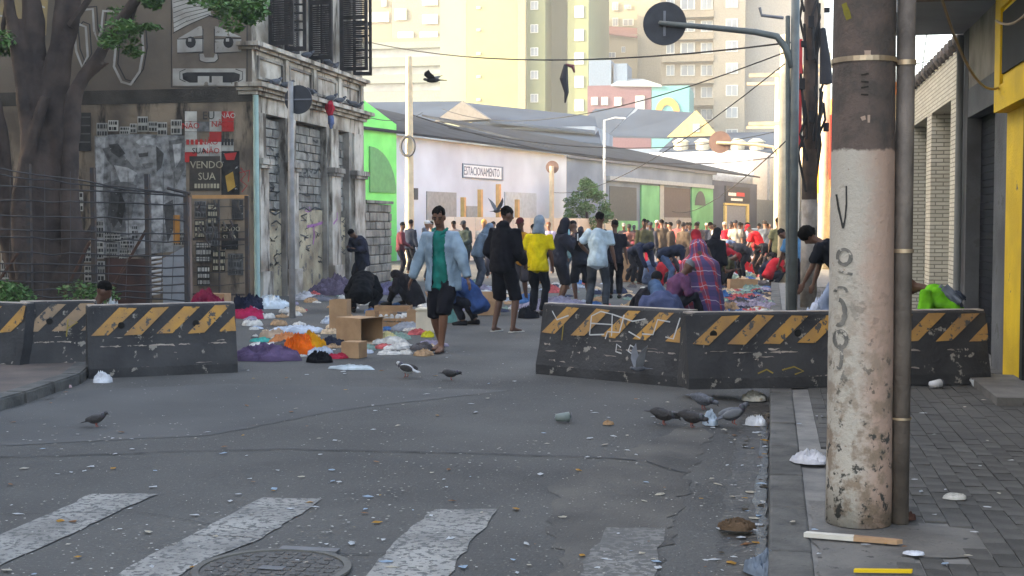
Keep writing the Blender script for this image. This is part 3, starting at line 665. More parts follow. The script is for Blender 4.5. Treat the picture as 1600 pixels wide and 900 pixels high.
# towers
Yt = 190
ct = thing('office_tower', 'cream office block with ribbon window bands and set back upper floors', 'building', PY(630, 352, Yt)); ct.location.z = 0
creamt = mat('cream_tower', lin((123, 119, 106)), lin((115, 111, 99)), scale=.1, bump=0)
bm = BM(); bbox_px(bm, 520, 690, 60, Yt, 25); put('wall', bm, creamt, ct)
bm = BM(); bbox_px(bm, 520, 611, -120, Yt + 6, 20); put('upper_wall', bm, creamt, ct); bm = BM(); bbox_px(bm, 611.5, 690, -120, Yt + 1, 25); put('upper_wall', bm, plain('cream2', (124, 122, 113)), ct)
for y0, y1, gl in ((66, 76, 0), (76.3, 90, 1), (90.3, 104, 0), (104.3, 117, 1), (117.3, 130, 0), (130.3, 143, 1), (143.3, 160, 0)):
    bm = BM(); bbox_px(bm, 520, 688, y0, Yt - (.1 if gl else .9), .9 if not gl else .1, bot=y1); put('window_band' if gl else 'balcony_band', bm, winpane if gl else plain('band_blue', (109, 120, 120)), ct)
for q in ((617, 14, 635, 31), (660, -2, 684, 8), (660, 23, 684, 37), (622, 50, 646, 63), (656, 50, 684, 62)): win(ct, *q, Yt + .9)
for q in ((596, 0, 604, 10), (572, 20, 608, 34)): win(ct, *q, Yt + 5.9)
Yy = 170
yt = thing('yellow_tower', 'tall yellow green apartment tower with blank front and one column of windows', 'building', PY(800, 352, Yy)); yt.location.z = 0
yel = mat('yellow_tower', lin((150, 146, 105)), lin((143, 139, 98)), scale=.1, bump=0); ygr = mat('green_tower', lin((123, 130, 98)), lin((116, 123, 92)), scale=.1, bump=0); shade_ggr = mat('tower_shade_greygreen', lin((112, 117, 99)), lin((105, 110, 94)), scale=.1, bump=0)
for a, c_, m, dy in ((687, 728, mat('tower_shade_mint', lin((137, 143, 123)), lin((132, 137, 117)), scale=.1, bump=0), 1.5), (728.3, 808, yel, 0), (808.3, 821, plain('rib_cream', (148, 142, 113)), -1.2), (821.3, 852, ygr, 0), (852.3, 887, shade_ggr, 5), (887.3, 920, ygr, .5)):  # shade on the left face and recess is put into their wall colours
    bm = BM(); bbox_px(bm, a, c_, -150, Yy + dy, 22); put('wall', bm, m, yt)
for k in range(9): win(yt, 829, 2 + k * 36.2 - 36, 841, 15 + k * 36.2 - 36, Yy); win(yt, 898, 9 + k * 36.5 - 36, 912, 27 + k * 36.5 - 36, Yy + .5)
for y0 in (10, 45, 82, 118, 154): win(yt, 745, y0, 751, y0 + 4, Yy)
Yc = 215
tt = thing('tan_building', 'tan stepped apartment building with small windows and a red tiled penthouse', 'building', PY(970, 352, Yc)); tt.location.z = 0
tan = mat('tan', lin((155, 143, 117)), lin((146, 133, 109)), scale=.1, bump=0)
bm = BM(); bbox_px(bm, 915, 996, 55, Yc, 20); put('wall', bm, tan, tt); bm = BM(); bbox_px(bm, 920, 1040, -150, Yc + 8, 20); put('upper_wall', bm, plain('tan2', (148, 144, 123)), tt)
bm = BM(); bbox_px(bm, 996.4, 1034, -150, Yc + 1, 26); put('side_wing', bm, plain('tan3', (160, 150, 129)), tt)
rp([(934,50,Yc - .5), (996,58,Yc - .5), (996,44,Yc + 3), (938,40,Yc + 3)], plain('tile_red', (123, 78, 70)), tt)
for q in ((957, 4, 966, 16), (976, 8, 986, 14), (957, 28, 966, 41), (973, 30, 990, 40)): win(tt, *q, Yc + 7.9)
for q in ((934, 73, 941, 80), (971, 73, 977, 82), (950, 82, 962, 90)): win(tt, *q, Yc)
Yb = 180
bt = thing('balcony_tower', 'cream apartment tower with stacked balconies and square windows', 'building', PY(1120, 352, Yb)); bt.location.z = 0
bm = BM(); bbox_px(bm, 1034, 1116, -150, Yb, 20); put('wall', bm, plain('bt_cream', (153, 140, 120)), bt)
bm = BM(); bbox_px(bm, 1116.3, 1166, -150, Yb - 1, 20); put('window_bay', bm, plain('bt_pale', (155, 147, 132)), bt)
bm = BM(); bbox_px(bm, 1166.3, 1290, -150, Yb + 1, 20); put('blank_wing', bm, plain('bt_grey', (146, 143, 137)), bt)
for k in range(-1, 6):
    y0 = 24 + k * 34.5
    bm = BM(); bbox_px(bm, 1034, 1115.5, y0 + 62 - 34.5, Yb - 1.3, 1.29, bot=y0 + 72 - 34.5); put('balcony', bm, plain('bt_balc', (157, 144, 124)), bt)
    for a, c_ in ((1041, 1054), (1063, 1086), (1095, 1114)): win(bt, a, y0 + 43 - 34.5, c_, y0 + 60 - 34.5, Yb)
    win(bt, 1134, y0 + 40 - 34.5, 1153, y0 + 57 - 34.5, Yb - 1)
pt = thing('pale_tower', 'pale blue high rise seen above the brick shopfront', 'building', (75, 260, 0))
bm = BM(); box(bm, (40, 262, 0), (77, 200, 52)); put('wall', bm, plain('pale_blue', (133, 146, 158)), pt)
for k in range(9):
    bm = BM(); box(bm, (42 + k * 7.6, 261.3, 0), (45.5 + k * 7.6, 261.99, 75)); put('window_strip', bm, plain('pale_strip', (120, 136, 151)), pt)

# ================================================================== RIGHT-HAND BUILDINGS
FX = 2.38
def fy(px, X=FX): return PX(px, 352, X).y
brickm = bpy.data.materials.new('white_brick'); brickm.use_nodes = True
_n, _l = brickm.node_tree.nodes, brickm.node_tree.links
_b = _n.new('ShaderNodeTexBrick'); _b.inputs['Color1'].default_value = (.56, .52, .42, 1); _b.inputs['Color2'].default_value = (.46, .42, .33, 1); _b.inputs['Mortar'].default_value = (.22, .2, .16, 1)
_b.inputs['Scale'].default_value = 1; _b.inputs['Mortar Size'].default_value = .008; _b.inputs['Brick Width'].default_value = .22; _b.inputs['Row Height'].default_value = .06
_t = _n.new('ShaderNodeTexCoord'); _s = _n.new('ShaderNodeSeparateXYZ'); _a = _n.new('ShaderNodeMath'); _a.operation = 'ADD'; _c = _n.new('ShaderNodeCombineXYZ')
_l.new(_t.outputs['Object'], _s.inputs[0]); _l.new(_s.outputs[0], _a.inputs[0]); _l.new(_s.outputs[1], _a.inputs[1]); _l.new(_a.outputs[0], _c.inputs[0]); _l.new(_s.outputs[2], _c.inputs[1]); _l.new(_c.outputs[0], _b.inputs['Vector'])
_l.new(_b.outputs[0], _n['Principled BSDF'].inputs['Base Color']); _n['Principled BSDF'].inputs['Roughness'].default_value = .85
_bp = _n.new('ShaderNodeBump'); _bp.inputs['Strength'].default_value = .8; _bp.inputs['Distance'].default_value = .02; _bp.invert = True; _l.new(_b.outputs['Fac'], _bp.inputs['Height']); _l.new(_bp.outputs[0], _n['Principled BSDF'].inputs['Normal'])
bs_ = thing('brick_shop', 'cream painted brick shopfront with deep bays and roller shutters', 'building', (FX + 3, 21, 0))
ys_ = [fy(1410), fy(1424), fy(1446), fy(1453), fy(1483), fy(1500)]     # far -> near
ZB = 3.95
for a, c_ in ((0, 1), (2, 3), (4, 5)):
    bm = BM(); box(bm, (FX, ys_[c_], SW - .02), (FX + .62, ys_[a], 3.32)); put('brick_pier', bm, brickm, bs_)
bm = BM(); box(bm, (FX - .003, ys_[5], 3.321), (FX + .62, ys_[0], ZB)); put('brick_header', bm, brickm, bs_)
bm = BM(); box(bm, (FX + .621, ys_[5], 0), (FX + 7, ys_[0] + .4, ZB + .1)); put('wall', bm, oldwall, bs_)
n_ = int((ys_[0] - ys_[5]) / .4)
for k in range(n_):
    y = ys_[5] + k * .4; bm = BM(); tube(bm, [(FX - .08, y + .18, ZB + .03), (FX + .7, y + .18, ZB + .3)], [.1, .1], n=6); put('roof_tile', bm, mat('old_tile', (.14, .12, .11), (.07, .065, .06), scale=6, bump=.4, rnd=.3), bs_)
def roller(par, X, y0, y1, z1, m):
    z = SW; k = 0
    bm = BM()
    while z < z1 - .05:
        box(bm, (X, y0, z), (X + .03, y1, z + .07)); box(bm, (X + .015, y0, z + .0701), (X + .03, y1, z + .0899)); z += .09
    put('roller_shutter', bm, m, par)
rollm = mat('roller', (.26, .265, .27), (.15, .15, .155), rough=.5, scale=3, bump=.1)
roller(bs_, FX + .5, ys_[2] + .01, ys_[1] - .01, 3.31, mat('roller_dark', (.06, .055, .05), bump=.1)); roller(bs_, FX + .5, ys_[4] + .01, ys_[3] - .01, 3.31, rollm)
# dark shop with canopy
ds = thing('dark_shop', 'grey shop unit with a wide unlit opening beneath a flat canopy', 'building', (FX + 3, 16, 0))
y0, y1 = fy(1571, FX - .06), fy(1501)
greyr = mat('grey_render', (.11, .113, .12), (.06, .06, .063), scale=1.5, bump=.4, c3=(.07, .07, .07), s3=3, t3=.6)
ya, yb = fy(1555), fy(1510)
bm = BM(); box(bm, (FX - .01, yb, SW - .02), (FX + .3, y1 - .01, 4.3)); put('pier', bm, greyr, ds); bm = BM(); box(bm, (FX - .02, y0 + .02, SW - .02), (FX + .3, ya, 4.3)); put('pier', bm, greyr, ds)
bm = BM(); box(bm, (FX - .005, ya + .002, 2.95), (FX + .3, yb - .002, 3.3)); put('lintel', bm, greyr, ds)
bm = BM(); box(bm, (FX - .003, ya + .002, 3.301), (FX + .3, yb - .002, 4.3)); put('upper_wall', bm, mat('stained', (.3, .27, .23), (.14, .12, .1), scale=2, bump=.4), ds)
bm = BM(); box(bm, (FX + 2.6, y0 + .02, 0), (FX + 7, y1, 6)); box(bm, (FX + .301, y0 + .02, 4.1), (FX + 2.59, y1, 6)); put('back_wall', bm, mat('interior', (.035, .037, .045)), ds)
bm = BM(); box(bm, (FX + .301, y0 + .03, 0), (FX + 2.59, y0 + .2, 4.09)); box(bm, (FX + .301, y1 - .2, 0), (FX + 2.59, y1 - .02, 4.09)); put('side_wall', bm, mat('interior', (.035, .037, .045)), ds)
z = SW; bm = BM()
while z < 2.92: box(bm, (FX + .16, ya + .003, z), (FX + .19, yb - .003, z + .085)); z += .09
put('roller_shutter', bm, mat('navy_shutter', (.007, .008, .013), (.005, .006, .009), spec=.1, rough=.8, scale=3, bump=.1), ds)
bm = BM(); cyl(bm, (FX - .07, yb + .25, SW), (FX - .07, yb + .25, 4.0), .045); put('drainpipe', bm, plain('pipe_grey', (110, 112, 112)), ds)
# canopy slab over the pavement
cn = thing('canopy', 'flat grey concrete canopy projecting over the pavement', 'canopy', (FX, 12, 4))
bm = BM(); box(bm, (1.38, 4.6, 4.05), (FX + .299, fy(1501) - .02, 4.3)); 
put('slab', bm, mat('canopy_grey', (.34, .35, .36), (.27, .275, .28), scale=1, bump=.2), cn)
bm = BM(); cyl(bm, (1.3, 14.1, 3.95), (FX - .1, 14.1, 3.95), .05); cyl(bm, (FX - .1, 14.1, 4.0), (FX - .1, 14.1, 2.9), .05); put('drain_pipe', bm, plain('pipe_brown', (120, 105, 98)), cn)
# yellow building at the edge of the frame
yb_ = thing('yellow_shop', 'yellow painted shop corner with black edging beside the pavement', 'building', (FX + 2, 11, 0))
yelm = mat('yellow_paint', lin((222, 184, 20)), lin((196, 160, 18)), rough=.7, scale=2, bump=.3, c3=(.09, .085, .075), s3=4, t3=.66)
yy0, yy1 = fy(1640), y0
bm = BM(); box(bm, (FX - .06, fy(1598, FX - .06), SW), (FX + .5, yy1 + .01, 2.75)); put('pillar', bm, yelm, yb_)
bm = BM(); box(bm, (FX - .07, fy(1598, FX - .06) - .14, SW - .02), (FX + .45, fy(1598, FX - .06) - .002, 2.75)); box(bm, (FX - .03, yy1 + .011, SW - .02), (FX + .2, yy1 + .019, 2.7)); put('edging', bm, mat('black_edge', (.02, .02, .02)), yb_)
bm = BM(); box(bm, (FX - .19, yy1 - .5, 2.751), (FX + .6, yy1 + .012, 3.0)); box(bm, (FX - .19, yy1 - .3, 3.001), (FX + .6, yy1 + .012, 4.04)); put('fascia', bm, yelm, yb_)
bm = BM(); box(bm, (FX - .19, 4.6, 2.752), (FX + .6, yy1 - .501, 3.05)); box(bm, (FX - .19, 4.6, 3.75), (FX + .6, yy1 - .301, 4.04)); box(bm, (FX - .16, 4.6, 3.051), (FX + .59, yy1 - .302, 3.749)); put('sign_fascia', bm, yelm, yb_)
bm = BM(); box(bm, (FX - .18, 4.7, 3.10), (FX - .161, yy1 - .36, 3.70)); put('sign_recess', bm, mat('black_edge', (.02, .02, .02)), yb_)
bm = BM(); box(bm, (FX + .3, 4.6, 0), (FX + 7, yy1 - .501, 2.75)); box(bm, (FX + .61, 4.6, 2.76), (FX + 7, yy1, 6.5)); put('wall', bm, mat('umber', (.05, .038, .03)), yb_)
bm = BM(); box(bm, (FX - .5, yy1 - 2.4, SW - .01), (FX + .29, yy1 - .6, SW + .07)); put('step', bm, conc, yb_)
# sunlit shopfronts further along the right side
for i, (ya_, yb2, m, h, lab) in enumerate(((46, 56, plain('sf_cream', (212, 186, 132)), 6, 'sunlit cream shopfront beyond the leaning poles'), (56.2, 66, plain('sf_orange', (226, 128, 48)), 7.5, 'orange shopfront with a tall projecting sign'), (66.2, 80, plain('sf_yellow', (220, 184, 98)), 7, 'pale yellow shopfront far along the pavement'), (80.2, 130, plain('sf_tan', (196, 172, 140)), 9, 'tan row building at the end of the pavement'))):
    s = thing('row_shop', lab, 'building', (FX + 4, (ya_ + yb2) / 2, 0))
    bm = BM(); box(bm, (FX + .3, ya_, 0), (FX + 9, yb2, h)); put('wall', bm, m, s)
    for k in range(3):
        yk = ya_ + .8 + k * (yb2 - ya_ - 1) / 3; bm = BM(); box(bm, (FX + .22, yk, .1), (FX + .299, yk + (yb2 - ya_) / 3 - 1.2, 2.9)); put('roller_shutter', bm, rollm, s)
    bm = BM(); box(bm, (FX - .45, ya_ + .5, 3.2), (FX + .29, ya_ + .75, 5.4)); put('projecting_sign', bm, [plain('sg_red', (205, 66, 50)), plain('sg_orange', (236, 140, 52)), plain('sg_yel', (238, 190, 70)), plain('sg_grn', (110, 150, 70))][i], s)
b2 = thing('row_building', 'plain grey row building between the brick shop and the cream shopfront', 'building', (FX + 4, 35, 0))
bm = BM(); box(bm, (FX + .25, ys_[0] + .45, 0), (FX + 9, 45.8, 3.9)); put('wall', bm, oldwall, b2)
for k in range(5):
    bm = BM(); box(bm, (FX + .17, 26.5 + k * 3.9, .1), (FX + .249, 29.6 + k * 3.9, 2.8)); put('roller_shutter', bm, rollm, b2)

# ================================================================== POLES
pole_c = mat('pole_dark', (.085, .062, .052), (.05, .04, .036), rough=.95, scale=6, bump=.6, bscale=40)
pbase = G(1341, 815, SW); pbase.z = SW
pr = .165
pole = thing('utility_pole', 'thick concrete utility pole with peeling pink and white paint and black spray marks', 'pole', pbase)
ZP = PD(1340, 232, 6.66).z
bm = BM()
def shaft(bm, z0, z1, r0, r1, n=32, m=14, jit=.003):
    rings = []
    for j in range(m + 1):
        z = z0 + (z1 - z0) * j / m; r = r0 + (r1 - r0) * j / m
        rings.append([bm.verts.new((math.cos(6.2832 * k / n) * (r + noise.noise(Vector((math.cos(6.2832 * k / n) * 2, math.sin(6.2832 * k / n) * 2, z * 3))) * jit), math.sin(6.2832 * k / n) * (r + noise.noise(Vector((math.cos(6.2832 * k / n) * 2, math.sin(6.2832 * k / n) * 2, z * 3))) * jit), z)) for k in range(n)])
    for a, c_ in zip(rings, rings[1:]):
        for k in range(n): bm.faces.new((a[k], a[(k + 1) % n], c_[(k + 1) % n], c_[k]))
    bm.faces.new(rings[0][::-1]); bm.faces.new(rings[-1])
shaft(bm, 0, 9, pr, pr * .78, m=40)
# pole paint: pink-white below, bare brown above, patchy
pm_ = bpy.data.materials.new('pole_paint'); pm_.use_nodes = True; n, L = pm_.node_tree.nodes, pm_.node_tree.links; P_ = n['Principled BSDF']; P_.inputs['Roughness'].default_value = .9
tc = n.new('ShaderNodeTexCoord'); sp = n.new('ShaderNodeSeparateXYZ'); L.new(tc.outputs['Object'], sp.inputs[0])
def nz(scale, det=6):
    t = n.new('ShaderNodeTexNoise'); t.inputs['Scale'].default_value = scale; t.inputs['Detail'].default_value = det; t.inputs['Roughness'].default_value = .65; L.new(tc.outputs['Object'], t.inputs['Vector']); return t.outputs[0]
def mth(op, a, b=None, c=None):
    t = n.new('ShaderNodeMath'); t.operation = op
    for i, v in enumerate((a, b, c)):
        if v is None: continue
        if isinstance(v, (int, float)): t.inputs[i].default_value = v
        else: L.new(v, t.inputs[i])
    return t.outputs[0]
def sstep(v, a, b):
    t = n.new('ShaderNodeMapRange'); t.interpolation_type = 'SMOOTHSTEP'; L.new(v, t.inputs[0]); t.inputs[1].default_value = a; t.inputs[2].default_value = b; return t.outputs[0]
def mixc(f, a, b):
    t = n.new('ShaderNodeMix'); t.data_type = 'RGBA'; L.new(f, t.inputs[0])
    for i, v in ((6, a), (7, b)):
        if isinstance(v, tuple): t.inputs[i].default_value = (*v, 1)
        else: L.new(v, t.inputs[i])
    return t.outputs[2]
zz = sp.outputs[2]
white_pink = mixc(sstep(mth('ADD', mth('MULTIPLY', sp.outputs[0], 4.5), nz(5)), .2, .95), (.43, .39, .335), (.42, .285, .22))
low = mixc(sstep(nz(9), .46, .6), white_pink, (.23, .17, .12))              # wear nearer the ground
lowf = sstep(mth('ADD', mth('MULTIPLY', zz, -1), mth('MULTIPLY', nz(4), .8)), -1.1, .05)
c_ = mixc(mth('MULTIPLY', lowf, .9), white_pink, low)
c_ = mixc(mth('MULTIPLY', sstep(nz(14), .56, .62), lowf), c_, (.05, .048, .042))
c_ = mixc(sstep(nz(26), .66, .7), c_, (.28, .2, .16))
up = mixc(sstep(nz(7), .4, .65), (.115, .083, .07), (.07, .057, .05))
zf = sstep(mth('ADD', zz, mth('MULTIPLY', nz(10), .1)), ZP - pbase.z + .03, ZP - pbase.z + .05)
c_ = mixc(zf, c_, up); L.new(c_, P_.inputs['Base Color'])
bp = n.new('ShaderNodeBump'); bp.inputs['Strength'].default_value = .7; bp.inputs['Distance'].default_value = .015; L.new(nz(30), bp.inputs['Height']); L.new(bp.outputs[0], P_.inputs['Normal'])
put('shaft', bm, pm_, pole, local=True, smooth=True)
def polezone(px, py): # angle and height on the pole for a pixel
    p = PD(px, py, 6.5); s = (px - 1341) / 6.66 * 0
    dx = (px - 1341) * 6.6 / F; r = pr - .037 * max(0, p.z - SW) / 9 + .0022
    a = math.asin(max(-.97, min(.97, dx / r))); return a, p.z - SW, r
to_cam = math.atan2(-pbase.y, -pbase.x)
def pole_stroke(P, wd, m, name='spray_mark'):
    bm = BM(); q = []
    for (a, b_), (c2, d2) in zip(P, P[1:]):
        for k in range(5): q.append((a + (c2 - a) * k / 5, b_ + (d2 - b_) * k / 5))
    q.append(P[-1]); L_, R_ = [], []
    for i, (x, y) in enumerate(q):
        x0, y0_ = q[max(0, i - 1)]; x1, y1_ = q[min(len(q) - 1, i + 1)]; tx, ty = x1 - x0, y1_ - y0_; l = math.hypot(tx, ty) or 1; w_ = wd * (.75 + .5 * abs(noise.noise(Vector((x * .11, y * .11, 0)))))
        for s, LL in ((1, L_), (-1, R_)):
            a, z, r = polezone(x - ty / l * w_ * s, y + tx / l * w_ * s); t = to_cam + a
            LL.append(bm.verts.new((math.cos(t) * (r + .0015), math.sin(t) * (r + .0015), z)))
    for i in range(len(q) - 1): bm.faces.new((L_[i], L_[i + 1], R_[i + 1], R_[i]))
    put(name, bm, m, pole, local=True)
spray = mat('spray_black', (.04, .04, .04), bump=.1); spg = mat('spray_soft', (.10, .095, .088), (.2, .185, .165), scale=14, bump=.3, c3=(.42, .38, .33), s3=22, t3=.56)
def oval(cx, cy, rx, ry, a0=0, a1=360, n_=22): return [(cx + rx * math.cos(R(a0 + (a1 - a0) * k / n_)), cy + ry * math.sin(R(a0 + (a1 - a0) * k / n_))) for k in range(n_ + 1)]
pole_stroke([(1302,303),(1305,322),(1309,340),(1313,357)], 1.8, spray); pole_stroke([(1313,357),(1316,340),(1317.5,318),(1317,290)], 1.5, spray)
pole_stroke(oval(1315, 402, 10, 12), 3.2, spg); pole_stroke([(1306,424),(1316,427),(1328,429)], 2.4, spg); pole_stroke(oval(1311, 458, 9, 8, 180, 360), 2.6, spg)
pole_stroke(oval(1308, 490, 9, 20, -90, 110), 4.2, spg); pole_stroke(oval(1311, 533, 9, 13), 3.8, spg); pole_stroke(oval(1309, 560, 4, 18, -90, 120), 3.4, spg)
pole_stroke([(1346,80),(1346,92)], 6, mat('pole_tag', (.5, .36, .28))); pole_stroke([(1340,182),(1342,188)], 4, mat('pole_tag', (.5, .36, .28))); pole_stroke([(1349,180),(1349,192)], 2, mat('pole_tag', (.5, .36, .28)))
pole_stroke([(1310,4),(1318,30)], 5, mat('pole_yellow', (.22, .19, .03)))
for k, yy in enumerate((118, 128, 138, 148)): pole_stroke([(1337, yy), (1348, yy - 2 + k % 2 * 3)], 1.6, mat('pole_ink', (.03, .025, .02)))
strapm = mat('strap', (.55, .42, .28), (.35, .27, .2), rough=.4, metal=.6, bump=.1)
cp = Vector((.185 + .02, .02, 0))
bm = BM(); rr = pr - .037 * (2.42 / 9) + .003; zs = PD(1340, 95, 6.5).z - SW
def band(bm, c0, r, z0, z1, nn=32):
    A = [bm.verts.new((c0[0] + math.cos(6.2832 * k / nn) * r, c0[1] + math.sin(6.2832 * k / nn) * r, z0)) for k in range(nn)]; B = [bm.verts.new((v.co.x, v.co.y, z1)) for v in A]
    for k in range(nn): bm.faces.new((A[k], A[(k + 1) % nn], B[(k + 1) % nn], B[k]))
band(bm, (0, 0), rr + .004, zs, zs + .025); band(bm, (cp.x, cp.y), .052, zs - .01, zs + .015); put('strap', bm, strapm, pole, local=True)
zs2 = PD(1390, 396, 6.5).z - SW; bm = BM(); band(bm, (cp.x, cp.y), .053, zs2, zs2 + .02); put('strap', bm, strapm, pole, local=True)
zs3 = PD(1390, 664, 6.5).z - SW; bm = BM(); band(bm, (cp.x, cp.y), .053, zs3, zs3 + .012); put('strap', bm, strapm, pole, local=True)
bm = BM(); cyl(bm, (cp.x, cp.y, 0), (cp.x, cp.y, 2.72), .046, n=16); put('conduit', bm, mat('conduit', (.20, .165, .14), (.12, .10, .085), rough=.6, scale=6, bump=.3, metal=.3), pole, local=True, smooth=True)
bm = BM(); cyl(bm, (cp.x - .035, cp.y, 2.721), (cp.x - .035, cp.y, 7), .014, n=8); put('cable', bm, mat('cable_black', (.02, .02, .022)), pole, local=True)

def simple_pole(px, py, name, label, r, top, m, z=SW, lean=(0, 0), mid=None):
    b_ = G(px, py, z); b_.z = z; o = thing(name, label, 'pole', b_)
    bm = BM(); tube(bm, [(0, 0, -.02), (lean[0] * .5, lean[1] * .5, top / 2), (lean[0], lean[1], top)], [r, r * .93, r * .85], n=14); put('shaft', bm, m, o, local=True, smooth=True)
    return o
steel = mat('painted_steel', (.10, .115, .115), (.07, .08, .08), rough=.5, scale=5, bump=.1); blackp = mat('sign_back', (.035, .037, .045), (.025, .026, .032), rough=.6, scale=5, bump=.1)
# traffic post with long arm and the back of a round sign
sp_ = simple_pole(1238, 487, 'traffic_sign_post', 'dark steel traffic post whose long arm carries a round sign seen from behind', .085, 5.45, steel)
b_ = sp_.location; dS = 24.0
def loc(px, py): return PY(px, py, b_.y) - b_
A = [loc(1238, 105), loc(1228, 75), loc(1214, 57), loc(1180, 50), loc(1110, 43), loc(1030, 36)]
bm = BM(); tube(bm, A, [.07, .065, .06, .055, .05, .045], n=10); put('arm', bm, steel, sp_, local=True, smooth=True)
c = loc(1038, 36); bm = BM(); cyl(bm, c + Vector((0, .06, 0)), c + Vector((0, .09, 0)), .385, n=36); sgn = put('sign_disc', bm, blackp, sp_, local=True)
bm = BM(); box(bm, (c.x - .02, c.y + .03, c.z - .22), (c.x + .02, c.y + .059, c.z + .22)); put('bracket', bm, plain('bracket_grey', (110, 112, 118)), sp_, local=True)
A = [loc(1224, 28), loc(1190, 24), loc(1187, 12)]; bm = BM(); tube(bm, A, .03, n=6); put('lamp_bracket', bm, plain('bracket_grey', (110, 112, 118)), sp_, local=True)
bm = BM(); tube(bm, [loc(1231, 487), loc(1231, 25)], .04, n=8); put('conduit', bm, steel, sp_, local=True)
random.seed(5)
# second utility pole: white painted foot, brown top, cable bundles
up_ = simple_pole(1263, 480, 'utility_pole', 'brown utility pole hung with cable bundles behind the dark traffic post', .145, 8.5, pole_c)
bm = BM(); cyl(bm, (0, 0, -.01), (0, 0, PY(1263, 312, up_.location.y).z - SW), .152, .148, n=16); put('painted_foot', bm, mat('foot_paint', (.30, .28, .26), (.16, .14, .12), scale=5, bump=.4), up_, local=True, smooth=True)
bm = BM()
for k in range(44):
    z = random.uniform(2.6, 6.6); a = random.uniform(0, 6.28); r = random.uniform(.15, .3); cx_, cy_ = math.cos(a) * r, math.sin(a) * r - .1
    if k % 3: tube(bm, [(cx_, cy_, z), (cx_ + random.uniform(-.1, .1), cy_, z - .3), (cx_ * .6, cy_, z - random.uniform(.5, 1.1))], .025, n=5)
    else: box(bm, (cx_ - .05, cy_ - .05, z), (cx_ + .05, cy_ + .05, z + random.uniform(.08, .22)))
put('cable_bundle', bm, mat('cable_black', (.02, .02, .022)), up_, local=True)
bm = BM(); box(bm, (-.28, -.2, PY(1250, 228, 24).z - SW), (-.16, -.17, PY(1250, 52, 24).z - SW)); put('red_banner', bm, plain('banner_red', (196, 62, 66)), up_, local=True)
bm = BM(); tube(bm, [(.2, -.22, 5.1), (.24, -.22, 4.6), (.27, -.22, 4.1)], [(.05, .03), (.09, .03), (.12, .03)], n=8); put('hanging_cloth', bm, plain('rag_dark', (44, 44, 50)), up_, local=True)
litm = mat('cream_post', (.55, .47, .33), (.42, .36, .26), rough=.8, scale=4, bump=.2)
for px, py, top, lab, r in ((1222, 440, 6.6, 'cream concrete lamp pole standing past the traffic post', .13), (1287, 420, 7.5, 'pale pole beside the orange shopfront', .2), (1231, 425, 6.8, 'slender pale pole with crossarms far along the pavement', .14), (1213, 408, 8.0, 'distant wooden power pole with two crossarms', .14)):
    o = simple_pole(px, py, 'street_pole', lab, r, top, litm)
    if py < 430:
        for zc in (top * .7, top * .93):
            bm = BM(); box(bm, (-1.3, -.06, zc), (1.0, .06, zc + .12)); put('crossarm', bm, litm, o, local=True)
# small round sign on long arm far along the street
fp = simple_pole(1216, 415, 'sign_post', 'cream post carrying a round brown sign on a curved arm', .11, 6.2, litm); b_ = fp.location
def loc2(px, py): return PY(px, py, b_.y) - b_
bm = BM(); tube(bm, [loc2(1216, 250), loc2(1208, 230), loc2(1180, 226), loc2(1120, 223)], .06, n=8); put('arm', bm, litm, fp, local=True)
c = loc2(1125, 222); bm = BM(); cyl(bm, c + Vector((0, .08, 0)), c + Vector((0, .12, 0)), .42, n=28); put('sign_disc', bm, plain('disc_brown', (120, 96, 88)), fp, local=True)
# left post with round sign
lp_ = simple_pole(457, 497, 'sign_post', 'slim grey post with the back of a black round sign by the corner building', .055, 4.1, mat('galv', (.26, .25, .25), (.18, .175, .17), rough=.5, scale=6, bump=.1), z=0); b_ = lp_.location
c = PY(464, 155, b_.y) - b_; bm = BM(); cyl(bm, c + Vector((0, .06, 0)), c + Vector((0, .08, 0)), .25, n=30); put('sign_disc', bm, blackp, lp_, local=True)
bm = BM(); box(bm, (c.x - .24, c.y + .04, c.z - .012), (c.x + .24, c.y + .059, c.z + .012)); put('bracket', bm, plain('bracket_grey', (110, 112, 118)), lp_, local=True)
# posts by the far row
p = WP(862, 352, 4); p.z = 0; o = thing('sign_post', 'thin cream post with a small round sign before the white wall', 'pole', p)
bm = BM(); cyl(bm, (0, 0, 0), (0, 0, 4.6), .12); put('shaft', bm, litm, o, local=True); bm = BM(); cyl(bm, (0, .14, 4.55), (0, .2, 4.55), .33, n=20); put('sign_disc', bm, plain('disc_brown', (120, 96, 88)), o, local=True)
p = WP(640, 352, 5); p.z = 0; o = thing('utility_pole', 'cream concrete utility pole in front of the white wall with a coiled cable', 'pole', p)
bm = BM(); tube(bm, [(0, 0, 0), (0, 0, 8.2)], [.2, .13], n=12); put('shaft', bm, litm, o, local=True)
bm = BM()
for k in range(16):
    a, b2_ = 6.2832 * k / 16, 6.2832 * (k + 1) / 16; tube(bm, [(.28 * math.cos(a), -.25, 4.7 + .38 * math.sin(a)), (.28 * math.cos(b2_), -.25, 4.7 + .38 * math.sin(b2_))], .06, n=5)
put('cable_coil', bm, plain('coil_grey', (80, 82, 86)), o, local=True)
p = WP(944, 352, 3); p.z = 0; o = thing('lamp_post', 'thin pale lamp post in front of the grey shop row', 'pole', p)
bm = BM(); tube(bm, [(0, 0, 0), (0, 0, 7.6), (.6, 0, 7.75), (1.2, 0, 7.7)], [.09, .07, .05, .05], n=8); put('shaft', bm, plain('post_pale', (190, 198, 204)), o, local=True)

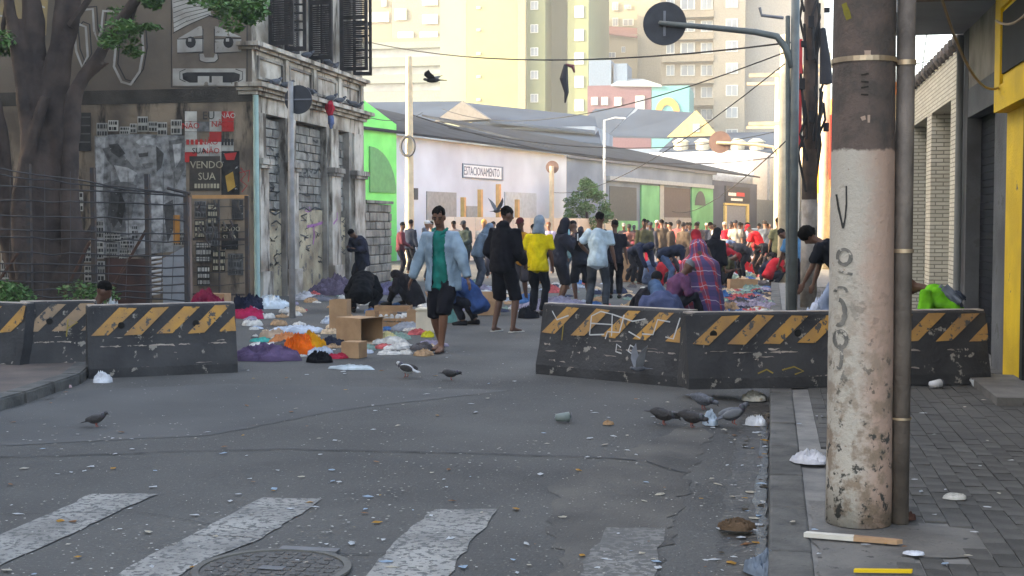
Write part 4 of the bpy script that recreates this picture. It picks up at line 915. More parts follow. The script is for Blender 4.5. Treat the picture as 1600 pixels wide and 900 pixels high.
# ================================================================== CABLES
cabm = mat('cable_black', (.02, .02, .022))
def cable(p, q, sag, r, label):
    p, q = Vector(p), Vector(q); pts = [p.lerp(q, k / 14) - Vector((0, 0, sag * 4 * (k / 14) * (1 - k / 14))) for k in range(15)]
    bm = BM(); tube(bm, pts, r, n=5); o = tag(put('overhead_cable', bm, cabm), label, 'cable', 'overhead cables'); return o
cable(PD(560, 62, 45), PD(1238, 66, 25), .5, .018, 'dark cable strung from the corner building to the traffic post')
cable(PD(690, 170, 62), PD(1226, 82, 25), .9, .014, 'thin cable running from the white yard up to the traffic post')
cable(PD(860, 300, 70), PD(1226, 100, 25), .8, .012, 'thin cable slanting up from the small round sign')
cable(PD(1050, 330, 90), PD(1260, 190, 26), .7, .015, 'cable from the shop row to the brown utility pole')
cable(PD(645, 180, 63), PD(1215, 245, 80), 1.2, .03, 'cable sagging across the front of the far roofs')
cable(PD(700, 200, 63), PD(1215, 205, 80), 1.0, .025, 'upper cable crossing before the far roofs')
cable(PD(560, 178, 44), PD(660, 176, 62), .3, .015, 'short cable leaving the corner building for the far pole')
cable(PD(1466, -20, 10), PD(1560, 137, 13), .25, .012, 'beige cable drooping beneath the canopy')
cable(PD(1556, 32, 12), PD(1625, -10, 11), .12, .012, 'short beige loop of cable on the yellow shop')
cable(PD(1415, 100, 22), PD(1470, 85, 20), .05, .008, 'thin cable tied to the roof of the brick shop')
cable(PD(1432, 160, 24), PD(1452, 20, 20), .1, .008, 'thin wire rising from the brick shop roof')
for nm in ('overhead_cable.007', 'overhead_cable.008'):
    if nm in bpy.data.objects: bpy.data.objects[nm].data.materials[0] = plain('cable_beige', (170, 150, 125))
# old shoes and rags snagged on the cable
hp = PD(884, 101, 33); o = thing('snagged_rag', 'dark rag hanging from the long cable before the yellow tower', 'rag', hp)
bm = BM(); tube(bm, [(0, 0, 0), (-.05, 0, -.35), (.02, 0, -.7), (-.02, .02, -.95)], [.05, .11, .06, .02], n=7); put('cloth', bm, plain('rag_dark', (44, 44, 50)), o, local=True); bm = BM(); tube(bm, [(.0, 0, 0), (.18, 0, -.05), (.22, 0, -.2)], [.03, .06, .02], n=6); put('knot', bm, plain('rag_red', (110, 60, 64)), o, local=True)

# ================================================================== BARRIERS
barm = mat('barrier_black', (.048, .047, .049), (.024, .024, .026), rough=.75, scale=2.2, bump=.5, bscale=25, c3=(.24, .22, .19), s3=7, t3=.615)
stripem = mat('stripe_orange', (.46, .245, .06), (.28, .16, .07), rough=.7, scale=3.5, bump=.3, detail=9, c3=(.07, .068, .066), s3=12, t3=.56)
stripeo = mat('stripe_faded', (.30, .20, .12), (.2, .145, .10), rough=.7, scale=5, bump=.3, c3=(.05, .05, .052), s3=9, t3=.55)
rimm = mat('concrete_rim', (.40, .34, .29), (.2, .17, .15), scale=6, bump=.4)
chalk = mat('chalk_white', (.52, .52, .52), (.38, .38, .38), bump=.1); ochs = mat('spray_ochre', (.30, .22, .05), bump=.1)
def barrier(p, q, H, label, stripes, sm=stripem, graf=None, z=0.0, chips=10, seed=0, holes=(.25, .75)):
    p, q = Vector(p), Vector(q); p.z = q.z = z; L_ = (q - p).length; rz = math.atan2(q.y - p.y, q.x - p.x)
    random.seed(seed)
    o = thing('concrete_barrier', label, 'barrier', p, rz, 'striped concrete barriers across the street')
    prof = [(0, 0), (.0, .1), (.06, .33), (.13, H - .02), (.15, H), (.27, H), (.29, H - .02), (.36, .33), (.42, .1), (.42, 0)]
    bm = BM(); N = 26; rows = []
    for i in range(N + 1):
        x = L_ * i / N; row = []
        for (y, zz_) in prof:
            e = .012 if i in (0, N) else 0; ex = e if i == 0 else -e
            jj = noise.noise(Vector((x * 4 + seed * 7, y * 9, zz_ * 5))) * .006
            row.append(bm.verts.new((x, y + (.012 if e and y < .2 else -.012 if e else 0) + jj, zz_ - (.008 if e and zz_ > .3 else 0) + (abs(jj) if zz_ > .05 else 0))))
        rows.append(row)
    for a, b2_ in zip(rows, rows[1:]):
        for k in range(len(prof)): k2 = (k + 1) % len(prof); bm.faces.new((a[k], b2_[k], b2_[k2], a[k2]))
    bm.faces.new(rows[0]); bm.faces.new(rows[-1][::-1]); bmesh.ops.recalc_face_normals(bm, faces=bm.faces)
    put('body', bm, barm, o, local=True)
    def fp_(x, zz_, lift=.009):
        a, b2_ = ((.06, .33), (.13, H - .02)) if zz_ > .33 else ((0, .1), (.06, .33)); t = (zz_ - a[1]) / (b2_[1] - a[1]); return Vector((x, a[0] + (b2_[0] - a[0]) * t - lift, zz_))
    zl, zh = H * .585, H - .03; sl = .30; wd_ = .17
    for k in range(stripes):
        x = .04 + k * (L_ + .1) / stripes
        P = []
        for (xx, zv) in ((x, zl), (x + wd_, zl), (x + wd_ + sl, zh), (x + sl, zh)):
            P.append((xx, zv))
        # clip to the barrier's length
        Q = []
        for (a, b2_) in zip(P, P[1:] + P[:1]):
            ia, ib = a[0] <= L_ - .01, b2_[0] <= L_ - .01
            if ia: Q.append(a)
            if ia != ib: t = (L_ - .01 - a[0]) / (b2_[0] - a[0]); Q.append((L_ - .01, a[1] + (b2_[1] - a[1]) * t))
        if len(Q) < 3: continue
        bm = BM(); slab(bm, [fp_(xx + random.uniform(-.01, .01), zv + random.uniform(-.008, .008), .007) for xx, zv in Q], (0, -.003, 0)); put('stripe', bm, sm, o, local=True)
    for u in holes:
        c = fp_(L_ * u, H * .72, .011); bm = BM(); cyl(bm, c, c + Vector((0, -.002, 0)), .035, n=14); put('lifting_hole', bm, mat('hole', (.01, .01, .01)), o, local=True)
    bm = BM(); box(bm, (.012, .148, H - .01), (L_ - .012, .272, H + .006)); put('worn_top', bm, rimm, o, local=True)
    for k in range(chips * 3):
        x, zv = random.uniform(.05, L_ - .2), random.choice((.06, .10, .33, .33, random.uniform(.1, .6))); wv, hv = random.choice((random.uniform(.01, .05), random.uniform(.02, .12), random.uniform(.05, .2))), random.uniform(.003, .013)
        bm = BM(); n_ = 9; pts = [fp_(x + wv * (.5 + .5 * math.cos(6.28 * i / n_)) + random.uniform(-.008, .008), max(.105, min(H - .05, zv + hv * math.sin(6.28 * i / n_) + random.uniform(-.006, .006) + (i - 4) * random.uniform(0, .004))), .0075) for i in range(n_)]
        bm.faces.new([bm.verts.new(v) for v in pts]); put('paint_chip', bm, rimm, o, local=True)
    for (P, m) in graf or ():
        bm = BM(); pts = [fp_(u * L_, v * H, .0125) for u, v in P]; A_, B_ = [], []
        for i, pt in enumerate(pts):
            t = (pts[min(i + 1, len(pts) - 1)] - pts[max(0, i - 1)]).normalized(); nn = Vector((-t.z, 0, t.x)) * .007; A_.append(bm.verts.new(pt + nn)); B_.append(bm.verts.new(pt - nn))
        for i in range(len(pts) - 1): bm.faces.new((A_[i], B_[i], B_[i + 1], A_[i + 1]))
        put('spray_line', bm, m, o, local=True)
    return o
gD = [([(.36,.60),(.36,.86),(.42,.93),(.50,.9),(.51,.6),(.51,.76),(.36,.76)], chalk), ([(.36,.60),(.46,.62)], chalk), ([(.50,.9),(.64,.82),(.72,.86)], chalk), ([(.58,.9),(.56,.66),(.48,.66),(.47,.56)], chalk), ([(.62,.68),(.70,.60)], chalk),
      ([(.71,.66),(.78,.66),(.80,.86),(.88,.84)], chalk), ([(.94,.9),(.91,.62),(.86,.64)], chalk), ([(.58,.46),(.55,.5),(.55,.4),(.59,.38)], chalk), ([(.68,.46),(.64,.5),(.63,.42),(.68,.36),(.71,.37)], chalk), ([(.08,.9),(.12,.78),(.2,.85)], chalk), ([(.17,.5),(.17,.72)], ochs)]
barrier(G(836,584), G(1068,606), .765, 'striped barrier with white scrawled letters sprayed on its face', 5, graf=gD, chips=16, seed=1, holes=())
bE = barrier(G(1077,609,SW + .006), G(1549,600,SW + .006), .70, 'long striped barrier bridging the gutter onto the pavement', 9, z=SW + .006, chips=18, seed=2, holes=(.085, .36), graf=[([(.30,.24),(.34,.28),(.37,.22),(.34,.18)], ochs), ([(.22,.2),(.25,.25),(.27,.2)], ochs)])
barrier(G(139,592), G(372,582), .765, 'striped barrier with a bright orange band and two lifting holes', 5, chips=16, seed=3, holes=(.22, .72))
barrier(G(28,583), G(150,580), .775, 'striped barrier with faded stripes wedged behind the bright one', 3, sm=stripeo, chips=8, seed=4, holes=(.4,), graf=[([(.62,.5),(.64,.75),(.76,.7),(.64,.62)], ochs)])
barrier(G(-170,576), G(30,585), .765, 'striped barrier with a broken pale concrete edge by the kerb', 4, chips=10, seed=5)

# ================================================================== FENCED LOT AND TREE
fence = thing('wire_fence', 'dark post and wire fence around the tree lot', 'fence', (-14, 22, 0))
ironm = mat('fence_iron', (.035, .035, .04), (.06, .04, .03), rough=.7, scale=8, bump=.2); wirem = mat('fence_wire', (.04, .04, .045), rough=.5, bump=0)
FY = 21.8
tops = [PY(px, py, FY) for px, py in ((-60, 262), (44, 256), (145, 262), (230, 272), (291, 300))]
for p in tops:
    bm = BM(); box(bm, (p.x - .04, FY - .04, 0), (p.x + .04, FY + .04, p.z)); put('post', bm, ironm, fence)
for y0 in (258, 270, 290, 314, 338, 360, 372, 395, 412, 425, 440, 452, 462):
    a, b2_ = PY(-60, y0 - 3, FY), PY(291, max(y0 + 6, 306), FY); pts = [a.lerp(b2_, k / 12) + Vector((0, -.05, noise.noise(Vector((k * .7, y0, 0))) * .05)) for k in range(13)]
    bm = BM(); tube(bm, pts, .013, n=4); put('wire', bm, wirem, fence)
for px in (16, 70, 110, 172, 200, 255, 272):
    a, b2_ = PY(px, 268, FY), PY(px - 4, 468, FY); bm = BM(); tube(bm, [a, a.lerp(b2_, .5) + Vector((.03, 0, 0)), b2_], .006, n=4); put('wire', bm, wirem, fence)
for (a, b2_) in (((228, 360), (165, 468)), ((140, 378), (100, 460)), ((28, 395), (-10, 450))):
    bm = BM(); p, q = PY(*a, FY + .3), PY(*b2_, FY + .3); tube(bm, [p, q], .03, n=6); put('brace', bm, mat('rust', (.10, .05, .035), (.05, .03, .025), bump=.3), fence)
bm = BM(); p, q = PY(262, 294, FY), PY(297, 303, FY); tube(bm, [p, q], .03, n=6); put('rail', bm, ironm, fence)
rs = thing('rusty_sheet', 'rusty brown metal sheet standing inside the fence', 'metal sheet', PY(198, 352, 22.6)); rs.location.z = 0
bm = BM(); a, b2_ = PY(166, 404, 22.6), PY(230, 404, 22.6); box(bm, (a.x, 22.6, 0), (b2_.x, 22.63, a.z)); put('sheet', bm, mat('rust_sheet', (.075, .035, .028), (.035, .022, .02), rough=.8, scale=3, bump=.4, c3=(.14, .12, .1), s3=6, t3=.66), rs)
lv = thing('louvre_panel', 'white slatted louvre panel leaning inside the fence', 'panel', PY(246, 352, 22.7)); lv.location.z = 0
for k in range(9):
    a, b2_ = PY(234, 406 + k * 7, 22.7), PY(252, 403 + k * 7, 22.7); bm = BM(); slab(bm, [a, b2_, b2_ + Vector((0, .05, .03)), a + Vector((0, .05, .03))], (0, 0, .02)); put('slat', bm, plain('slat_grey', (168, 168, 170)), lv)
bm = BM(); a = PY(254, 404, 22.74); b2_ = PY(288, 386, 22.74); slab(bm, [(a.x, 22.74, .0), (b2_.x, 22.74, .0), (b2_.x, 22.74, b2_.z), (a.x, 22.74, a.z)], (0, .03, 0)); put('board', bm, plain('board_grey', (140, 142, 146)), lv)
gt = thing('wire_gate', 'makeshift wire gate with a wooden top rail against the poster wall', 'gate', PY(345, 352, 25.6)); gt.location.z = 0
GY = 25.6
for a, b2_, c, d, m, nm in ((289, 308, 300, 472, plain('post_pink', (150, 128, 118)), 'wooden_post'), (383, 306, 390, 470, ironm, 'post'), (301, 305, 387, 310, plain('rail_wood', (184, 138, 92)), 'top_rail'), (341, 312, 344, 466, ironm, 'stile'), (302, 372, 383, 376, ironm, 'rail'), (302, 458, 383, 462, ironm, 'rail')):
    p, q = PY(a, b2_, GY), PY(c, d, GY); bm = BM(); box(bm, (p.x, GY - (.04 if nm in ('wooden_post', 'post') else .03), max(0, q.z)), (q.x, GY + .03, p.z)); put(nm, bm, m, gt)
for k in range(7):
    p, q = PY(303, 320 + k * 21, GY - .035), PY(382, 322 + k * 20, GY - .035); bm = BM(); tube(bm, [p, p.lerp(q, .5) + Vector((0, 0, -.03)), q], .008, n=4); put('wire', bm, wirem, gt)
random.seed(3)
for k in range(14):
    p = PY(random.uniform(305, 380), random.uniform(312, 368), GY - .06); bm = BM(); tube(bm, [p, p + Vector((random.uniform(-.06, .06), 0, -.1)), p + Vector((random.uniform(-.08, .08), 0, -.2))], [.02, .03, .01], n=5); put('rag_strip', bm, random.choice((plain('rg1', (110, 108, 110)), plain('rg2', (60, 54, 56)), plain('rg4', (78, 74, 70)))), gt)

# --- tree with forked trunk
tb = G(62, 482, 0); tree = thing('tree', 'old fig tree with many twisting fused trunks inside the wire fence', 'tree', (tb.x, 23.6, 0))
barkm = mat('bark', (.07, .05, .043), (.033, .025, .023), rough=.95, scale=2.5, bump=.9, bscale=14)
TY = 23.6
def limb(P, r0, r1, dy=0.0):
    pts = []; rs_ = []; m_ = len(P) * 4
    q = [PY(x, y, TY + dy) for x, y in P]
    for i in range(len(q) - 1):
        for k in range(4):
            t = k / 4; a = q[max(0, i - 1)]; b2_, c = q[i], q[i + 1]; d = q[min(len(q) - 1, i + 2)]
            pts.append(.5 * ((2 * b2_) + (-a + c) * t + (2 * a - 5 * b2_ + 4 * c - d) * t * t + (-a + 3 * b2_ - 3 * c + d) * t ** 3))
    pts.append(q[-1]); nn = len(pts)
    for i in range(nn): rs_.append((r0 + (r1 - r0) * i / (nn - 1)) * (1 + .12 * noise.noise(pts[i] * 1.7)))
    bm_ = tbm; tube(bm_, pts, rs_, n=10)
tbm = BM()
limb([(75,490),(80,420),(72,330),(62,250),(60,170),(56,90),(50,10),(42,-60)], 0.360, 0.165)
limb([(70,480),(50,380),(38,300),(46,220),(36,140),(22,60),(14,0),(0,-80)], 0.230, 0.090, -.25)
limb([(80,470),(95,360),(92,250),(88,180),(98,110),(110,40),(122,-40)], 0.259, 0.128, .1)
limb([(85,470),(112,400),(108,300),(112,200),(118,145),(150,95),(180,45),(212,0),(250,-50)], 0.230, 0.075, -.2)
limb([(90,470),(125,395),(148,340)], 0.259, 0.015, -.15); limb([(55,480),(20,400),(8,310),(2,220),(-15,140),(-40,40)], 0.230, 0.120, .2); limb([(66,170),(84,80),(95,0),(100,-60)], 0.130, 0.090, -.1)
limb([(45,480),(30,380),(30,300),(48,230),(70,150)], 0.158, 0.090, -.35); limb([(118,145),(150,110),(170,98)], 0.086, 0.030, -.2)
put('trunk', remesh(tbm, .045, 2, .03, 3.0), barkm, tree)
leafm = mat('leaf', (.075, .17, .035), (.04, .10, .022), rough=.6, scale=2.5, bump=0, spec=.4)
def leaves(name, centers, n_, size, m, par, seed=0, local=False):
    random.seed(seed); vs, fs = [], []
    for k in range(n_):
        c, r = centers[k % len(centers)]
        while True:
            d = Vector((random.uniform(-1, 1), random.uniform(-1, 1), random.uniform(-1, 1)))
            if d.length < 1: break
        p = Vector(c) + Vector((d.x * r[0], d.y * r[1], d.z * r[2]))
        a = Vector((random.gauss(0, 1), random.gauss(0, 1), random.gauss(0, .5))).normalized(); b2_ = a.cross(Vector((random.gauss(0, .6), random.gauss(0, .6), 1))).normalized(); s = size * random.uniform(.6, 1.3)
        i = len(vs); vs += [p - a * s, p + b2_ * s * .42, p + a * s, p - b2_ * s * .42]; fs.append((i, i + 1, i + 2, i + 3))
    me = bpy.data.meshes.new(name); me.from_pydata([tuple(v) for v in vs], [], fs); put(name, me, m, par, local=local)
cl = []
random.seed(9)
for px, py, r in ((198, 55, .34), (205, 35, .3), (190, 70, .25), (218, 45, .2), (340, 2, .35), (370, 14, .42), (385, 30, .3), (360, 0, .4), (330, -10, .4), (395, 8, .28), (392, 42, .14), (240, 5, .2), (225, 0, .25), (2, 75, .3), (0, 90, .22)):
    for k in range(3): cl.append((PY(px + random.uniform(-22, 22), py + random.uniform(-16, 14), TY - random.uniform(-.8, 1.1)), (r * random.uniform(.5, 1.1), r * 1.2, r * random.uniform(.3, .75))))
for k in range(46): cl.append((PY(random.uniform(-150, 420), random.uniform(-330, -45), TY + random.uniform(-2.5, 2.5)), (.8, .9, .4)))
leaves('crown', cl, 9500, .07, leafm, tree, 4)
bm = BM()
for P in ([(250,-50),(300,-30),(345,-10),(385,25)], [(212,0),(205,30),(200,60)], [(110,40),(180,-60),(280,-120)], [(14,0),(5,40),(0,85)]):
    tube(bm, [PY(x, y, TY - .1) for x, y in P], [.08, .05, .03, .015][:len(P)], n=6)
put('branches', bm, barkm, tree)
# weeds at the foot of the lot wall
wd = thing('weed_patch', 'patch of green weeds growing at the foot of the tree', 'plant', (tb.x - .8, 21.4, 0))
leaves('foliage', [(PY(px, 455 + (k % 3) * 4, 21.3), (.35, .3, .22)) for k, px in enumerate((5, 18, 30, 0, 12, 24, 118, 150, 160))], 1500, .05, leafm, wd, 8)
# round bush before the grey shop row
p = WP(916, 352, 2.5); p.z = 0; bush = thing('bushy_tree', 'small round green tree in front of the grey shop row', 'tree', p)
bm = BM(); tube(bm, [(0, 0, 0), (.1, 0, 1.2), (0, 0, 3)], [.14, .11, .06], n=8); put('trunk', bm, barkm, bush, local=True)
random.seed(21); cl = []
for k in range(60):
    a = random.uniform(0, 6.28); h = random.uniform(0, 1); rr = 1.35 * math.sin(math.pi * min(1, h * .82 + .16)) * random.uniform(.55, 1)
    cl.append(((math.cos(a) * rr, math.sin(a) * rr, .9 + h * 3.2), (.36, .36, .28)))
leaves('crown', cl, 9000, .10, mat('leaf_far', (.10, .22, .06), (.05, .13, .035), rough=.6, scale=1.5, bump=0), bush, 6, True)

# ================================================================== PEOPLE
def ik(a, b, l1, l2, hint):
    a, b = Vector(a), Vector(b); d = b - a; D = d.length
    if D > (l1 + l2) * .999: b = a + d * ((l1 + l2) * .999 / D); d = b - a; D = d.length
    x = (l1 * l1 - l2 * l2 + D * D) / (2 * D); h = math.sqrt(max(0, l1 * l1 - x * x)); t = d / D
    hv = Vector(hint); hv = hv - t * hv.dot(t); hv.normalize()
    return a + t * x + hv * h, b
def skeleton(pel=(0, 0, .92), lean=3, curl=4, side=0, aL=(-.1, 0, .075), aR=(.1, 0, .075), wL=(-.28, .06, .84), wR=(.28, .06, .84), hy=0, hp=0, eh=None, kh=None, foot=None):
    J = {}; p = Vector(pel); l = R(lean); l2 = R(lean + curl)
    d1 = Vector((math.sin(R(side)), math.sin(l), math.cos(l))).normalized(); d2 = Vector((math.sin(R(side)), math.sin(l2), math.cos(l2))).normalized()
    J['pel'] = p; J['waist'] = p + d1 * .17; J['chest'] = J['waist'] + d1.lerp(d2, .5) * .2; J['top'] = J['chest'] + d2 * .15; J['neck'] = J['top'] + d2 * .07
    hl = l2 + R(hp); dh = Vector((math.sin(R(side)), math.sin(hl), math.cos(hl))).normalized()
    J['head'] = J['neck'] + dh * .155; J['dh'] = dh
    J['HM'] = Matrix.Rotation(R(hy), 3, 'Z') @ Matrix.Rotation(-hl, 3, 'X')
    for s, n_, a, w_ in ((-1, 'L', aL, wL), (1, 'R', aR, wR)):
        sh = J['top'] + Vector((s * .165, 0, -.03)); J['sh' + n_] = sh
        J['el' + n_], J['wr' + n_] = ik(sh, w_, .29, .26, (eh or {}).get(n_, (s * .5, -.8, -.2)))
        hp_ = p + Vector((s * .09, 0, -.03)); J['hip' + n_] = hp_
        J['kn' + n_], J['an' + n_] = ik(hp_, a, .43, .425, (kh or {}).get(n_, (s * .12, 1, .1)))
        J['ft' + n_] = Vector((foot or {}).get(n_, (s * .15, 1, 0))).normalized()
    return J
def inflate_torso(bm, J, k, hem=0.0, top=True, n=14):
    p = [J['pel'] + (J['pel'] - J['waist']).normalized() * hem, J['pel'], J['waist'], J['chest'], J['top'], J['top'] + (J['neck'] - J['top']) * .55]
    r = [(.165 + k, .115 + k), (.165 + k, .118 + k), (.15 + k, .105 + k), (.172 + k, .122 + k), (.128 + k, .095 + k), (.062 + k * .7, .065 + k * .7)]
    if not hem: p, r = p[1:], r[1:]
    tube(bm, p, r, n=n, lat=(1, 0, 0))
def person(label, at, face, H=1.72, pose=None, sk=0, top=('tee', (60, 60, 60)), bottom=('pants', (40, 40, 45)), hair=('short', (20, 17, 16)), shoes=None, vox=.02, group=None, z=0.0, extra=None, seed=1):
    J = skeleton(**(pose or {})); s = H / 1.72
    o = thing('person', label, 'person', (at[0], at[1], z), R(face), group); o.scale = (s,) * 3
    fine = vox < .016
    bm = BM(); inflate_torso(bm, J, -.012)
    tube(bm, [J['top'], J['neck'], J['head'] - J['dh'] * .03], [.07, .056, .055], n=10)
    hm, hc = J['HM'], J['head']
    ell(bm, hc + hm @ Vector((0, -.005, .02)), (.076, .095, .098), hm); ell(bm, hc + hm @ Vector((0, .025, -.055)), (.056, .062, .065), hm)
    ell(bm, hc + hm @ Vector((0, .1, -.018)), (.015, .02, .024), hm, 8, 6)
    for sx in (-1, 1): ell(bm, hc + hm @ Vector((sx * .078, -.008, -.012)), (.012, .022, .032), hm, 8, 6)
    ell(bm, hc + hm @ Vector((0, .078, -.062)), (.026, .018, .013), hm, 8, 6)
    for n_ in 'LR':
        sh, el, wr = J['sh' + n_], J['el' + n_], J['wr' + n_]
        tube(bm, [sh, sh.lerp(el, .4), el, el.lerp(wr, .35), wr], [.06, .052, .042, .043, .028], n=10)
        d = (wr - el).normalized(); sd_ = d.cross(Vector((0, 0, 1))); sd_ = sd_.normalized() if sd_.length > .1 else Vector((0, 1, 0)); up_v = sd_.cross(d)
        fw = Vector((0, 1, 0)) - d * d.y; fw = fw.normalized() if fw.length > .1 else up_v
        cr = d.cross(fw)
        if fine:
            tube(bm, [wr, wr + d * .045, wr + d * .09], [(.025, .017), (.038, .019), (.038, .017)], n=10, lat=fw)
            for q in range(4):
                b_ = wr + d * .085 + fw * ((q - 1.5) * .02); l_ = (.07, .08, .075, .058)[q]; cv = cr * (.4 if n_ == 'L' else -.4)
                tube(bm, [b_, b_ + d * l_ * .5 + cv * .01, b_ + d * l_ * .85 + cv * .06], [.0105, .0095, .008], n=6)
            b_ = wr + d * .03 + fw * .03; tube(bm, [b_, b_ + fw * .025 + d * .03, b_ + fw * .03 + d * .06], [.013, .011, .009], n=6)
        else:
            tube(bm, [wr, wr + d * .05, wr + d * .1], [(.026, .02), (.04, .022), (.036, .02)], n=8, lat=fw)
            for q in range(4):
                b_ = wr + d * .09 + fw * ((q - 1.5) * .022); tube(bm, [b_, b_ + d * .04, b_ + d * (.07, .08, .075, .06)[q]], .011, n=5)
            b_ = wr + d * .03 + fw * .03; tube(bm, [b_, b_ + fw * .03 + d * .04], .012, n=5)
        h, kn, an = J['hip' + n_], J['kn' + n_], J['an' + n_]; ft = J['ft' + n_]
        tube(bm, [h, h.lerp(kn, .5), kn, kn.lerp(an, .3), kn.lerp(an, .7), an], [.088, .075, .056, .058, .042, .036], n=10)
        ell(bm, an + Vector((0, 0, -.035)) - ft * .02, (.035, .035, .038)); tube(bm, [an + Vector((0, 0, -.03)), an + ft * .09 + Vector((0, 0, -.045)), an + ft * .175 + Vector((0, 0, -.058))], [.034, (.043, .028), (.038, .016)], n=8, lat=ft.cross(Vector((0, 0, 1))))
    put('body', remesh(bm, vox, 2), skin(sk), o, local=True)
    # lower garment
    if bottom:
        kind, c = bottom; bm = BM()
        tube(bm, [J['waist'].lerp(J['pel'], .45), J['pel'], J['pel'] + (J['pel'] - J['waist']).normalized() * .08], [(.15, .11), (.166, .126), (.165, .125)], n=14, lat=(1, 0, 0))
        for n_ in 'LR':
            h, kn, an = J['hip' + n_], J['kn' + n_], J['an' + n_]
            if kind == 'shorts': P_, r_ = [h, h.lerp(kn, .5), h.lerp(kn, .95), kn.lerp(an, .06)], [.105, .102, .098, .098]
            else: P_, r_ = [h, h.lerp(kn, .5), kn, kn.lerp(an, .5), kn.lerp(an, .93)], [.105, .094, .078, .072, .066]
            tube(bm, P_, r_, n=12)
        put('shorts' if kind == 'shorts' else 'trousers', remesh(bm, vox, 2, .02, 9, seed), c if not isinstance(c, tuple) else cloth(c), o, local=True)
    # upper garment
    if top:
        kind, c = top; bm = BM(); k = {'tee': .03, 'long': .026, 'hood': .045, 'coat': .055, 'vest': .034}[kind]; hem = {'tee': .12, 'long': .1, 'hood': .08, 'coat': .22, 'vest': .13}[kind]
        inflate_torso(bm, J, k, hem)
        for n_ in 'LR':
            sh, el, wr = J['sh' + n_], J['el' + n_], J['wr' + n_]; ex = k * .75
            if kind == 'tee': tube(bm, [sh - (el - sh) * .1, sh.lerp(el, .35), sh.lerp(el, .78)], [.068 + ex, .066 + ex, .066 + ex], n=10)
            elif kind == 'vest': ell(bm, sh - Vector((.02 if n_ == 'R' else -.02, 0, 0)), (.055, .055, .05))
            else: tube(bm, [sh - (el - sh) * .1, sh.lerp(el, .5), el, el.lerp(wr, .5), wr], [.066 + ex, .058 + ex, .05 + ex, .044 + ex, .032 + ex], n=10)
        if kind == 'hood' and hair and hair[0] != 'hood': ell(bm, J['neck'] + Vector((0, -.06, .0)), (.11, .085, .075))
        put({'tee': 't_shirt', 'long': 'shirt', 'hood': 'hoodie', 'coat': 'coat', 'vest': 'vest'}[kind], remesh(bm, vox, 2, .028, 7.5, seed + 5), c if not isinstance(c, tuple) else cloth(c), o, local=True)
    if hair:
        kind, c = hair; bm = BM(); m = c if not isinstance(c, tuple) else cloth(c)
        if kind == 'short': ell(bm, hc + hm @ Vector((0, -.018, .045)), (.083, .096, .092), hm); nm = 'hair'
        elif kind == 'afro': ell(bm, hc + hm @ Vector((0, -.025, .05)), (.115, .118, .115), hm); ell(bm, hc + hm @ Vector((.03, -.07, .02)), (.09, .08, .09), hm); nm = 'hair'
        elif kind == 'bun':
            ell(bm, hc + hm @ Vector((0, -.018, .045)), (.086, .1, .092), hm); nm = 'hair'
            for sx in (-1, 1): ell(bm, hc + hm @ Vector((sx * .07, -.07, .11)), (.04, .04, .045), hm)
        elif kind == 'hood':
            ell(bm, hc + hm @ Vector((0, -.028, .02)), (.105, .108, .13), hm); tube(bm, [hc - J['dh'] * .05 + hm @ Vector((0, -.03, 0)), J['neck'] - Vector((0, .02, .04))], [.10, .125], n=10); nm = 'hood'
        elif kind == 'beanie': ell(bm, hc + hm @ Vector((0, -.02, .05)), (.09, .105, .1), hm); nm = 'beanie'
        else:
            ell(bm, hc + hm @ Vector((0, -.012, .055)), (.085, .1, .078), hm); tube(bm, [hc + hm @ Vector((0, .06, .05)), hc + hm @ Vector((0, .15, .04))], [(.075, .014), (.06, .01)], n=10, lat=hm @ Vector((1, 0, 0))); nm = 'cap'
        put(nm, remesh(bm, min(vox, .018), 1, .012 if nm == 'hair' else .005, 30 if nm == 'hair' else 12, seed), m, o, local=True)
    if shoes:
        for n_ in 'LR':
            an, ft = J['an' + n_], J['ft' + n_]; bm = BM(); l_ = ft.cross(Vector((0, 0, 1)))
            if shoes[0] == 'flip': tube(bm, [an - ft * .06 + Vector((0, 0, -.072)), an + ft * .06 + Vector((0, 0, -.072)), an + ft * .2 + Vector((0, 0, -.072))], [(.038, .008), (.046, .008), (.045, .008)], n=10, lat=l_); nm = 'sandal'
            else: tube(bm, [an - ft * .055 + Vector((0, 0, -.03)), an + ft * .06 + Vector((0, 0, -.035)), an + ft * .19 + Vector((0, 0, -.052))], [(.045, .045), (.05, .04), (.042, .024)], n=10, lat=l_); nm = 'shoe'
            put(nm, bm, cloth(shoes[1]), o, local=True, smooth=True)
    return o, J
def gp(px, py): p = G(px, py); return (p.x, p.y)
def dp(px, dep): p = PD(px, 352, dep); return (p.x, p.y)

# --- the man walking towards us: open denim shirt over a green polo
denim = cloth((140, 160, 176)); polo = cloth((28, 118, 108))
pose = dict(pel=(0, .03, .92), lean=2, curl=3, side=2, aL=(-.03, .2, .085), aR=(.10, -.16, .10), wL=(-.36, .16, .90), wR=(.40, .08, .88), hy=8, hp=14, foot={'L': (-.05, 1, 0), 'R': (.2, 1, -.1)}, eh={'L': (-.9, -.6, 0), 'R': (.9, -.6, 0)})
hero, J = person('man walking in an open light denim shirt over a green polo and black shorts', gp(694, 549), 180 - YAW * 57.3 * .4, 1.79, pose, 0, ('vest', polo), ('shorts', (26, 26, 32)), ('short', (18, 15, 14)), ('flip', (60, 48, 44)), .0125, seed=3)
bm = BM(); inflate_torso(bm, J, .052, .16)
for n_ in 'LR':
    sh, el, wr = J['sh' + n_], J['el' + n_], J['wr' + n_]; tube(bm, [sh - (el - sh) * .12, sh.lerp(el, .5), el, el.lerp(wr, .55), wr.lerp(el, .08)], [.078, .077, .069, .062, .05], n=12)
me = remesh(bm, .0125, 2, .022, 8, 4); b2 = BM(); b2.from_mesh(me)
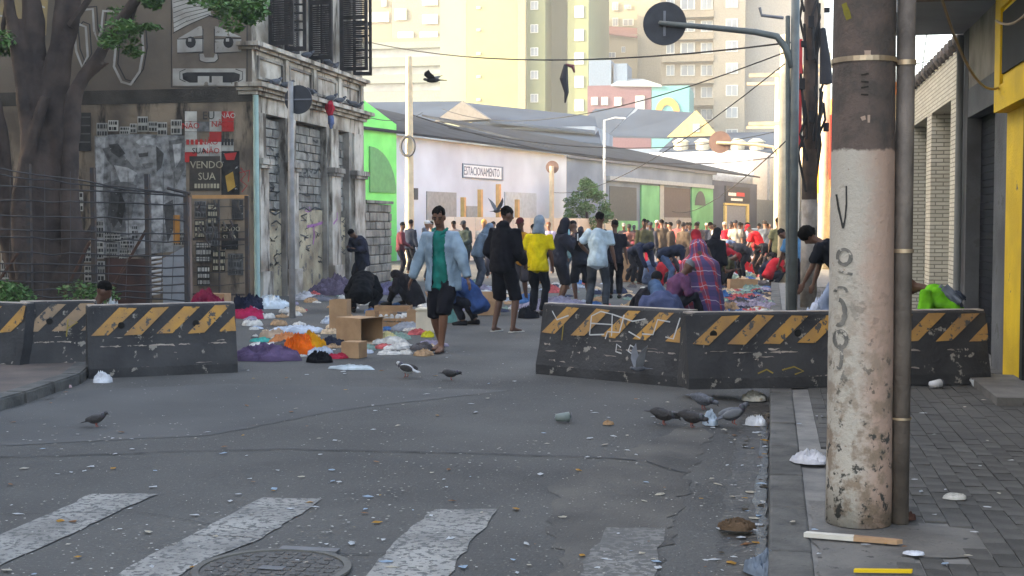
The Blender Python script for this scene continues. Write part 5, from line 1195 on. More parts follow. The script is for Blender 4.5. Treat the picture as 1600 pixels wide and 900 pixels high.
kill = [f for f in b2.faces if f.calc_center_median().y > .02 and -.075 - .10 * max(0, 1.25 - f.calc_center_median().z) < f.calc_center_median().x < .075 + .06 * max(0, 1.25 - f.calc_center_median().z) and .7 < f.calc_center_median().z < 1.6]
kill += [f for f in b2.faces if f.calc_center_median().z < .76]
bmesh.ops.delete(b2, geom=list(set(kill)), context='FACES'); put('open_shirt', b2, denim, hero, local=True, smooth=True)
so_ = hero.children[-1]
for ch in hero.children:
    if ch.name.startswith('open_shirt'): md = ch.modifiers.new('thick', 'SOLIDIFY'); md.thickness = .008; md.offset = 1
hm, hc = J['HM'], J['head']
for sx in (-1, 1):
    bm = BM(); ell(bm, hc + hm @ Vector((sx * .031, .083, .004)), (.013, .008, .007), hm, 8, 6); put('eye', bm, mat('eye', (.02, .015, .012), rough=.3), hero, local=True, smooth=True)
    bm = BM(); tube(bm, [hc + hm @ Vector((sx * .014, .09, .024)), hc + hm @ Vector((sx * .034, .088, .03)), hc + hm @ Vector((sx * .052, .076, .024))], .005, n=5); put('eyebrow', bm, mat('brow', (.012, .01, .01)), hero, local=True)
bm = BM(); tube(bm, [hc + hm @ Vector((-.024, .088, -.056)), hc + hm @ Vector((0, .097, -.06)), hc + hm @ Vector((.024, .088, -.056))], .0045, n=5); put('mouth', bm, mat('lip', (.06, .02, .018)), hero, local=True)
bm = BM(); nk = J['neck']
for sx in (-1, 1): tube(bm, [nk + Vector((sx * .075, -.04, .01)), nk + Vector((sx * .085, .04, -.01)), nk + Vector((sx * .03, .105, -.075))], [.016, .022, .02], n=6)
put('polo_collar', bm, polo, hero, local=True, smooth=True)

BLK, NAVY, DK = (24, 24, 30), (30, 36, 58), (44, 46, 54)
person('man in a black hoodie and black knee length shorts wearing flip flops', gp(786, 519), 180 + 155, 1.83, dict(pel=(0, 0, .93), lean=3, curl=6, wL=(-.2, .2, 1.0), wR=(.2, .22, 1.0), hy=-28, hp=4, aL=(-.16, .0, .08), aR=(.15, .03, .08)), 1, ('hood', BLK), ('shorts', (28, 28, 34)), ('short', (16, 14, 14)), ('flip', (210, 205, 195)), .016, seed=5)
person('man in a blue shirt squatting with his head bowed beside the crates', gp(738, 508), 70, 1.7, dict(pel=(0, -.12, .34), lean=34, curl=25, aL=(-.14, .08, .075), aR=(.14, .02, .075), wL=(-.16, .42, .42), wR=(.16, .42, .45), hp=32, kh={'L': (-.3, 1, .6), 'R': (.3, 1, .6)}), 1, ('long', (44, 68, 112)), ('pants', (28, 30, 38)), ('cap', (40, 46, 66)), ('shoe', (40, 40, 44)), .018, seed=6)
person('person in a bright yellow t-shirt with a grey hood up', gp(840, 493), -12, 1.72, dict(wL=(-.22, .22, 1.05), wR=(.24, .12, .88), lean=4, hp=6), 1, ('tee', (212, 190, 30)), ('pants', (30, 32, 38)), ('hood', (120, 134, 146)), ('shoe', (50, 50, 54)), .018, seed=7)
person('man in a maroon cap and patterned shorts facing the yellow shirt', dp(816, 27.5), 165, 1.72, dict(wL=(-.2, .24, 1.1), wR=(.2, .24, 1.05), hp=10), 1, ('tee', (176, 120, 40)), ('shorts', (62, 58, 62)), ('cap', (92, 40, 44)), ('shoe', (60, 50, 46)), .022, seed=8)
o, J = person('person in a dark hooded jacket holding a white phone up', dp(874, 26), -70, 1.7, dict(wL=(-.12, .2, 1.28), wR=(.1, .26, 1.36), lean=3, curl=8, hp=10), 1, ('hood', (46, 48, 58)), ('shorts', (34, 36, 44)), ('hood', (38, 40, 48)), ('shoe', (70, 66, 62)), .02, seed=9)
bm = BM(); q = J['wrR'] + Vector((.02, .09, .04)); box(bm, (q.x - .035, q.y - .006, q.z - .07), (q.x + .035, q.y + .006, q.z + .07)); put('phone', bm, plain('phone_white', (228, 230, 232)), o, local=True)
o, J = person('man in a dark t-shirt carrying a black backpack and leaning left', dp(908, 26.8), 25, 1.7, dict(side=-8, wL=(-.34, .18, 1.0), wR=(.2, .2, 1.0), lean=12, curl=8, hp=10, aR=(.2, 0, .075)), 1, ('tee', (40, 44, 54)), ('shorts', (44, 48, 58)), ('cap', (28, 28, 32)), ('shoe', (60, 52, 48)), .02, seed=10)
bm = BM(); ell(bm, J['chest'] + Vector((0, -.2, .03)), (.15, .1, .22)); put('backpack', bm, cloth((34, 34, 40)), o, local=True, smooth=True)
person('man in a white t-shirt and dark grey trousers standing with his back turned', dp(934, 25), -8, 1.8, dict(wL=(-.2, .16, 1.02), wR=(.32, .05, .84), lean=2, side=2, aL=(-.17, 0, .08), aR=(.14, .03, .08), eh={'L': (-1, -.3, 0)}), 1, ('tee', (176, 196, 208)), ('pants', (62, 68, 76)), ('short', (16, 14, 14)), ('shoe', (60, 58, 58)), .018, seed=11)
person('person all in black behind the white t-shirt', dp(961, 29), 10, 1.68, dict(wL=(-.2, .22, 1.0)), 1, ('tee', (34, 34, 42)), ('pants', (26, 26, 32)), ('short', (18, 15, 15)), ('shoe', (40, 40, 40)), .022, seed=12)
person('person in a dark coat standing hunched by the stone wall', dp(563, 32), 150, 1.62, dict(lean=8, curl=26, hp=28, wL=(-.14, .3, 1.12), wR=(.12, .3, 1.15), pel=(0, -.06, .9)), 1, ('coat', (44, 46, 60)), ('pants', (30, 30, 38)), ('short', (22, 18, 18)), ('shoe', (30, 30, 32)), .022, seed=13)
person('person in black folded forward on their haunches in front of the sleeper', gp(566, 488), 12, 1.72, dict(pel=(0, -.05, .42), lean=48, curl=40, aL=(-.16, -.02, .075), aR=(.16, -.02, .075), wL=(-.2, .4, .2), wR=(.2, .4, .2), hp=35, kh={'L': (-.4, 1, .7), 'R': (.4, 1, .7)}), 1, ('coat', (17, 18, 22)), ('pants', (17, 18, 22)), ('hood', (17, 18, 22)), ('shoe', (40, 36, 34)), .02, seed=14)
person('person in black sitting on the ground among boxes', gp(648, 478), 60, 1.7, dict(pel=(0, 0, .14), lean=28, curl=24, aL=(-.2, .55, .075), aR=(.16, .5, .075), wL=(-.22, .45, .35), wR=(.2, .45, .35), hp=30, kh={'L': (-.4, .3, 1), 'R': (.4, .3, 1)}), 1, ('coat', (26, 25, 30)), ('pants', (28, 28, 32)), ('hood', (26, 25, 30)), ('shoe', (40, 40, 40)), .02, seed=15)
person('person in a maroon jacket with a pale green bag at the corrugated fence', dp(625, 41), -80, 1.66, dict(wL=(-.15, .3, 1.0), wR=(.15, .32, 1.0), hp=8), 1, ('long', (98, 52, 62)), ('pants', (34, 34, 42)), ('short', (20, 18, 18)), ('shoe', (34, 34, 34)), .028, seed=16)
person('person in a navy jacket standing behind the maroon jacket', dp(640, 44), -30, 1.74, {}, 1, ('long', (40, 46, 62)), ('pants', (36, 38, 46)), ('short', (18, 16, 16)), None, .03, seed=17)
person('person in a grey hoodie and white cap near the corrugated fence', dp(664, 38), -75, 1.7, dict(wL=(-.1, .3, 1.1), wR=(.1, .3, 1.05)), 2, ('hood', (104, 110, 122)), ('pants', (62, 66, 76)), ('cap', (206, 206, 206)), None, .026, seed=18)
person('dark haired person in a beige top behind the white cap', dp(675, 43), 170, 1.68, {}, 2, ('tee', (160, 140, 124)), ('pants', (52, 54, 62)), ('short', (24, 20, 18)), None, .03, seed=19)
person('person in a blue grey hoodie with a rucksack bending over the crates', dp(746, 33), -60, 1.68, dict(lean=16, curl=12, wL=(-.14, .4, .95), wR=(.12, .4, .95), hp=14), 1, ('hood', (106, 122, 138)), ('pants', (70, 76, 88)), ('hood', (106, 122, 138)), None, .024, seed=20)
person('person in an orange beanie and pale shirt beyond the hoodies', dp(757, 40), 180, 1.72, {}, 2, ('tee', (206, 196, 186)), ('pants', (60, 60, 70)), ('beanie', (206, 150, 90)), None, .03, seed=21)
person('person in a striped grey top standing at the fence end', dp(772, 43), 160, 1.68, {}, 2, ('tee', (170, 164, 168)), ('pants', (50, 54, 64)), ('short', (30, 24, 22)), None, .03, seed=22)
person('person in a lilac top behind the yellow shirt', dp(858, 44), 175, 1.66, {}, 2, ('tee', (160, 150, 176)), ('pants', (60, 60, 76)), ('short', (120, 80, 60)), None, .03, seed=23)
person('person with a teal headscarf behind the dark hooded jacket', dp(886, 33), 120, 1.62, {}, 1, ('long', (120, 150, 150)), ('pants', (70, 80, 90)), ('hood', (130, 180, 190)), None, .026, seed=24)
# right hand group
person('man in red shorts and an olive jacket facing the street', gp(1007, 437), 175, 1.74, dict(wL=(-.26, .1, .86)), 1, ('long', (86, 86, 66)), ('shorts', (186, 46, 66)), ('short', (22, 18, 18)), ('flip', (120, 90, 80)), .026, seed=25)
person('man in a navy top and jeans bent right over beside the blankets', gp(1045, 452), -85, 1.74, dict(pel=(0, -.16, .88), lean=70, curl=18, wL=(-.15, .62, .62), wR=(.15, .6, .66), hp=-10), 1, ('long', (34, 40, 56)), ('pants', (86, 106, 140)), ('short', (20, 18, 18)), ('shoe', (60, 60, 60)), .024, seed=26)
person('person in a black hooded cloak behind the plaid blanket', dp(1114, 28), -20, 1.55, dict(lean=10, curl=14, hp=12), 1, ('coat', (26, 27, 34)), ('pants', (30, 30, 36)), ('hood', (26, 27, 34)), None, .024, seed=27)
person('person under a slate blue fleece hood sitting behind the scrawled barrier', dp(1043, 17.6), 25, 1.72, dict(pel=(0, 0, .2), lean=20, curl=24, aL=(-.25, .55, .075), aR=(.2, .5, .075), wL=(-.2, .45, .3), wR=(.2, .45, .3), hp=25, kh={'L': (-.5, .3, 1), 'R': (.5, .3, 1)}), 1, ('coat', (74, 82, 112)), ('pants', (50, 56, 74)), ('hood', (70, 92, 122)), None, .02, seed=28)
person('person in a black jacket and cap sitting low on the road', dp(1001, 20.5), -40, 1.7, dict(pel=(0, 0, .12), lean=16, curl=20, aL=(-.25, .6, .075), aR=(.2, .55, .075), wL=(-.25, .4, .35), wR=(.22, .4, .35), kh={'L': (-.5, .3, 1), 'R': (.5, .3, 1)}), 1, ('long', (28, 28, 36)), ('pants', (30, 32, 40)), ('beanie', (24, 24, 28)), None, .022, seed=29)
person('person in a grey cap and purple top sitting beside the plaid blanket', dp(1048, 22), -60, 1.7, dict(pel=(0, 0, .28), lean=14, curl=18, aL=(-.25, .5, .075), aR=(.2, .5, .075), wL=(-.22, .4, .5), wR=(.2, .4, .5), hp=10, kh={'L': (-.5, .3, 1), 'R': (.5, .3, 1)}), 1, ('long', (96, 62, 92)), ('pants', (40, 42, 50)), ('cap', (112, 116, 122)), None, .022, seed=30)
person('person with bushy black hair in a black t-shirt stooping behind the painted pole', dp(1306, 18), 80, 1.68, dict(lean=24, curl=22, pel=(0, -.1, .86), wL=(-.16, .42, .72), wR=(.1, .34, .62), hp=18), 1, ('tee', (26, 28, 36)), ('pants', (150, 164, 190)), ('afro', (14, 12, 12)), ('shoe', (60, 60, 64)), .02, z=SW, seed=31)
person('person in a blue striped shirt stooping between the poles', dp(1250, 28.5), 60, 1.7, dict(lean=38, curl=16, pel=(0, -.12, .86), wL=(-.15, .45, .6), wR=(.15, .45, .6), hp=4), 1, ('tee', (80, 130, 170)), ('pants', (38, 42, 54)), ('short', (24, 20, 20)), None, .026, z=SW, seed=32)
o, J = person('person in a neon green t-shirt crouching on the pavement with a grey rucksack', dp(1486, 15.6), 78, 1.66, dict(pel=(0, -.1, .40), lean=36, curl=20, aL=(-.14, .1, .075), aR=(.14, .05, .075), wL=(-.15, .5, .4), wR=(.15, .5, .4), hp=26, kh={'L': (-.4, 1, .7), 'R': (.4, 1, .7)}), 1, ('tee', (108, 186, 44)), ('pants', (40, 42, 52)), ('bun', (26, 20, 18)), ('shoe', (60, 60, 60)), .018, z=SW, seed=33)
bm = BM(); Mr = Matrix.Translation(J['chest'] + Vector((.02, -.13, .02))) @ Matrix.Rotation(R(-46), 4, 'X'); box(bm, (-.15, -.09, -.2), (.15, .06, .17), Mr); bmesh.ops.bevel(bm, geom=bm.edges[:], offset=.05, segments=3, affect='EDGES'); rk = put('rucksack', bm, cloth((112, 120, 132)), o, local=True, smooth=True); bm = BM(); box(bm, (-.1, -.13, -.17), (.1, -.085, .0), Mr); bmesh.ops.bevel(bm, geom=bm.edges[:], offset=.02, segments=2, affect='EDGES'); put('pocket', bm, cloth((70, 78, 92)), rk, local=True, smooth=True)
person('dark haired person sitting low behind the faded barrier', dp(122, 16.2), -70, 1.7, dict(pel=(0, 0, .14), lean=14, curl=16, aL=(-.25, .6, .075), aR=(.2, .55, .075), wL=(-.25, .4, .35), wR=(.22, .4, .35), kh={'L': (-.5, .3, 1), 'R': (.5, .3, 1)}), 1, ('tee', (34, 38, 52)), ('pants', (40, 42, 52)), ('short', (16, 14, 14)), None, .02, seed=34)
# far crowd
random.seed(40)
crowd = [(1035, 46, (86, 74, 64), 'brown fleece'), (1050, 44, (70, 62, 56), 'dark brown coat'), (1066, 45, (104, 88, 74), 'tan coat'), (1078, 47, (70, 68, 74), 'charcoal jacket'), (1058, 49, (170, 84, 84), 'salmon top'), (1024, 50, (96, 84, 76), 'sandy jacket'),
         (984, 47, (120, 84, 80), 'dusty pink jumper'), (975, 52, (74, 72, 78), 'slate shirt'), (1123, 45, (206, 196, 180), 'cream top'), (1133, 48, (206, 44, 62), 'scarlet t-shirt'), (1147, 56, (62, 68, 84), 'navy shirt'), (1160, 60, (72, 78, 92), 'steel blue shirt'), (1104, 58, (56, 60, 74), 'black vest'),
         (1172, 52, (120, 130, 150), 'peach shirt'), (1205, 58, (96, 80, 78), 'brown shirt'), (1196, 50, (104, 110, 120), 'beige shirt'), (1217, 38, (110, 110, 84), 'olive jacket by the cream pole'), (1091, 52, (90, 84, 88), 'grey jumper'), (1150, 47, (168, 160, 150), 'pale grey shirt'), (1014, 54, (96, 100, 108), 'blue grey coat')]
for i, (px, d, c, nm) in enumerate(crowd):
    ps = random.choice((dict(), dict(wL=(-.15, .3, 1.05), wR=(.15, .3, 1.0), hp=12), dict(lean=10, curl=14, hp=14, wL=(-.15, .36, .95))))
    person('distant person in a %s in the sunlit crowd' % nm, dp(px, d), random.choice((180, 160, 90, -90, 20, -30)), random.uniform(1.62, 1.78), ps, random.choice((0, 1, 2)), (random.choice(('tee', 'long')), c), (random.choice(('pants', 'shorts')), random.choice(((50, 54, 64), (40, 40, 46), (80, 86, 100)))), random.choice((('short', (24, 20, 18)), ('short', (20, 18, 18)), ('cap', (60, 62, 70)), ('cap', (186, 180, 170)), ('beanie', (60, 56, 56)))), None, .034, 'people in the far sunlit crowd', seed=50 + i)
crowd2 = [(992, 58, (52, 54, 62), 'black jumper'), (1003, 62, (120, 60, 60), 'brick red top'), (1018, 45, (60, 60, 70), 'dark grey hoodie'), (1030, 56, (170, 60, 66), 'cherry red vest'), (1042, 60, (46, 48, 58), 'black coat'), (1046, 52, (186, 130, 130), 'pink shirt'), (1070, 55, (58, 62, 80), 'dark navy anorak'), (1084, 46, (64, 58, 60), 'brown black coat'), (1088, 60, (200, 70, 70), 'bright red top'), (1098, 48, (80, 74, 74), 'dull mauve fleece'),
          (1110, 50, (48, 52, 66), 'midnight blue jacket'), (1118, 62, (150, 140, 130), 'stone coloured shirt'), (1140, 52, (190, 52, 58), 'ruby shirt'), (1154, 50, (62, 66, 76), 'graphite hoodie'), (1166, 56, (52, 54, 64), 'coal black shirt'), (1178, 62, (190, 110, 70), 'apricot shirt'), (1188, 56, (70, 70, 80), 'dusky jacket'), (1200, 46, (54, 56, 66), 'dark parka'), (1209, 62, (180, 90, 80), 'rust red shirt'), (1212, 50, (74, 80, 96), 'denim jacket'),
          (690, 42, (60, 64, 76), 'slate grey jacket near the corrugated fence'), (712, 46, (84, 80, 88), 'ash grey top near the corrugated fence'), (728, 40, (52, 62, 60), 'bottle green jacket near the corrugated fence'), (800, 36, (70, 76, 90), 'blue grey shirt near the corrugated fence'), (850, 36, (58, 58, 66), 'iron grey coat near the corrugated fence'), (893, 40, (120, 90, 84), 'russet jumper near the round tree'), (922, 38, (50, 54, 66), 'ink blue coat near the round tree'), (950, 42, (60, 56, 60), 'sooty coat near the round tree')]
for i, (px, d, c, nm) in enumerate(crowd2):
    ps = random.choice((dict(), dict(wL=(-.15, .3, 1.05), wR=(.15, .3, 1.0), hp=12), dict(lean=14, curl=18, hp=16, wL=(-.15, .36, .95)), dict(lean=30, curl=20, pel=(0, -.1, .88), wL=(-.15, .5, .7), wR=(.15, .5, .7))))
    person('distant person in a %s in the crowd' % nm, dp(px, d), random.choice((180, 150, 90, -90, 20, -30, 60)), random.uniform(1.58, 1.78), ps, random.choice((0, 1, 1, 3)), (random.choice(('tee', 'long', 'hood')), c), (random.choice(('pants', 'shorts')), random.choice(((50, 54, 64), (40, 40, 46), (70, 76, 90)))), random.choice((('short', (24, 20, 18)), ('short', (20, 18, 18)), ('hood', c), ('cap', (60, 62, 70)))), None, .036, 'people in the far crowd', seed=90 + i)
hues = ['black', 'navy', 'charcoal', 'crimson', 'olive', 'white', 'denim blue', 'maroon']; hv = [(30, 30, 36), (38, 44, 64), (62, 62, 68), (170, 40, 50), (84, 84, 62), (196, 192, 186), (84, 100, 130), (96, 44, 52)]
acts = [('sitting on the ground', dict(pel=(0, 0, .14), lean=20, curl=20, aL=(-.2, .55, .075), aR=(.16, .5, .075), wL=(-.22, .45, .35), wR=(.2, .45, .35), hp=14, kh={'L': (-.4, .3, 1), 'R': (.4, .3, 1)})), ('bending down', dict(pel=(0, -.14, .86), lean=62, curl=22, wL=(-.15, .6, .5), wR=(.15, .6, .5))), ('squatting', dict(pel=(0, -.12, .34), lean=30, curl=22, aL=(-.14, .08, .075), aR=(.14, .02, .075), wL=(-.16, .42, .5), wR=(.16, .42, .5), hp=20, kh={'L': (-.3, 1, .6), 'R': (.3, 1, .6)}))]
for i in range(24):
    h = i % 8; a = acts[i // 8]
    px, d = (random.uniform(1108, 1218), random.uniform(33, 50)) if i % 3 else (random.uniform(975, 1100), random.uniform(34, 48))
    person('person in a %s top %s among the heaped goods' % (hues[h], a[0]), dp(px, d), random.uniform(0, 360), random.uniform(1.6, 1.76), a[1], random.choice((0, 1, 1)), (random.choice(('long', 'hood', 'tee')), hv[h]), ('pants', random.choice(((50, 54, 64), (40, 40, 46), (70, 80, 104)))), random.choice((('short', (22, 18, 18)), ('hood', hv[h]), ('cap', (150, 50, 52)), ('beanie', (50, 50, 56)))), None, .034, 'people stooping and sitting among the heaped goods', seed=130 + i)
person('person in a red shirt and red cap stooping over the heaped clothes', dp(1186, 41), 70, 1.74, dict(lean=22, curl=16, pel=(0, -.08, .9), wL=(-.15, .42, .85), wR=(.15, .42, .8), hp=12), 1, ('tee', (220, 44, 50)), ('pants', (34, 34, 40)), ('cap', (206, 40, 52)), None, .028, seed=80)
# figure wrapped in a plaid blanket
plaid = bpy.data.materials.new('plaid'); plaid.use_nodes = True; n, L = plaid.node_tree.nodes, plaid.node_tree.links
tc = n.new('ShaderNodeTexCoord'); sp = n.new('ShaderNodeSeparateXYZ'); L.new(tc.outputs['UV'], sp.inputs[0])
def band_(v, f, duty, ph=0.0):
    t = mth('FRACT', mth('ADD', mth('MULTIPLY', v, f), ph)); return mth('LESS_THAN', t, duty)
cc = mixc(mth('MULTIPLY', band_(sp.outputs[0], 3.2, .48), .85), (.34, .03, .045), (.035, .05, .15)); cc = mixc(mth('MULTIPLY', band_(sp.outputs[1], 3.6, .46), .6), cc, (.03, .035, .10))
cc = mixc(mth('MULTIPLY', band_(sp.outputs[1], 3.6, .06, .3), .6), cc, (.45, .42, .45)); cc = mixc(mth('MULTIPLY', band_(sp.outputs[0], 3.2, .05, .3), .5), cc, (.35, .35, .45))
L.new(cc, n['Principled BSDF'].inputs['Base Color']); n['Principled BSDF'].inputs['Roughness'].default_value = .95
pp = dp(1093, 22.5)
bl, J = person('person standing wrapped from head to foot in a red and blue plaid blanket', pp, 20, 1.55, dict(lean=12, curl=14, hp=10, pel=(0, -.05, .9)), 1, None, ('pants', (40, 42, 50)), ('hood', (150, 40, 50)), ('shoe', (50, 50, 50)), .024, seed=81)
bm = BM(); uvl = bm.loops.layers.uv.new(); NA, NZ = 40, 26; rows = []
for j in range(NZ + 1):
    t = j / NZ; z = .06 + t * 1.50; row = []
    for k in range(NA + 1):
        a = 6.2832 * k / NA; rad = (.40 - .10 * t if t < .68 else .332 - .175 * math.sin(min(1, (t - .68) / .14) * 1.5708) ** 1.3 if t < .82 else .157 * math.sqrt(max(.03, 1 - ((t - .86) / .14) ** 2)) if t > .86 else .157); fold = 1 + (.13 * math.sin(a * 7 + t * 4) + .10 * math.sin(a * 3 + 1 + t * 3)) * (1 - t * .7) + .05 * noise.noise(Vector((math.cos(a) * 2, math.sin(a) * 2, t * 4)))
        row.append((Vector((math.cos(a) * rad * fold * 1.1, math.sin(a) * rad * fold * .85 + t * .16 - .05, z)), (k / NA * 2.2 + t * .35 + .06 * noise.noise(Vector((math.cos(a) * 2, math.sin(a) * 2, t * 3))), t * 1.5 + .12 * math.sin(a) + .05 * noise.noise(Vector((math.cos(a) * 3, math.sin(a) * 3, t * 3 + 5))))))
    rows.append(row)
vsr = [[bm.verts.new(p) for p, _ in row[:-1]] for row in rows]
for j in range(NZ):
    for k in range(NA):
        k2 = (k + 1) % NA; f = bm.faces.new((vsr[j][k], vsr[j][k2], vsr[j + 1][k2], vsr[j + 1][k]))
        for lp_2, uv in zip(f.loops, (rows[j][k][1], rows[j][k + 1][1], rows[j + 1][k + 1][1], rows[j + 1][k][1])): lp_2[uvl].uv = uv
bm.faces.new(vsr[-1])
put('plaid_blanket', bm, plaid, bl, local=True, smooth=True)

# ================================================================== THINGS LYING IN THE STREET
def heap_mesh(seed, w_, d_, h, n=30, fold=.35):
    bm = BM(); sv = Vector((seed * 5.3, seed * 2.1, 0)); rows = []
    for j in range(n + 1):
        row = []
        for i in range(n + 1):
            u, v = i / n * 2 - 1, j / n * 2 - 1
            su = u * math.sqrt(1 - v * v / 2); sv_ = v * math.sqrt(1 - u * u / 2); r = math.hypot(su, sv_)
            out = 1 + .22 * noise.noise(Vector((su, sv_, 0)) * 1.5 + sv)
            q = Vector((su * max(w_, .75) * 2.5, sv_ * max(d_, .75) * 2.5, seed * 1.7)); q += Vector((noise.noise(q * 1.3), noise.noise(q * 1.3 + Vector((7, 7, 7))), 0)) * .55
            rd = lambda f: 1 - abs(noise.noise(q * f + sv)) * 2.4
            z = h * (max(0, 1 - r * r) ** .42) * max(.12, .45 + .42 * rd(1.2) + .28 * rd(2.9) + .14 * rd(6.5)) * (.75 + .5 * noise.noise(Vector((su, sv_, 3)) + sv)) + (.006 if r < .98 else 0)
            row.append(bm.verts.new((su * w_ / 2 * out, sv_ * d_ / 2 * out, max(0.001, z))))
        rows.append(row)
    for j in range(n):
        for i in range(n): bm.faces.new((rows[j][i], rows[j][i + 1], rows[j + 1][i + 1], rows[j + 1][i]))
    return mesh_of(bm, False)
def heap(name, label, cat, px, py, w_, d_, h, c, rz=0, z=0.0, seed=1, group=None, m=None):
    p = G(px, py, z); o = put(name, heap_mesh(seed, w_, d_, h), m or cloth(c)); o.location = (p.x, p.y, z + .003); o.rotation_euler = (0, 0, R(rz)); return tag(o, label, cat, group)
heap('blanket', 'purple fleece blanket crumpled beside the bright striped barrier', 'blanket', 418, 562, .85, .5, .22, (98, 82, 112), 8, seed=2)
heap('blanket', 'orange and yellow cloth bundle next to the purple blanket', 'cloth', 468, 552, .42, .5, .32, (232, 104, 30), 20, seed=3)
heap('cloth_bundle', 'golden yellow cloth leaning against the orange bundle', 'cloth', 490, 550, .3, .42, .30, (226, 160, 36), -10, seed=4)
heap('cloth_bundle', 'pale orange rag behind the purple blanket', 'cloth', 446, 538, .5, .35, .18, (214, 140, 92), 0, seed=5)
heap('cloth_bundle', 'beige crumpled plastic near the purple blanket', 'cloth', 425, 527, .35, .3, .15, (184, 160, 138), 0, seed=6)
heap('paper_bundle', 'pile of white and pale blue papers spread on the road', 'papers', 462, 519, .85, .7, .12, (186, 194, 206), 30, seed=7)
heap('paper_bundle', 'grey blue papers lying in front of the pale pile', 'papers', 448, 528, .4, .4, .07, (96, 112, 136), 30, seed=8)
heap('plastic_bag', 'turquoise plastic bag on the road by the purple blanket', 'bag', 408, 534, .3, .2, .07, (70, 170, 160), 0, seed=9)
heap('plastic_bag', 'black bin bag beside the orange bundle', 'bag', 500, 566, .3, .3, .15, (22, 22, 26), 0, seed=10)
heap('cloth_bundle', 'dark navy rag between the orange bundle and the open box', 'cloth', 521, 542, .38, .3, .16, (44, 48, 62), 0, seed=11)
heap('cloth_bundle', 'red rag beside the small sealed carton', 'cloth', 526, 560, .28, .2, .07, (170, 50, 70), 0, seed=12)
heap('plastic_sheet', 'flattened pale plastic sheet in front of the small carton', 'plastic', 550, 577, .52, .2, .05, (190, 200, 206), 0, seed=13)
heap('plastic_bag', 'crumpled pale yellow plastic bag by the open box', 'bag', 606, 532, .28, .25, .14, (206, 198, 150), 0, seed=14)
heap('plastic_bag', 'bright yellow packet near the walking man', 'packet', 668, 527, .2, .15, .09, (206, 196, 60), 0, seed=15)
heap('blanket', 'white blanket thrown over a bundle near the post', 'blanket', 418, 481, .95, .8, .3, (196, 206, 214), -18, seed=16)
heap('blanket', 'navy blanket bunched against the white one', 'blanket', 391, 482, .7, .7, .33, (34, 38, 56), 0, seed=17)
heap('blanket', 'crimson blanket edge beside the navy blanket', 'blanket', 388, 497, .75, .5, .24, (172, 44, 84), -25, seed=18)
heap('blanket', 'striped grey mauve blanket covering a sleeper at the foot of the corner building', 'blanket', 530, 461, 1.45, .7, .42, (104, 94, 112), 5, seed=19)
heap('blanket', 'blue and lilac blanket over a sleeper beyond the crouching figure', 'blanket', 606, 460, 1.3, .6, .34, (116, 112, 142), -8, seed=20)
heap('cloth_bundle', 'sage green cloth at the end of the blue blanket', 'cloth', 628, 450, .8, .6, .3, (130, 160, 130), 0, seed=21)
heap('cloth_bundle', 'white rags lying by the grey sign post', 'cloth', 478, 468, .7, .5, .16, (186, 184, 188), 0, seed=22)
heap('cloth_bundle', 'grey rags between the sign post and the sleeper', 'cloth', 500, 470, .6, .4, .12, (110, 110, 118), 0, seed=23)
heap('cloth_bundle', 'dark rags at the crouching figure\'s feet', 'cloth', 610, 494, .6, .4, .1, (60, 60, 70), 0, seed=24)
heap('cloth_bundle', 'white and grey clothes strewn near the wooden crate', 'cloth', 640, 516, .6, .35, .12, (150, 154, 162), 0, seed=25)
heap('cloth_bundle', 'teal bag on the ground beside the squatting man', 'bag', 700, 504, .3, .3, .2, (120, 170, 164), 0, seed=26)
heap('cloth_bundle', 'black bag in front of the person in yellow', 'bag', 826, 497, .35, .3, .26, (30, 32, 38), 0, seed=27)
heap('cloth_bundle', 'lilac bedding behind the standing group', 'cloth', 866, 484, 1.3, .7, .28, (140, 138, 158), 0, seed=28)
heap('mattress_roll', 'beige bedroll lying behind the scrawled barrier', 'bedroll', 1000, 492, 1.1, .5, .3, (176, 152, 124), -4, seed=29)
heap('cloth_bundle', 'crimson cloth over a frame past the plaid blanket', 'cloth', 1158, 428, 1.4, .9, .55, (196, 44, 54), 0, seed=30)
heap('blanket', 'rose pink bundle beside the bent man', 'blanket', 1070, 430, .9, .8, .6, (206, 80, 100), 0, seed=31)
heap('white_bundle', 'small white rounded bundle behind the bright striped barrier', 'bundle', 176, 505, .24, .2, .42, (196, 200, 202), 0, seed=32)
heap('blanket', 'crimson blanket over a low bench behind the bright barrier', 'blanket', 326, 490, .8, .5, .5, (140, 40, 72), -10, seed=33)
heap('cloth_bundle', 'white cloth hanging by the stooping person', 'cloth', 1278, 512, .5, .4, .5, (196, 206, 226), 0, seed=34, z=SW)

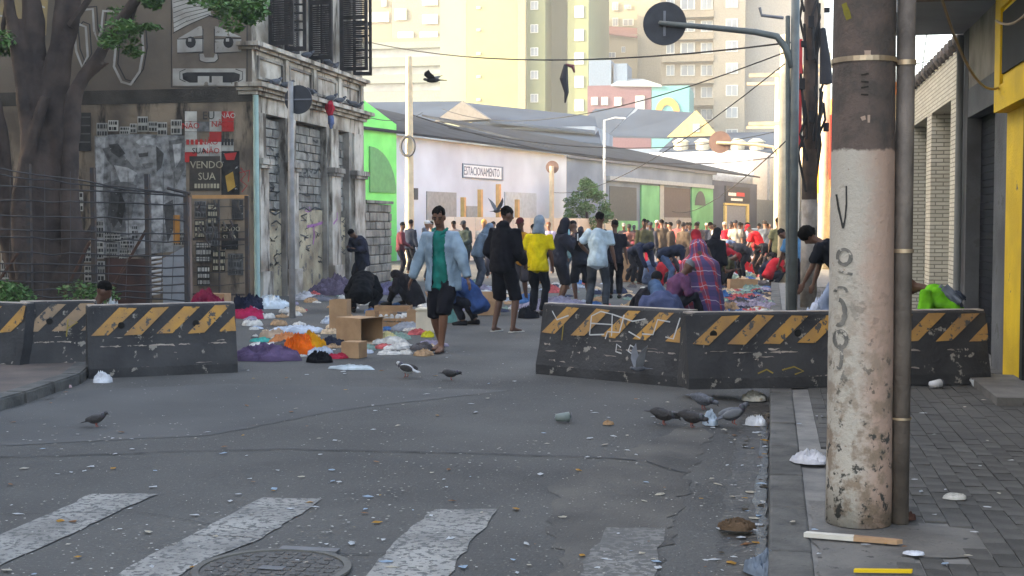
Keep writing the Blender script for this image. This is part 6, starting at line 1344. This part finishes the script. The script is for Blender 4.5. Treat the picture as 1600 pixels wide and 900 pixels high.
# cartons and crates
cardm = mat('cardboard', (.40, .245, .135), (.31, .185, .10), rough=.9, scale=5, bump=.2, bscale=20); cardin = mat('cardboard_inner', (.26, .155, .085), (.2, .12, .07), rough=.9, bump=.2)
def carton(label, px, py, w_, d_, h, rz, flaps=True, z=0.0, closed=False):
    p = G(px, py, z); o = thing('cardboard_box', label, 'box', (p.x, p.y, z + .004), R(rz), 'cardboard boxes on the road'); t = .008
    bm = BM()
    box(bm, (-w_ / 2, -d_ / 2, 0), (w_ / 2, -d_ / 2 + t, h)); box(bm, (-w_ / 2, d_ / 2 - t, 0), (w_ / 2, d_ / 2, h)); box(bm, (-w_ / 2, -d_ / 2 + t + .0005, 0), (-w_ / 2 + t, d_ / 2 - t - .0005, h)); box(bm, (w_ / 2 - t, -d_ / 2 + t + .0005, 0), (w_ / 2, d_ / 2 - t - .0005, h)); box(bm, (-w_ / 2 + t + .0005, -d_ / 2 + t + .0005, 0), (w_ / 2 - t - .0005, d_ / 2 - t - .0005, t))
    for v in bm.verts: v.co += Vector((noise.noise(v.co * 3 + Vector((px, 0, 0))), noise.noise(v.co * 3 + Vector((0, px, 0))), 0)) * .012
    put('walls', bm, cardm, o, local=True)
    if closed:
        bm = BM(); box(bm, (-w_ / 2 + .002, -d_ / 2 + .002, h + .001), (w_ / 2 - .002, -.004, h + .008)); put('flap', bm, cardm, o, local=True); bm = BM(); box(bm, (-w_ / 2 + .002, .004, h + .001), (w_ / 2 - .002, d_ / 2 - .002, h + .009)); put('flap', bm, cardm, o, local=True)
    elif flaps:
        for M, l in ((Matrix.Translation((w_ / 2, 0, h)) @ Matrix.Rotation(R(12), 4, 'Y'), d_), (Matrix.Translation((-w_ / 2, 0, h)) @ Matrix.Rotation(R(180 + 70), 4, 'Y'), d_)):
            bm = BM(); box(bm, (.002, -l / 2, -.004), (.24 * min(1, w_ * 2), l / 2, .004), M); put('flap', bm, cardm, o, local=True)
        for M in (Matrix.Translation((0, -d_ / 2, h)) @ Matrix.Rotation(R(-100), 4, 'X'), Matrix.Translation((0, d_ / 2, h)) @ Matrix.Rotation(R(60), 4, 'X')):
            bm = BM(); box(bm, (-w_ / 2, -.18, -.004) if M.translation.y < 0 else (-w_ / 2, .002, -.004), (w_ / 2, -.002, .004) if M.translation.y < 0 else (w_ / 2, .18, .004), M); put('flap', bm, cardm, o, local=True)
    return o
p = G(562, 534); bx_ = thing('cardboard_box', 'large cardboard box lying on its side with the open end and flap to the right', 'box', (p.x, p.y, .004), R(-32), 'cardboard boxes on the road')
bm = BM()
for a, b_ in (((-.26, -.2, 0), (.26, .2, .008)), ((-.26, -.2, .0085), (.26, -.192, .332)), ((-.26, .192, .0085), (.26, .2, .332)), ((-.26, -.1915, .0085), (-.252, .1915, .332)), ((-.26, -.2, .3325), (.26, .2, .34))): box(bm, a, b_)
for v in bm.verts: v.co += Vector((noise.noise(v.co * 4), noise.noise(v.co * 4 + Vector((3, 3, 3))), 0)) * .012
put('walls', bm, cardm, bx_, local=True)
for M in (Matrix.Translation((.262, 0, .34)) @ Matrix.Rotation(R(-8), 4, 'Y'), Matrix.Translation((.262, 0, .006)) @ Matrix.Rotation(R(2), 4, 'Y')):
    bm = BM(); box(bm, (.0, -.2, -.004), (.2, .2, .003), M); put('flap', bm, mat('cardboard_pale', (.5, .36, .25), (.42, .3, .2), bump=.2), bx_, local=True)
carton('upright torn cardboard box behind the open one', 532, 520, .26, .3, .50, 5, flaps=False)
carton('small sealed carton standing before the open box', 554, 559, .24, .22, .19, -10, closed=True)
carton('brown carton set on the ground by the makeshift gate', 342, 488, .36, .3, .34, 0, closed=True)
carton('brown carton lying by the person in black on the ground', 690, 500, .4, .3, .3, 20)
carton('low tan carton between the sleeper and the crate', 596, 500, .45, .3, .16, -12, flaps=False)
carton('open carton beside the standing group', 764, 492, .4, .35, .25, 14)
carton('flat carton in the clothes heap', 1160, 452, .7, .5, .25, 10, flaps=False)
carton('tall brown carton by the man in red shorts', 987, 440, .7, .6, .8, 0, closed=True)
cr = thing('wooden_crate', 'slatted wooden fruit crate on its side holding white packets', 'crate', G(615, 509), R(6)); woodm = mat('crate_wood', (.36, .21, .11), (.26, .15, .08), scale=6, bump=.3)
for z0, z1 in ((0, .07), (.09, .13), (.24, .32)):
    bm = BM(); box(bm, (-.27, -.16, z0), (.27, -.145, z1)); put('slat', bm, woodm, cr, local=True); bm = BM(); box(bm, (-.27, .145, z0), (.27, .16, z1)); put('slat', bm, woodm, cr, local=True)
for sx in (-.285, .27):
    bm = BM(); box(bm, (sx, -.16, 0), (sx + .014, .16, .33)); put('end_board', bm, woodm, cr, local=True)
bm = BM(); box(bm, (-.268, -.143, .0), (.268, .143, .02)); put('base', bm, woodm, cr, local=True)
pk_ = thing('white_packets', 'row of white packets inside the fruit crate', 'packets', G(615, 509) + Vector((0, 0, .022)), R(6)); bm = BM()
for k in range(5): ell(bm, (-.2 + k * .09, -.05, .1), (.04, .05, .07)); 
put('packet_row', bm, plain('packet', (206, 204, 200)), pk_, local=True, smooth=True)
ib = thing('foam_box', 'cream polystyrene box beside the walking man', 'box', G(669, 519), R(-4)); bm = BM(); box(bm, (-.15, -.15, 0), (.15, .15, .33)); bmesh.ops.bevel(bm, geom=bm.edges[:], offset=.015, segments=2, affect='EDGES'); put('tub', bm, plain('foam_cream', (206, 196, 176)), ib, local=True)
bm = BM(); box(bm, (-.16, -.16, .332), (.16, .16, .37)); bmesh.ops.bevel(bm, geom=bm.edges[:], offset=.012, segments=2, affect='EDGES'); put('lid', bm, plain('foam_cream', (206, 196, 176)), ib, local=True)
carton('brown carton next to the polystyrene box', 648, 512, .22, .25, .28, 8, flaps=False)
# steel crowd barrier far off, and a parked car at the end of the street
rb = thing('crowd_barrier', 'silver tubular crowd barrier in front of the bar', 'barrier', dp(1160, 62) + (0,)); bm = BM()
for a, b_ in (((-1.1, 0, .1), (-1.1, 0, 1.1)), ((1.1, 0, .1), (1.1, 0, 1.1)), ((-1.1, 0, 1.1), (1.1, 0, 1.1)), ((-1.1, 0, .15), (1.1, 0, .15)), ((-1.1, -.3, .02), (-1.1, .3, .02)), ((1.1, -.3, .02), (1.1, .3, .02))): tube(bm, [a, b_], .025, n=6)
put('frame', bm, plain('galv_far', (170, 174, 178), metal=.5), rb, local=True)
for k in range(14):
    bm = BM(); tube(bm, [(-1 + k * .154, 0, .16), (-1 + k * .154, 0, 1.09)], .01, n=4); put('bar', bm, plain('galv_far', (170, 174, 178), metal=.5), rb, local=True)
car = thing('parked_car', 'grey blue car parked at the far end of the street', 'car', dp(1195, 68) + (0,), R(-8)); cm_ = mat('car_paint', (.16, .2, .25), rough=.3, bump=0, spec=.6)
prof = [(-2.05, .35), (-2.1, .75), (-1.9, .95), (-1.2, 1.02), (-.7, 1.42), (.7, 1.45), (1.25, 1.05), (2.0, .9), (2.1, .6), (2.05, .35)]
bm = BM(); slab(bm, [(-.82, y, z) for y, z in prof], (1.64, 0, 0)); bmesh.ops.bevel(bm, geom=bm.edges[:], offset=.06, segments=2, affect='EDGES'); put('body', bm, cm_, car, local=True, smooth=True)
bm = BM(); slab(bm, [(-.7, -1.22, 1.04), (.7, -1.22, 1.04), (.6, -.78, 1.4), (-.6, -.78, 1.4)], (0, -.03, .02)); put('windscreen', bm, glass, car, local=True)
for sx in (-1, 1):
    bm = BM(); slab(bm, [(sx * .821, -1.0, 1.04), (sx * .821, 1.0, 1.06), (sx * .821, .62, 1.38), (sx * .821, -.65, 1.36)], (sx * .01, 0, 0)); put('side_window', bm, glass, car, local=True)
    bm = BM(); ell(bm, (sx * .6, -2.05, .72), (.16, .06, .09)); put('headlight', bm, plain('lamp_clear', (220, 224, 226), rough=.2), car, local=True)
    for yy in (-1.3, 1.3):
        bm = BM(); cyl(bm, (sx * .66, yy, .32), (sx * .85, yy, .32), .32, n=20); wh = put('wheel', bm, mat('tyre', (.02, .02, .02)), car, local=True); bm = BM(); cyl(bm, (sx * .851, yy, .32), (sx * .87, yy, .32), .19, n=14); put('rim', bm, plain('rim_grey', (150, 152, 155)), wh, local=True)

# the long heap of clothes by the kerb
random.seed(61)
hm_ = [heap_mesh(100 + k, 1, .8, .2 + .08 * (k % 3), n=16, fold=.5) for k in range(8)]
cols = [((206, 202, 196), 'white'), ((176, 186, 200), 'pale blue'), ((150, 142, 160), 'pale mauve'), ((216, 190, 160), 'cream'), ((60, 66, 86), 'navy'), ((128, 150, 140), 'sea green'), ((190, 96, 96), 'coral'), ((92, 88, 90), 'grey'), ((170, 140, 110), 'tan'), ((70, 110, 160), 'blue')]
for me in hm_: me.materials.append(cloth((200, 200, 200)))
def rag(me, x, y, s, c, nm, name, label, cat, group, z=0.0, sz=None):
    o = bpy.data.objects.new(name, me); col.objects.link(o); o.location = (x, y, z + .004); o.rotation_euler = (0, 0, random.uniform(0, 6.28)); o.scale = (s, s, sz or s)
    o.material_slots[0].link = 'OBJECT'; o.material_slots[0].material = cloth(c); return tag(o, label, cat, group)
for k in range(240):
    py = 402 + (random.random() ** .8) * 100; lo, hi = (1112, 1234) if py < 440 else (1104, 1222)
    c, nm = random.choice(cols); p = G(random.uniform(lo, hi), py)
    if p.x > -.1: p.x = -.1 - random.random()
    rag(random.choice(hm_), p.x, p.y, random.uniform(.3, .65), c, nm, 'garment', 'crumpled %s garment in the long heap of clothes by the kerb' % nm, 'clothing', 'clothes heaped along the kerb')
for k in range(120):
    c, nm = random.choice(cols); p = G(random.uniform(680, 1080), random.uniform(440, 492))
    rag(random.choice(hm_), p.x, p.y, random.uniform(.14, .45), c, nm, 'rag', '%s rag lying on the road around the standing group' % nm, 'rag', 'rags on the road among the people')
for k in range(130):
    c, nm = random.choice(cols + [((206, 202, 196), 'white')] * 4); p = G(random.uniform(385, 690), random.uniform(455, 560))
    rag(random.choice(hm_), p.x, p.y, random.uniform(.1, .42), c, nm, 'rag', '%s rag spread on the road by the corner building' % nm, 'rag', 'rags by the corner building')
# paper scraps on the open asphalt
sm = []
for k in range(7):
    bm = BM(); random.seed(200 + k); pts = []
    n_ = random.choice((4, 5, 6))
    for i in range(n_):
        a = 6.2832 * i / n_ + random.uniform(-.3, .3); r = random.uniform(.5, 1); pts.append(bm.verts.new((math.cos(a) * r, math.sin(a) * r * .6, random.uniform(.02, .3))))
    c = bm.verts.new((0, 0, random.uniform(.05, .45)))
    for i in range(n_): bm.faces.new((c, pts[i], pts[(i + 1) % n_]))
    r = bmesh.ops.solidify(bm, geom=bm.faces[:], thickness=.02); me = mesh_of(bm); me.materials.append(cloth((210, 210, 210))); me.name = 'paper_scrap'; sm.append(me)
random.seed(77)
pc = [((214, 216, 218), 'white', 12), ((204, 196, 180), 'cream', 5), ((196, 150, 70), 'yellow brown', 3), ((150, 110, 80), 'brown', 2), ((176, 196, 214), 'pale blue', 2)]
bag_ = [x for x in pc for _ in range(x[2])]
def scrap(p, s, c, nm, where, z=0.0):
    o = rag(random.choice(sm), p.x, p.y, s, c, nm, 'paper_scrap', '%s paper scrap lying %s' % (nm, where), 'litter', 'paper scraps on the ground', z, s * random.uniform(.25, .7))
    o.material_slots[0].material = mat('scrap_%d_%d_%d' % c, lin(c), tuple(x * .85 for x in lin(c)), rough=.9, bump=0); return o
k = 0
while k < 175:
    px, py = random.uniform(0, 1190), 560 + 340 * random.random() ** 1.15
    if 835 < px and py < 615 or px < 375 and py < 610: continue
    c, nm, _ = random.choice(bag_); scrap(G(px, py), random.uniform(.014, .05), c, nm, 'on the open asphalt', .004); k += 1
for k in range(34):
    p = G(random.uniform(1215, 1600), random.uniform(625, 895), SW)
    if p.x < 2.25 and p.x > .05: c, nm, _ = random.choice(bag_); scrap(p, random.uniform(.012, .04), c, nm, 'on the paved pavement', SW + .004)
for k in range(85):
    p = Vector((-.03 - .33 * random.random() ** 1.8 + 0 * random.uniform(-.36, -.04), random.uniform(5.4, 11.8), 0)); c, nm, _ = random.choice(bag_ + [((90, 80, 66), 'dirty brown', 1)] * 8); scrap(p, random.uniform(.012, .06), c, nm, 'in the wet gutter', -.022)
for k in range(24):
    p = G(random.uniform(390, 700), random.uniform(520, 600)); c, nm, _ = random.choice(bag_); scrap(p, random.uniform(.02, .06), c, nm, 'near the cardboard boxes')
random.seed(91); bm = BM()
for k in range(3000):
    px, py = random.uniform(-20, 1195), 500 + 410 * random.random() ** 1.3; p = G(px, py); s = random.uniform(.003, .011) * (.4 + 1.1 * max(0, noise.noise(p * .7) + .4)); a = random.uniform(0, 6.28)
    q = [bm.verts.new((p.x + math.cos(a + t) * s, p.y + math.sin(a + t) * s * 1.0, .012 + random.uniform(0, .003))) for t in (0, 1.7, 3.3, 4.8)]; bm.faces.new(q)
bmesh.ops.recalc_face_normals(bm, faces=bm.faces)
tag(put('litter_flecks', bm, mat('flecks', (.46, .45, .42), (.15, .13, .1), scale=9, bump=0)), 'tiny pale flecks of litter scattered over the asphalt', 'litter', kind='stuff')
# single litter pieces
pm2 = lambda c: plain('plastic_%d_%d_%d' % c, c, rough=.4)
heap('plastic_bag', 'crumpled translucent white plastic bag on the open service pit', 'bag', 1264, 722, .22, .22, .08, (206, 206, 212), 0, SW + .008, 41)
heap('plastic_bag', 'white plastic bag sagging into the gutter', 'bag', 1181, 664, .17, .2, .09, (220, 222, 226), 0, -.02, 42)
heap('plastic_bag', 'clear bluish plastic bag by the pigeons', 'bag', 1110, 664, .13, .15, .10, (176, 190, 204), 0, .004, 43)
heap('plastic_bag', 'clear plastic bag crushed against the kerb end', 'bag', 1178, 625, .25, .3, .08, (186, 180, 166), 0, -.02, 44)
heap('plastic_bag', 'pale plastic bag hanging in the gap between the barriers', 'bag', 1073, 590, .12, .2, .45, (176, 186, 196), 0, 0, 45)
heap('plastic_bag', 'white plastic scrap against the foot of the bright barrier', 'plastic', 161, 598, .2, .15, .11, (214, 216, 222), 0, 0, 46)
heap('plastic_bag', 'grey plastic bag in the wet gutter by the kerb', 'bag', 1198, 893, .2, .3, .10, (120, 132, 146), 0, -.02, 47)
heap('rubble_lump', 'brown lump of dirt and rags washed against the gutter', 'rubble', 1150, 826, .2, .16, .06, (96, 78, 62), 0, 0, 48)
heap('plastic_bag', 'crumpled white napkin on the pavement past the pole', 'napkin', 1492, 780, .13, .08, .03, (210, 206, 198), 0, SW + .004, 49)
heap('paper_sheet', 'torn white paper on the pavement near the plank', 'paper', 1428, 867, .09, .06, .012, (214, 216, 224), 0, SW + .004, 50)
p = G(1334, 846, SW); o = thing('wooden_plank', 'splintered plank painted half white lying before the painted pole', 'plank', (p.x, p.y, SW + .006), R(-9))
bm = BM(); slab(bm, [(-.235, -.02, 0), (0, -.024, 0), (0, .024, 0), (-.225, .018, 0)], (0, 0, .022)); put('white_end', bm, plain('plank_white', (206, 200, 188)), o, local=True); bm = BM(); slab(bm, [(.0005, -.024, 0), (.2, -.022, 0), (.225, .008, 0), (.0005, .024, 0)], (0, 0, .0215)); put('bare_end', bm, mat('plank_wood', (.42, .26, .15), (.3, .18, .1), scale=8, bump=.3), o, local=True)
p = G(1380, 896, SW); o = thing('yellow_strip', 'yellow painted strip of wood on the pavement at the kerb side', 'strip', (p.x, p.y, SW + .005), R(8)); bm = BM(); slab(bm, [(-.13, -.012, 0), (.12, -.01, 0), (.13, .012, 0), (-.12, .01, 0)], (0, 0, .014)); put('lath', bm, plain('lath_yellow', (226, 186, 30)), o, local=True)
p = G(1537, 603, SW); o = thing('food_tray', 'white takeaway tray with leftovers beside the yellow pillar', 'tray', (p.x, p.y - .05, SW + .005), R(-12)); bm = BM()
slab(bm, [(-.1, -.07, 0), (.1, -.07, 0), (.1, .07, 0), (-.1, .07, 0)], (0, 0, .01)); 
for a, b_ in (((-.1, -.07), (.1, -.07)), ((.1, -.07), (.1, .07)), ((.1, .07), (-.1, .07)), ((-.1, .07), (-.1, -.07))): slab(bm, [(*a, .0101), (*b_, .0101), (b_[0] * 1.3, b_[1] * 1.3, .06), (a[0] * 1.3, a[1] * 1.3, .06)], (0, 0, .005))
put('tray', bm, plain('tray_white', (220, 222, 224)), o, local=True); bm = BM(); ell(bm, (0, .02, .03), (.09, .05, .03)); ell(bm, (.05, -.02, .03), (.05, .04, .025)); put('leftovers', bm, mat('food', (.5, .3, .06), (.4, .08, .04), scale=25, bump=.4), o, local=True)
def cup(label, px, py, c, z=0.0, rz=30):
    p = G(px, py, z); o = thing('plastic_cup', label, 'cup', (p.x, p.y, z + .004), R(rz)); bm = BM(); tube(bm, [(-.06, 0, .035), (.05, 0, .042)], [.03, .042], n=14); put('cup', bm, pm2(c), o, local=True, smooth=True); bm = BM(); cyl(bm, (.066, 0, .043), (.069, 0, .043), .036, n=14); put('mouth', bm, pm2((90, 92, 98)), o, local=True)
cup('white cup tipped over on the pavement by the long barrier', 1462, 607, (214, 214, 216), SW); cup('white cup lying against the left kerb', 112, 600, (206, 196, 204), 0, 200); cup('clear cup near the seam in the asphalt', 880, 660, (120, 130, 126), .004, 10)
heap('paper_sheet', 'red and white wrapper against the left kerb', 'wrapper', 95, 606, .24, .1, .06, (206, 176, 176), 15, 0, 51)
heap('paper_sheet', 'folded tan carton scrap on the asphalt', 'carton', 950, 664, .09, .05, .03, (180, 146, 112), 5, .004, 52)
heap('rubble_lump', 'loose broken paving stone beside the painted pole', 'stone', 1415, 812, .1, .08, .05, (88, 62, 54), 0, SW, 53)
p = Vector((.5, 7.55, SW)); bm = BM(); box(bm, (-.08, -.05, 0), (.08, .05, .035)); o = put('loose_brick', bm, mat('grey_brick', (.12, .115, .105), bump=.4)); o.location = p + Vector((0, 0, .004)); tag(o, 'loose grey brick lying left of the painted pole', 'brick')

# ================================================================== BIRDS
pgm = mat('pigeon_grey', (.115, .12, .14), (.075, .078, .09), rough=.8, scale=30, bump=.2); pgd = mat('pigeon_dark', (.03, .028, .03), (.05, .045, .045), rough=.7, scale=30, bump=.2); pgw = mat('pigeon_white', (.5, .5, .5), (.38, .38, .38), rough=.8, bump=.2); pgn = mat('pigeon_neck', (.03, .055, .05), (.06, .03, .06), rough=.35, scale=40, bump=.1); pgl = mat('pigeon_leg', (.3, .09, .07), bump=.1)
def pigeon(label, loc, rz, body=pgm, wing=pgm, peck=0.0, s=1.0, group='pigeons', legs=True):
    """faces +x; peck lowers the head"""
    o = thing('pigeon', label, 'pigeon', loc, R(rz), group); o.scale = (s,) * 3; zb = .115
    bm = BM(); M = Matrix.Rotation(R(12 - peck * 35), 3, 'Y')
    ell(bm, (0, 0, zb), (.115, .062, .066), Matrix.Rotation(R(-18 + peck * 34), 3, 'Y')); hd = Vector((.135, 0, .215)).lerp(Vector((.175, 0, .07)), peck)
    tube(bm, [(.07, 0, zb + .025 - peck * .02), Vector((.11, 0, .17)).lerp(Vector((.13, 0, .10)), peck), hd], [.048, .034, .026], n=10); ell(bm, hd + Vector((.008, 0, .006)), (.032, .026, .027))
    tube(bm, [(-.07, 0, zb - .01 + peck * .03), (-.15, 0, zb - .045 + peck * .1), (-.215, 0, zb - .065 + peck * .13)], [(.045, .022), (.042, .012), (.05, .006)], n=10, lat=(0, 1, 0))
    put('body', remesh(bm, .009, 2), body, o, local=True)
    for sy in (-1, 1):
        bm = BM(); ell(bm, (-.03, sy * .056, zb + .012 + peck * .015), (.115, .016, .045), Matrix.Rotation(R(-14 + peck * 34), 3, 'Y')); put('wing', bm, wing, o, local=True, smooth=True)
        if legs: bm = BM(); tube(bm, [(.01, sy * .025, .065), (.005, sy * .028, .02), (.03, sy * .03, .004)], [.009, .006, .005], n=5); put('leg', bm, pgl, o, local=True)
    bm = BM(); dv = Vector((1, 0, -.25 - peck * .9)).normalized(); tube(bm, [hd + dv * .03, hd + dv * .055], [.009, .003], n=6); put('beak', bm, mat('beak', (.06, .055, .05)), o, local=True)
    bm = BM(); c = (Vector((.07, 0, zb + .025)) + hd) / 2; ell(bm, c, (.04, .042, .045)); put('neck_sheen', bm, pgn, o, local=True, smooth=True)
    return o
def gz(px, py, z=0.004): p = G(px, py, z); return (p.x, p.y, z)
pigeon('dark pigeon pecking with its tail to the barrier', gz(1036, 664), -10, pgd, pgd, .8, .72); pigeon('blackish pigeon pecking beside the clear plastic bag', gz(1080, 668), -18, pgd, pgd, .8, .72)
pigeon('slate pigeon feeding under the barrier edge', gz(1098, 640), -25, pgm, pgm, .85, .75); pigeon('grey pigeon with pale wing standing at the gutter', gz(1145, 664), 25, pgm, mat('pigeon_pale', (.24, .25, .27), (.16, .165, .18), bump=.2), .05, .78)
pigeon('white and black pigeon walking in the open road', gz(636, 590), 155, pgw, pgd, .25, .8); pigeon('small dark pigeon beside the walking man', gz(704, 594), 10, pgd, pgd, .6, .6); pigeon('black pigeon crouched alone on the asphalt near the left barriers', gz(150, 667), 12, pgd, pgd, .1, .55)
lz1, lz2 = 4.645, 5.515
src = pigeon('grey pigeon perched on the lower cornice of the corner building', (CX + .18, yat(421), lz1), 60, pgm, pgm, .1, 1.0, 'pigeons perched on the corner building ledges')
for px, zz2, rz, dx in ((438, lz1, 20, .18), (476, lz1, 150, .2), (509, lz1, 30, .16), (522, lz1, 40, .18), (541, lz1, 200, .2), (551, lz1, 10, .15), (430, lz2, 0, .08), (455, lz2, 100, .06), (477, lz2, 20, .08), (491, lz2, 30, .06), (507, lz2, 190, .08), (523, lz2, 80, .05)):
    copy_tree(src, (CX + dx, yat(px), zz2), R(rz), 'grey pigeon perched on the %s of the corner building' % ('lower cornice' if zz2 == lz1 else 'upper ledge under the shutters'))
def flying(label, px, py, dep, rz, up, s=1.0, m=pgd, tip=pgd):
    o = thing('flying_bird', label, 'bird', PD(px, py, dep), R(rz), 'birds in flight'); o.scale = (s,) * 3
    bm = BM(); ell(bm, (0, 0, 0), (.13, .05, .05)); ell(bm, (.14, 0, .015), (.035, .028, .028)); tube(bm, [(-.08, 0, 0), (-.16, 0, -.005), (-.25, 0, -.01)], [(.035, .02), (.05, .01), (.075, .005)], n=10, lat=(0, 1, 0)); put('body', remesh(bm, .011, 2), m, o, local=True)
    for sy in (-1, 1):
        a = R(up); f = lambda x, l: Vector((x, sy * (.03 + l * math.cos(a)), .02 + l * math.sin(a)))
        bm = BM(); slab(bm, [f(.08, 0), f(.1, .16), f(.05, .30), f(-.06, .42), f(-.05, .28), f(-.07, .14), f(-.06, 0)], (0, 0, .008)); put('wing', bm, tip, o, local=True)
flying('black bird gliding in front of the office tower', 676, 125, 30, 178, 14, 1.3); flying('dark bird flapping above the heads by the fence', 776, 330, 27, 60, 55, .75, pgd, pgm); flying('pale bird taking off in front of the scrawled barrier', 998, 576, 13.2, 215, 66, .6, pgm, mat('pigeon_pale', (.24, .25, .27)))
# rag caught on the cornice
o = thing('snagged_clothing', 'red and blue clothing snagged on the corner building cornice', 'clothing', PX(514, 160, CX + .34), 0); bm = BM(); tube(bm, [(0, 0, .0), (0, .08, -.12), (.02, .03, -.32)], [.09, .12, .07], n=8); put('red_cloth', remesh(bm, .02, 1, .03, 12), cloth((170, 44, 60)), o, local=True); bm = BM(); tube(bm, [(.02, .05, -.3), (.02, .08, -.5), (.02, .06, -.62)], [.07, .08, .03], n=8); put('blue_cloth', remesh(bm, .02, 1, .02, 12), cloth((96, 110, 150)), o, local=True)

# ================================================================== HAZE
bm = BM(); box(bm, (-640, -100, -1), (640, 1600, 92)); hz = put('haze', bm, None)
hmt = bpy.data.materials.new('haze'); hmt.use_nodes = True; n = hmt.node_tree.nodes; n.clear(); ov = n.new('ShaderNodeOutputMaterial'); vv = n.new('ShaderNodeVolumePrincipled'); vv.inputs['Color'].default_value = (.95, .95, .93, 1); vv.inputs['Density'].default_value = .0009; vv.inputs['Anisotropy'].default_value = .2
hmt.node_tree.links.new(vv.outputs[0], ov.inputs['Volume']); hz.data.materials.append(hmt); tag(hz, 'thin pale morning haze filling the street', 'haze', kind='stuff')
bpy.data.scenes.remove(TS)
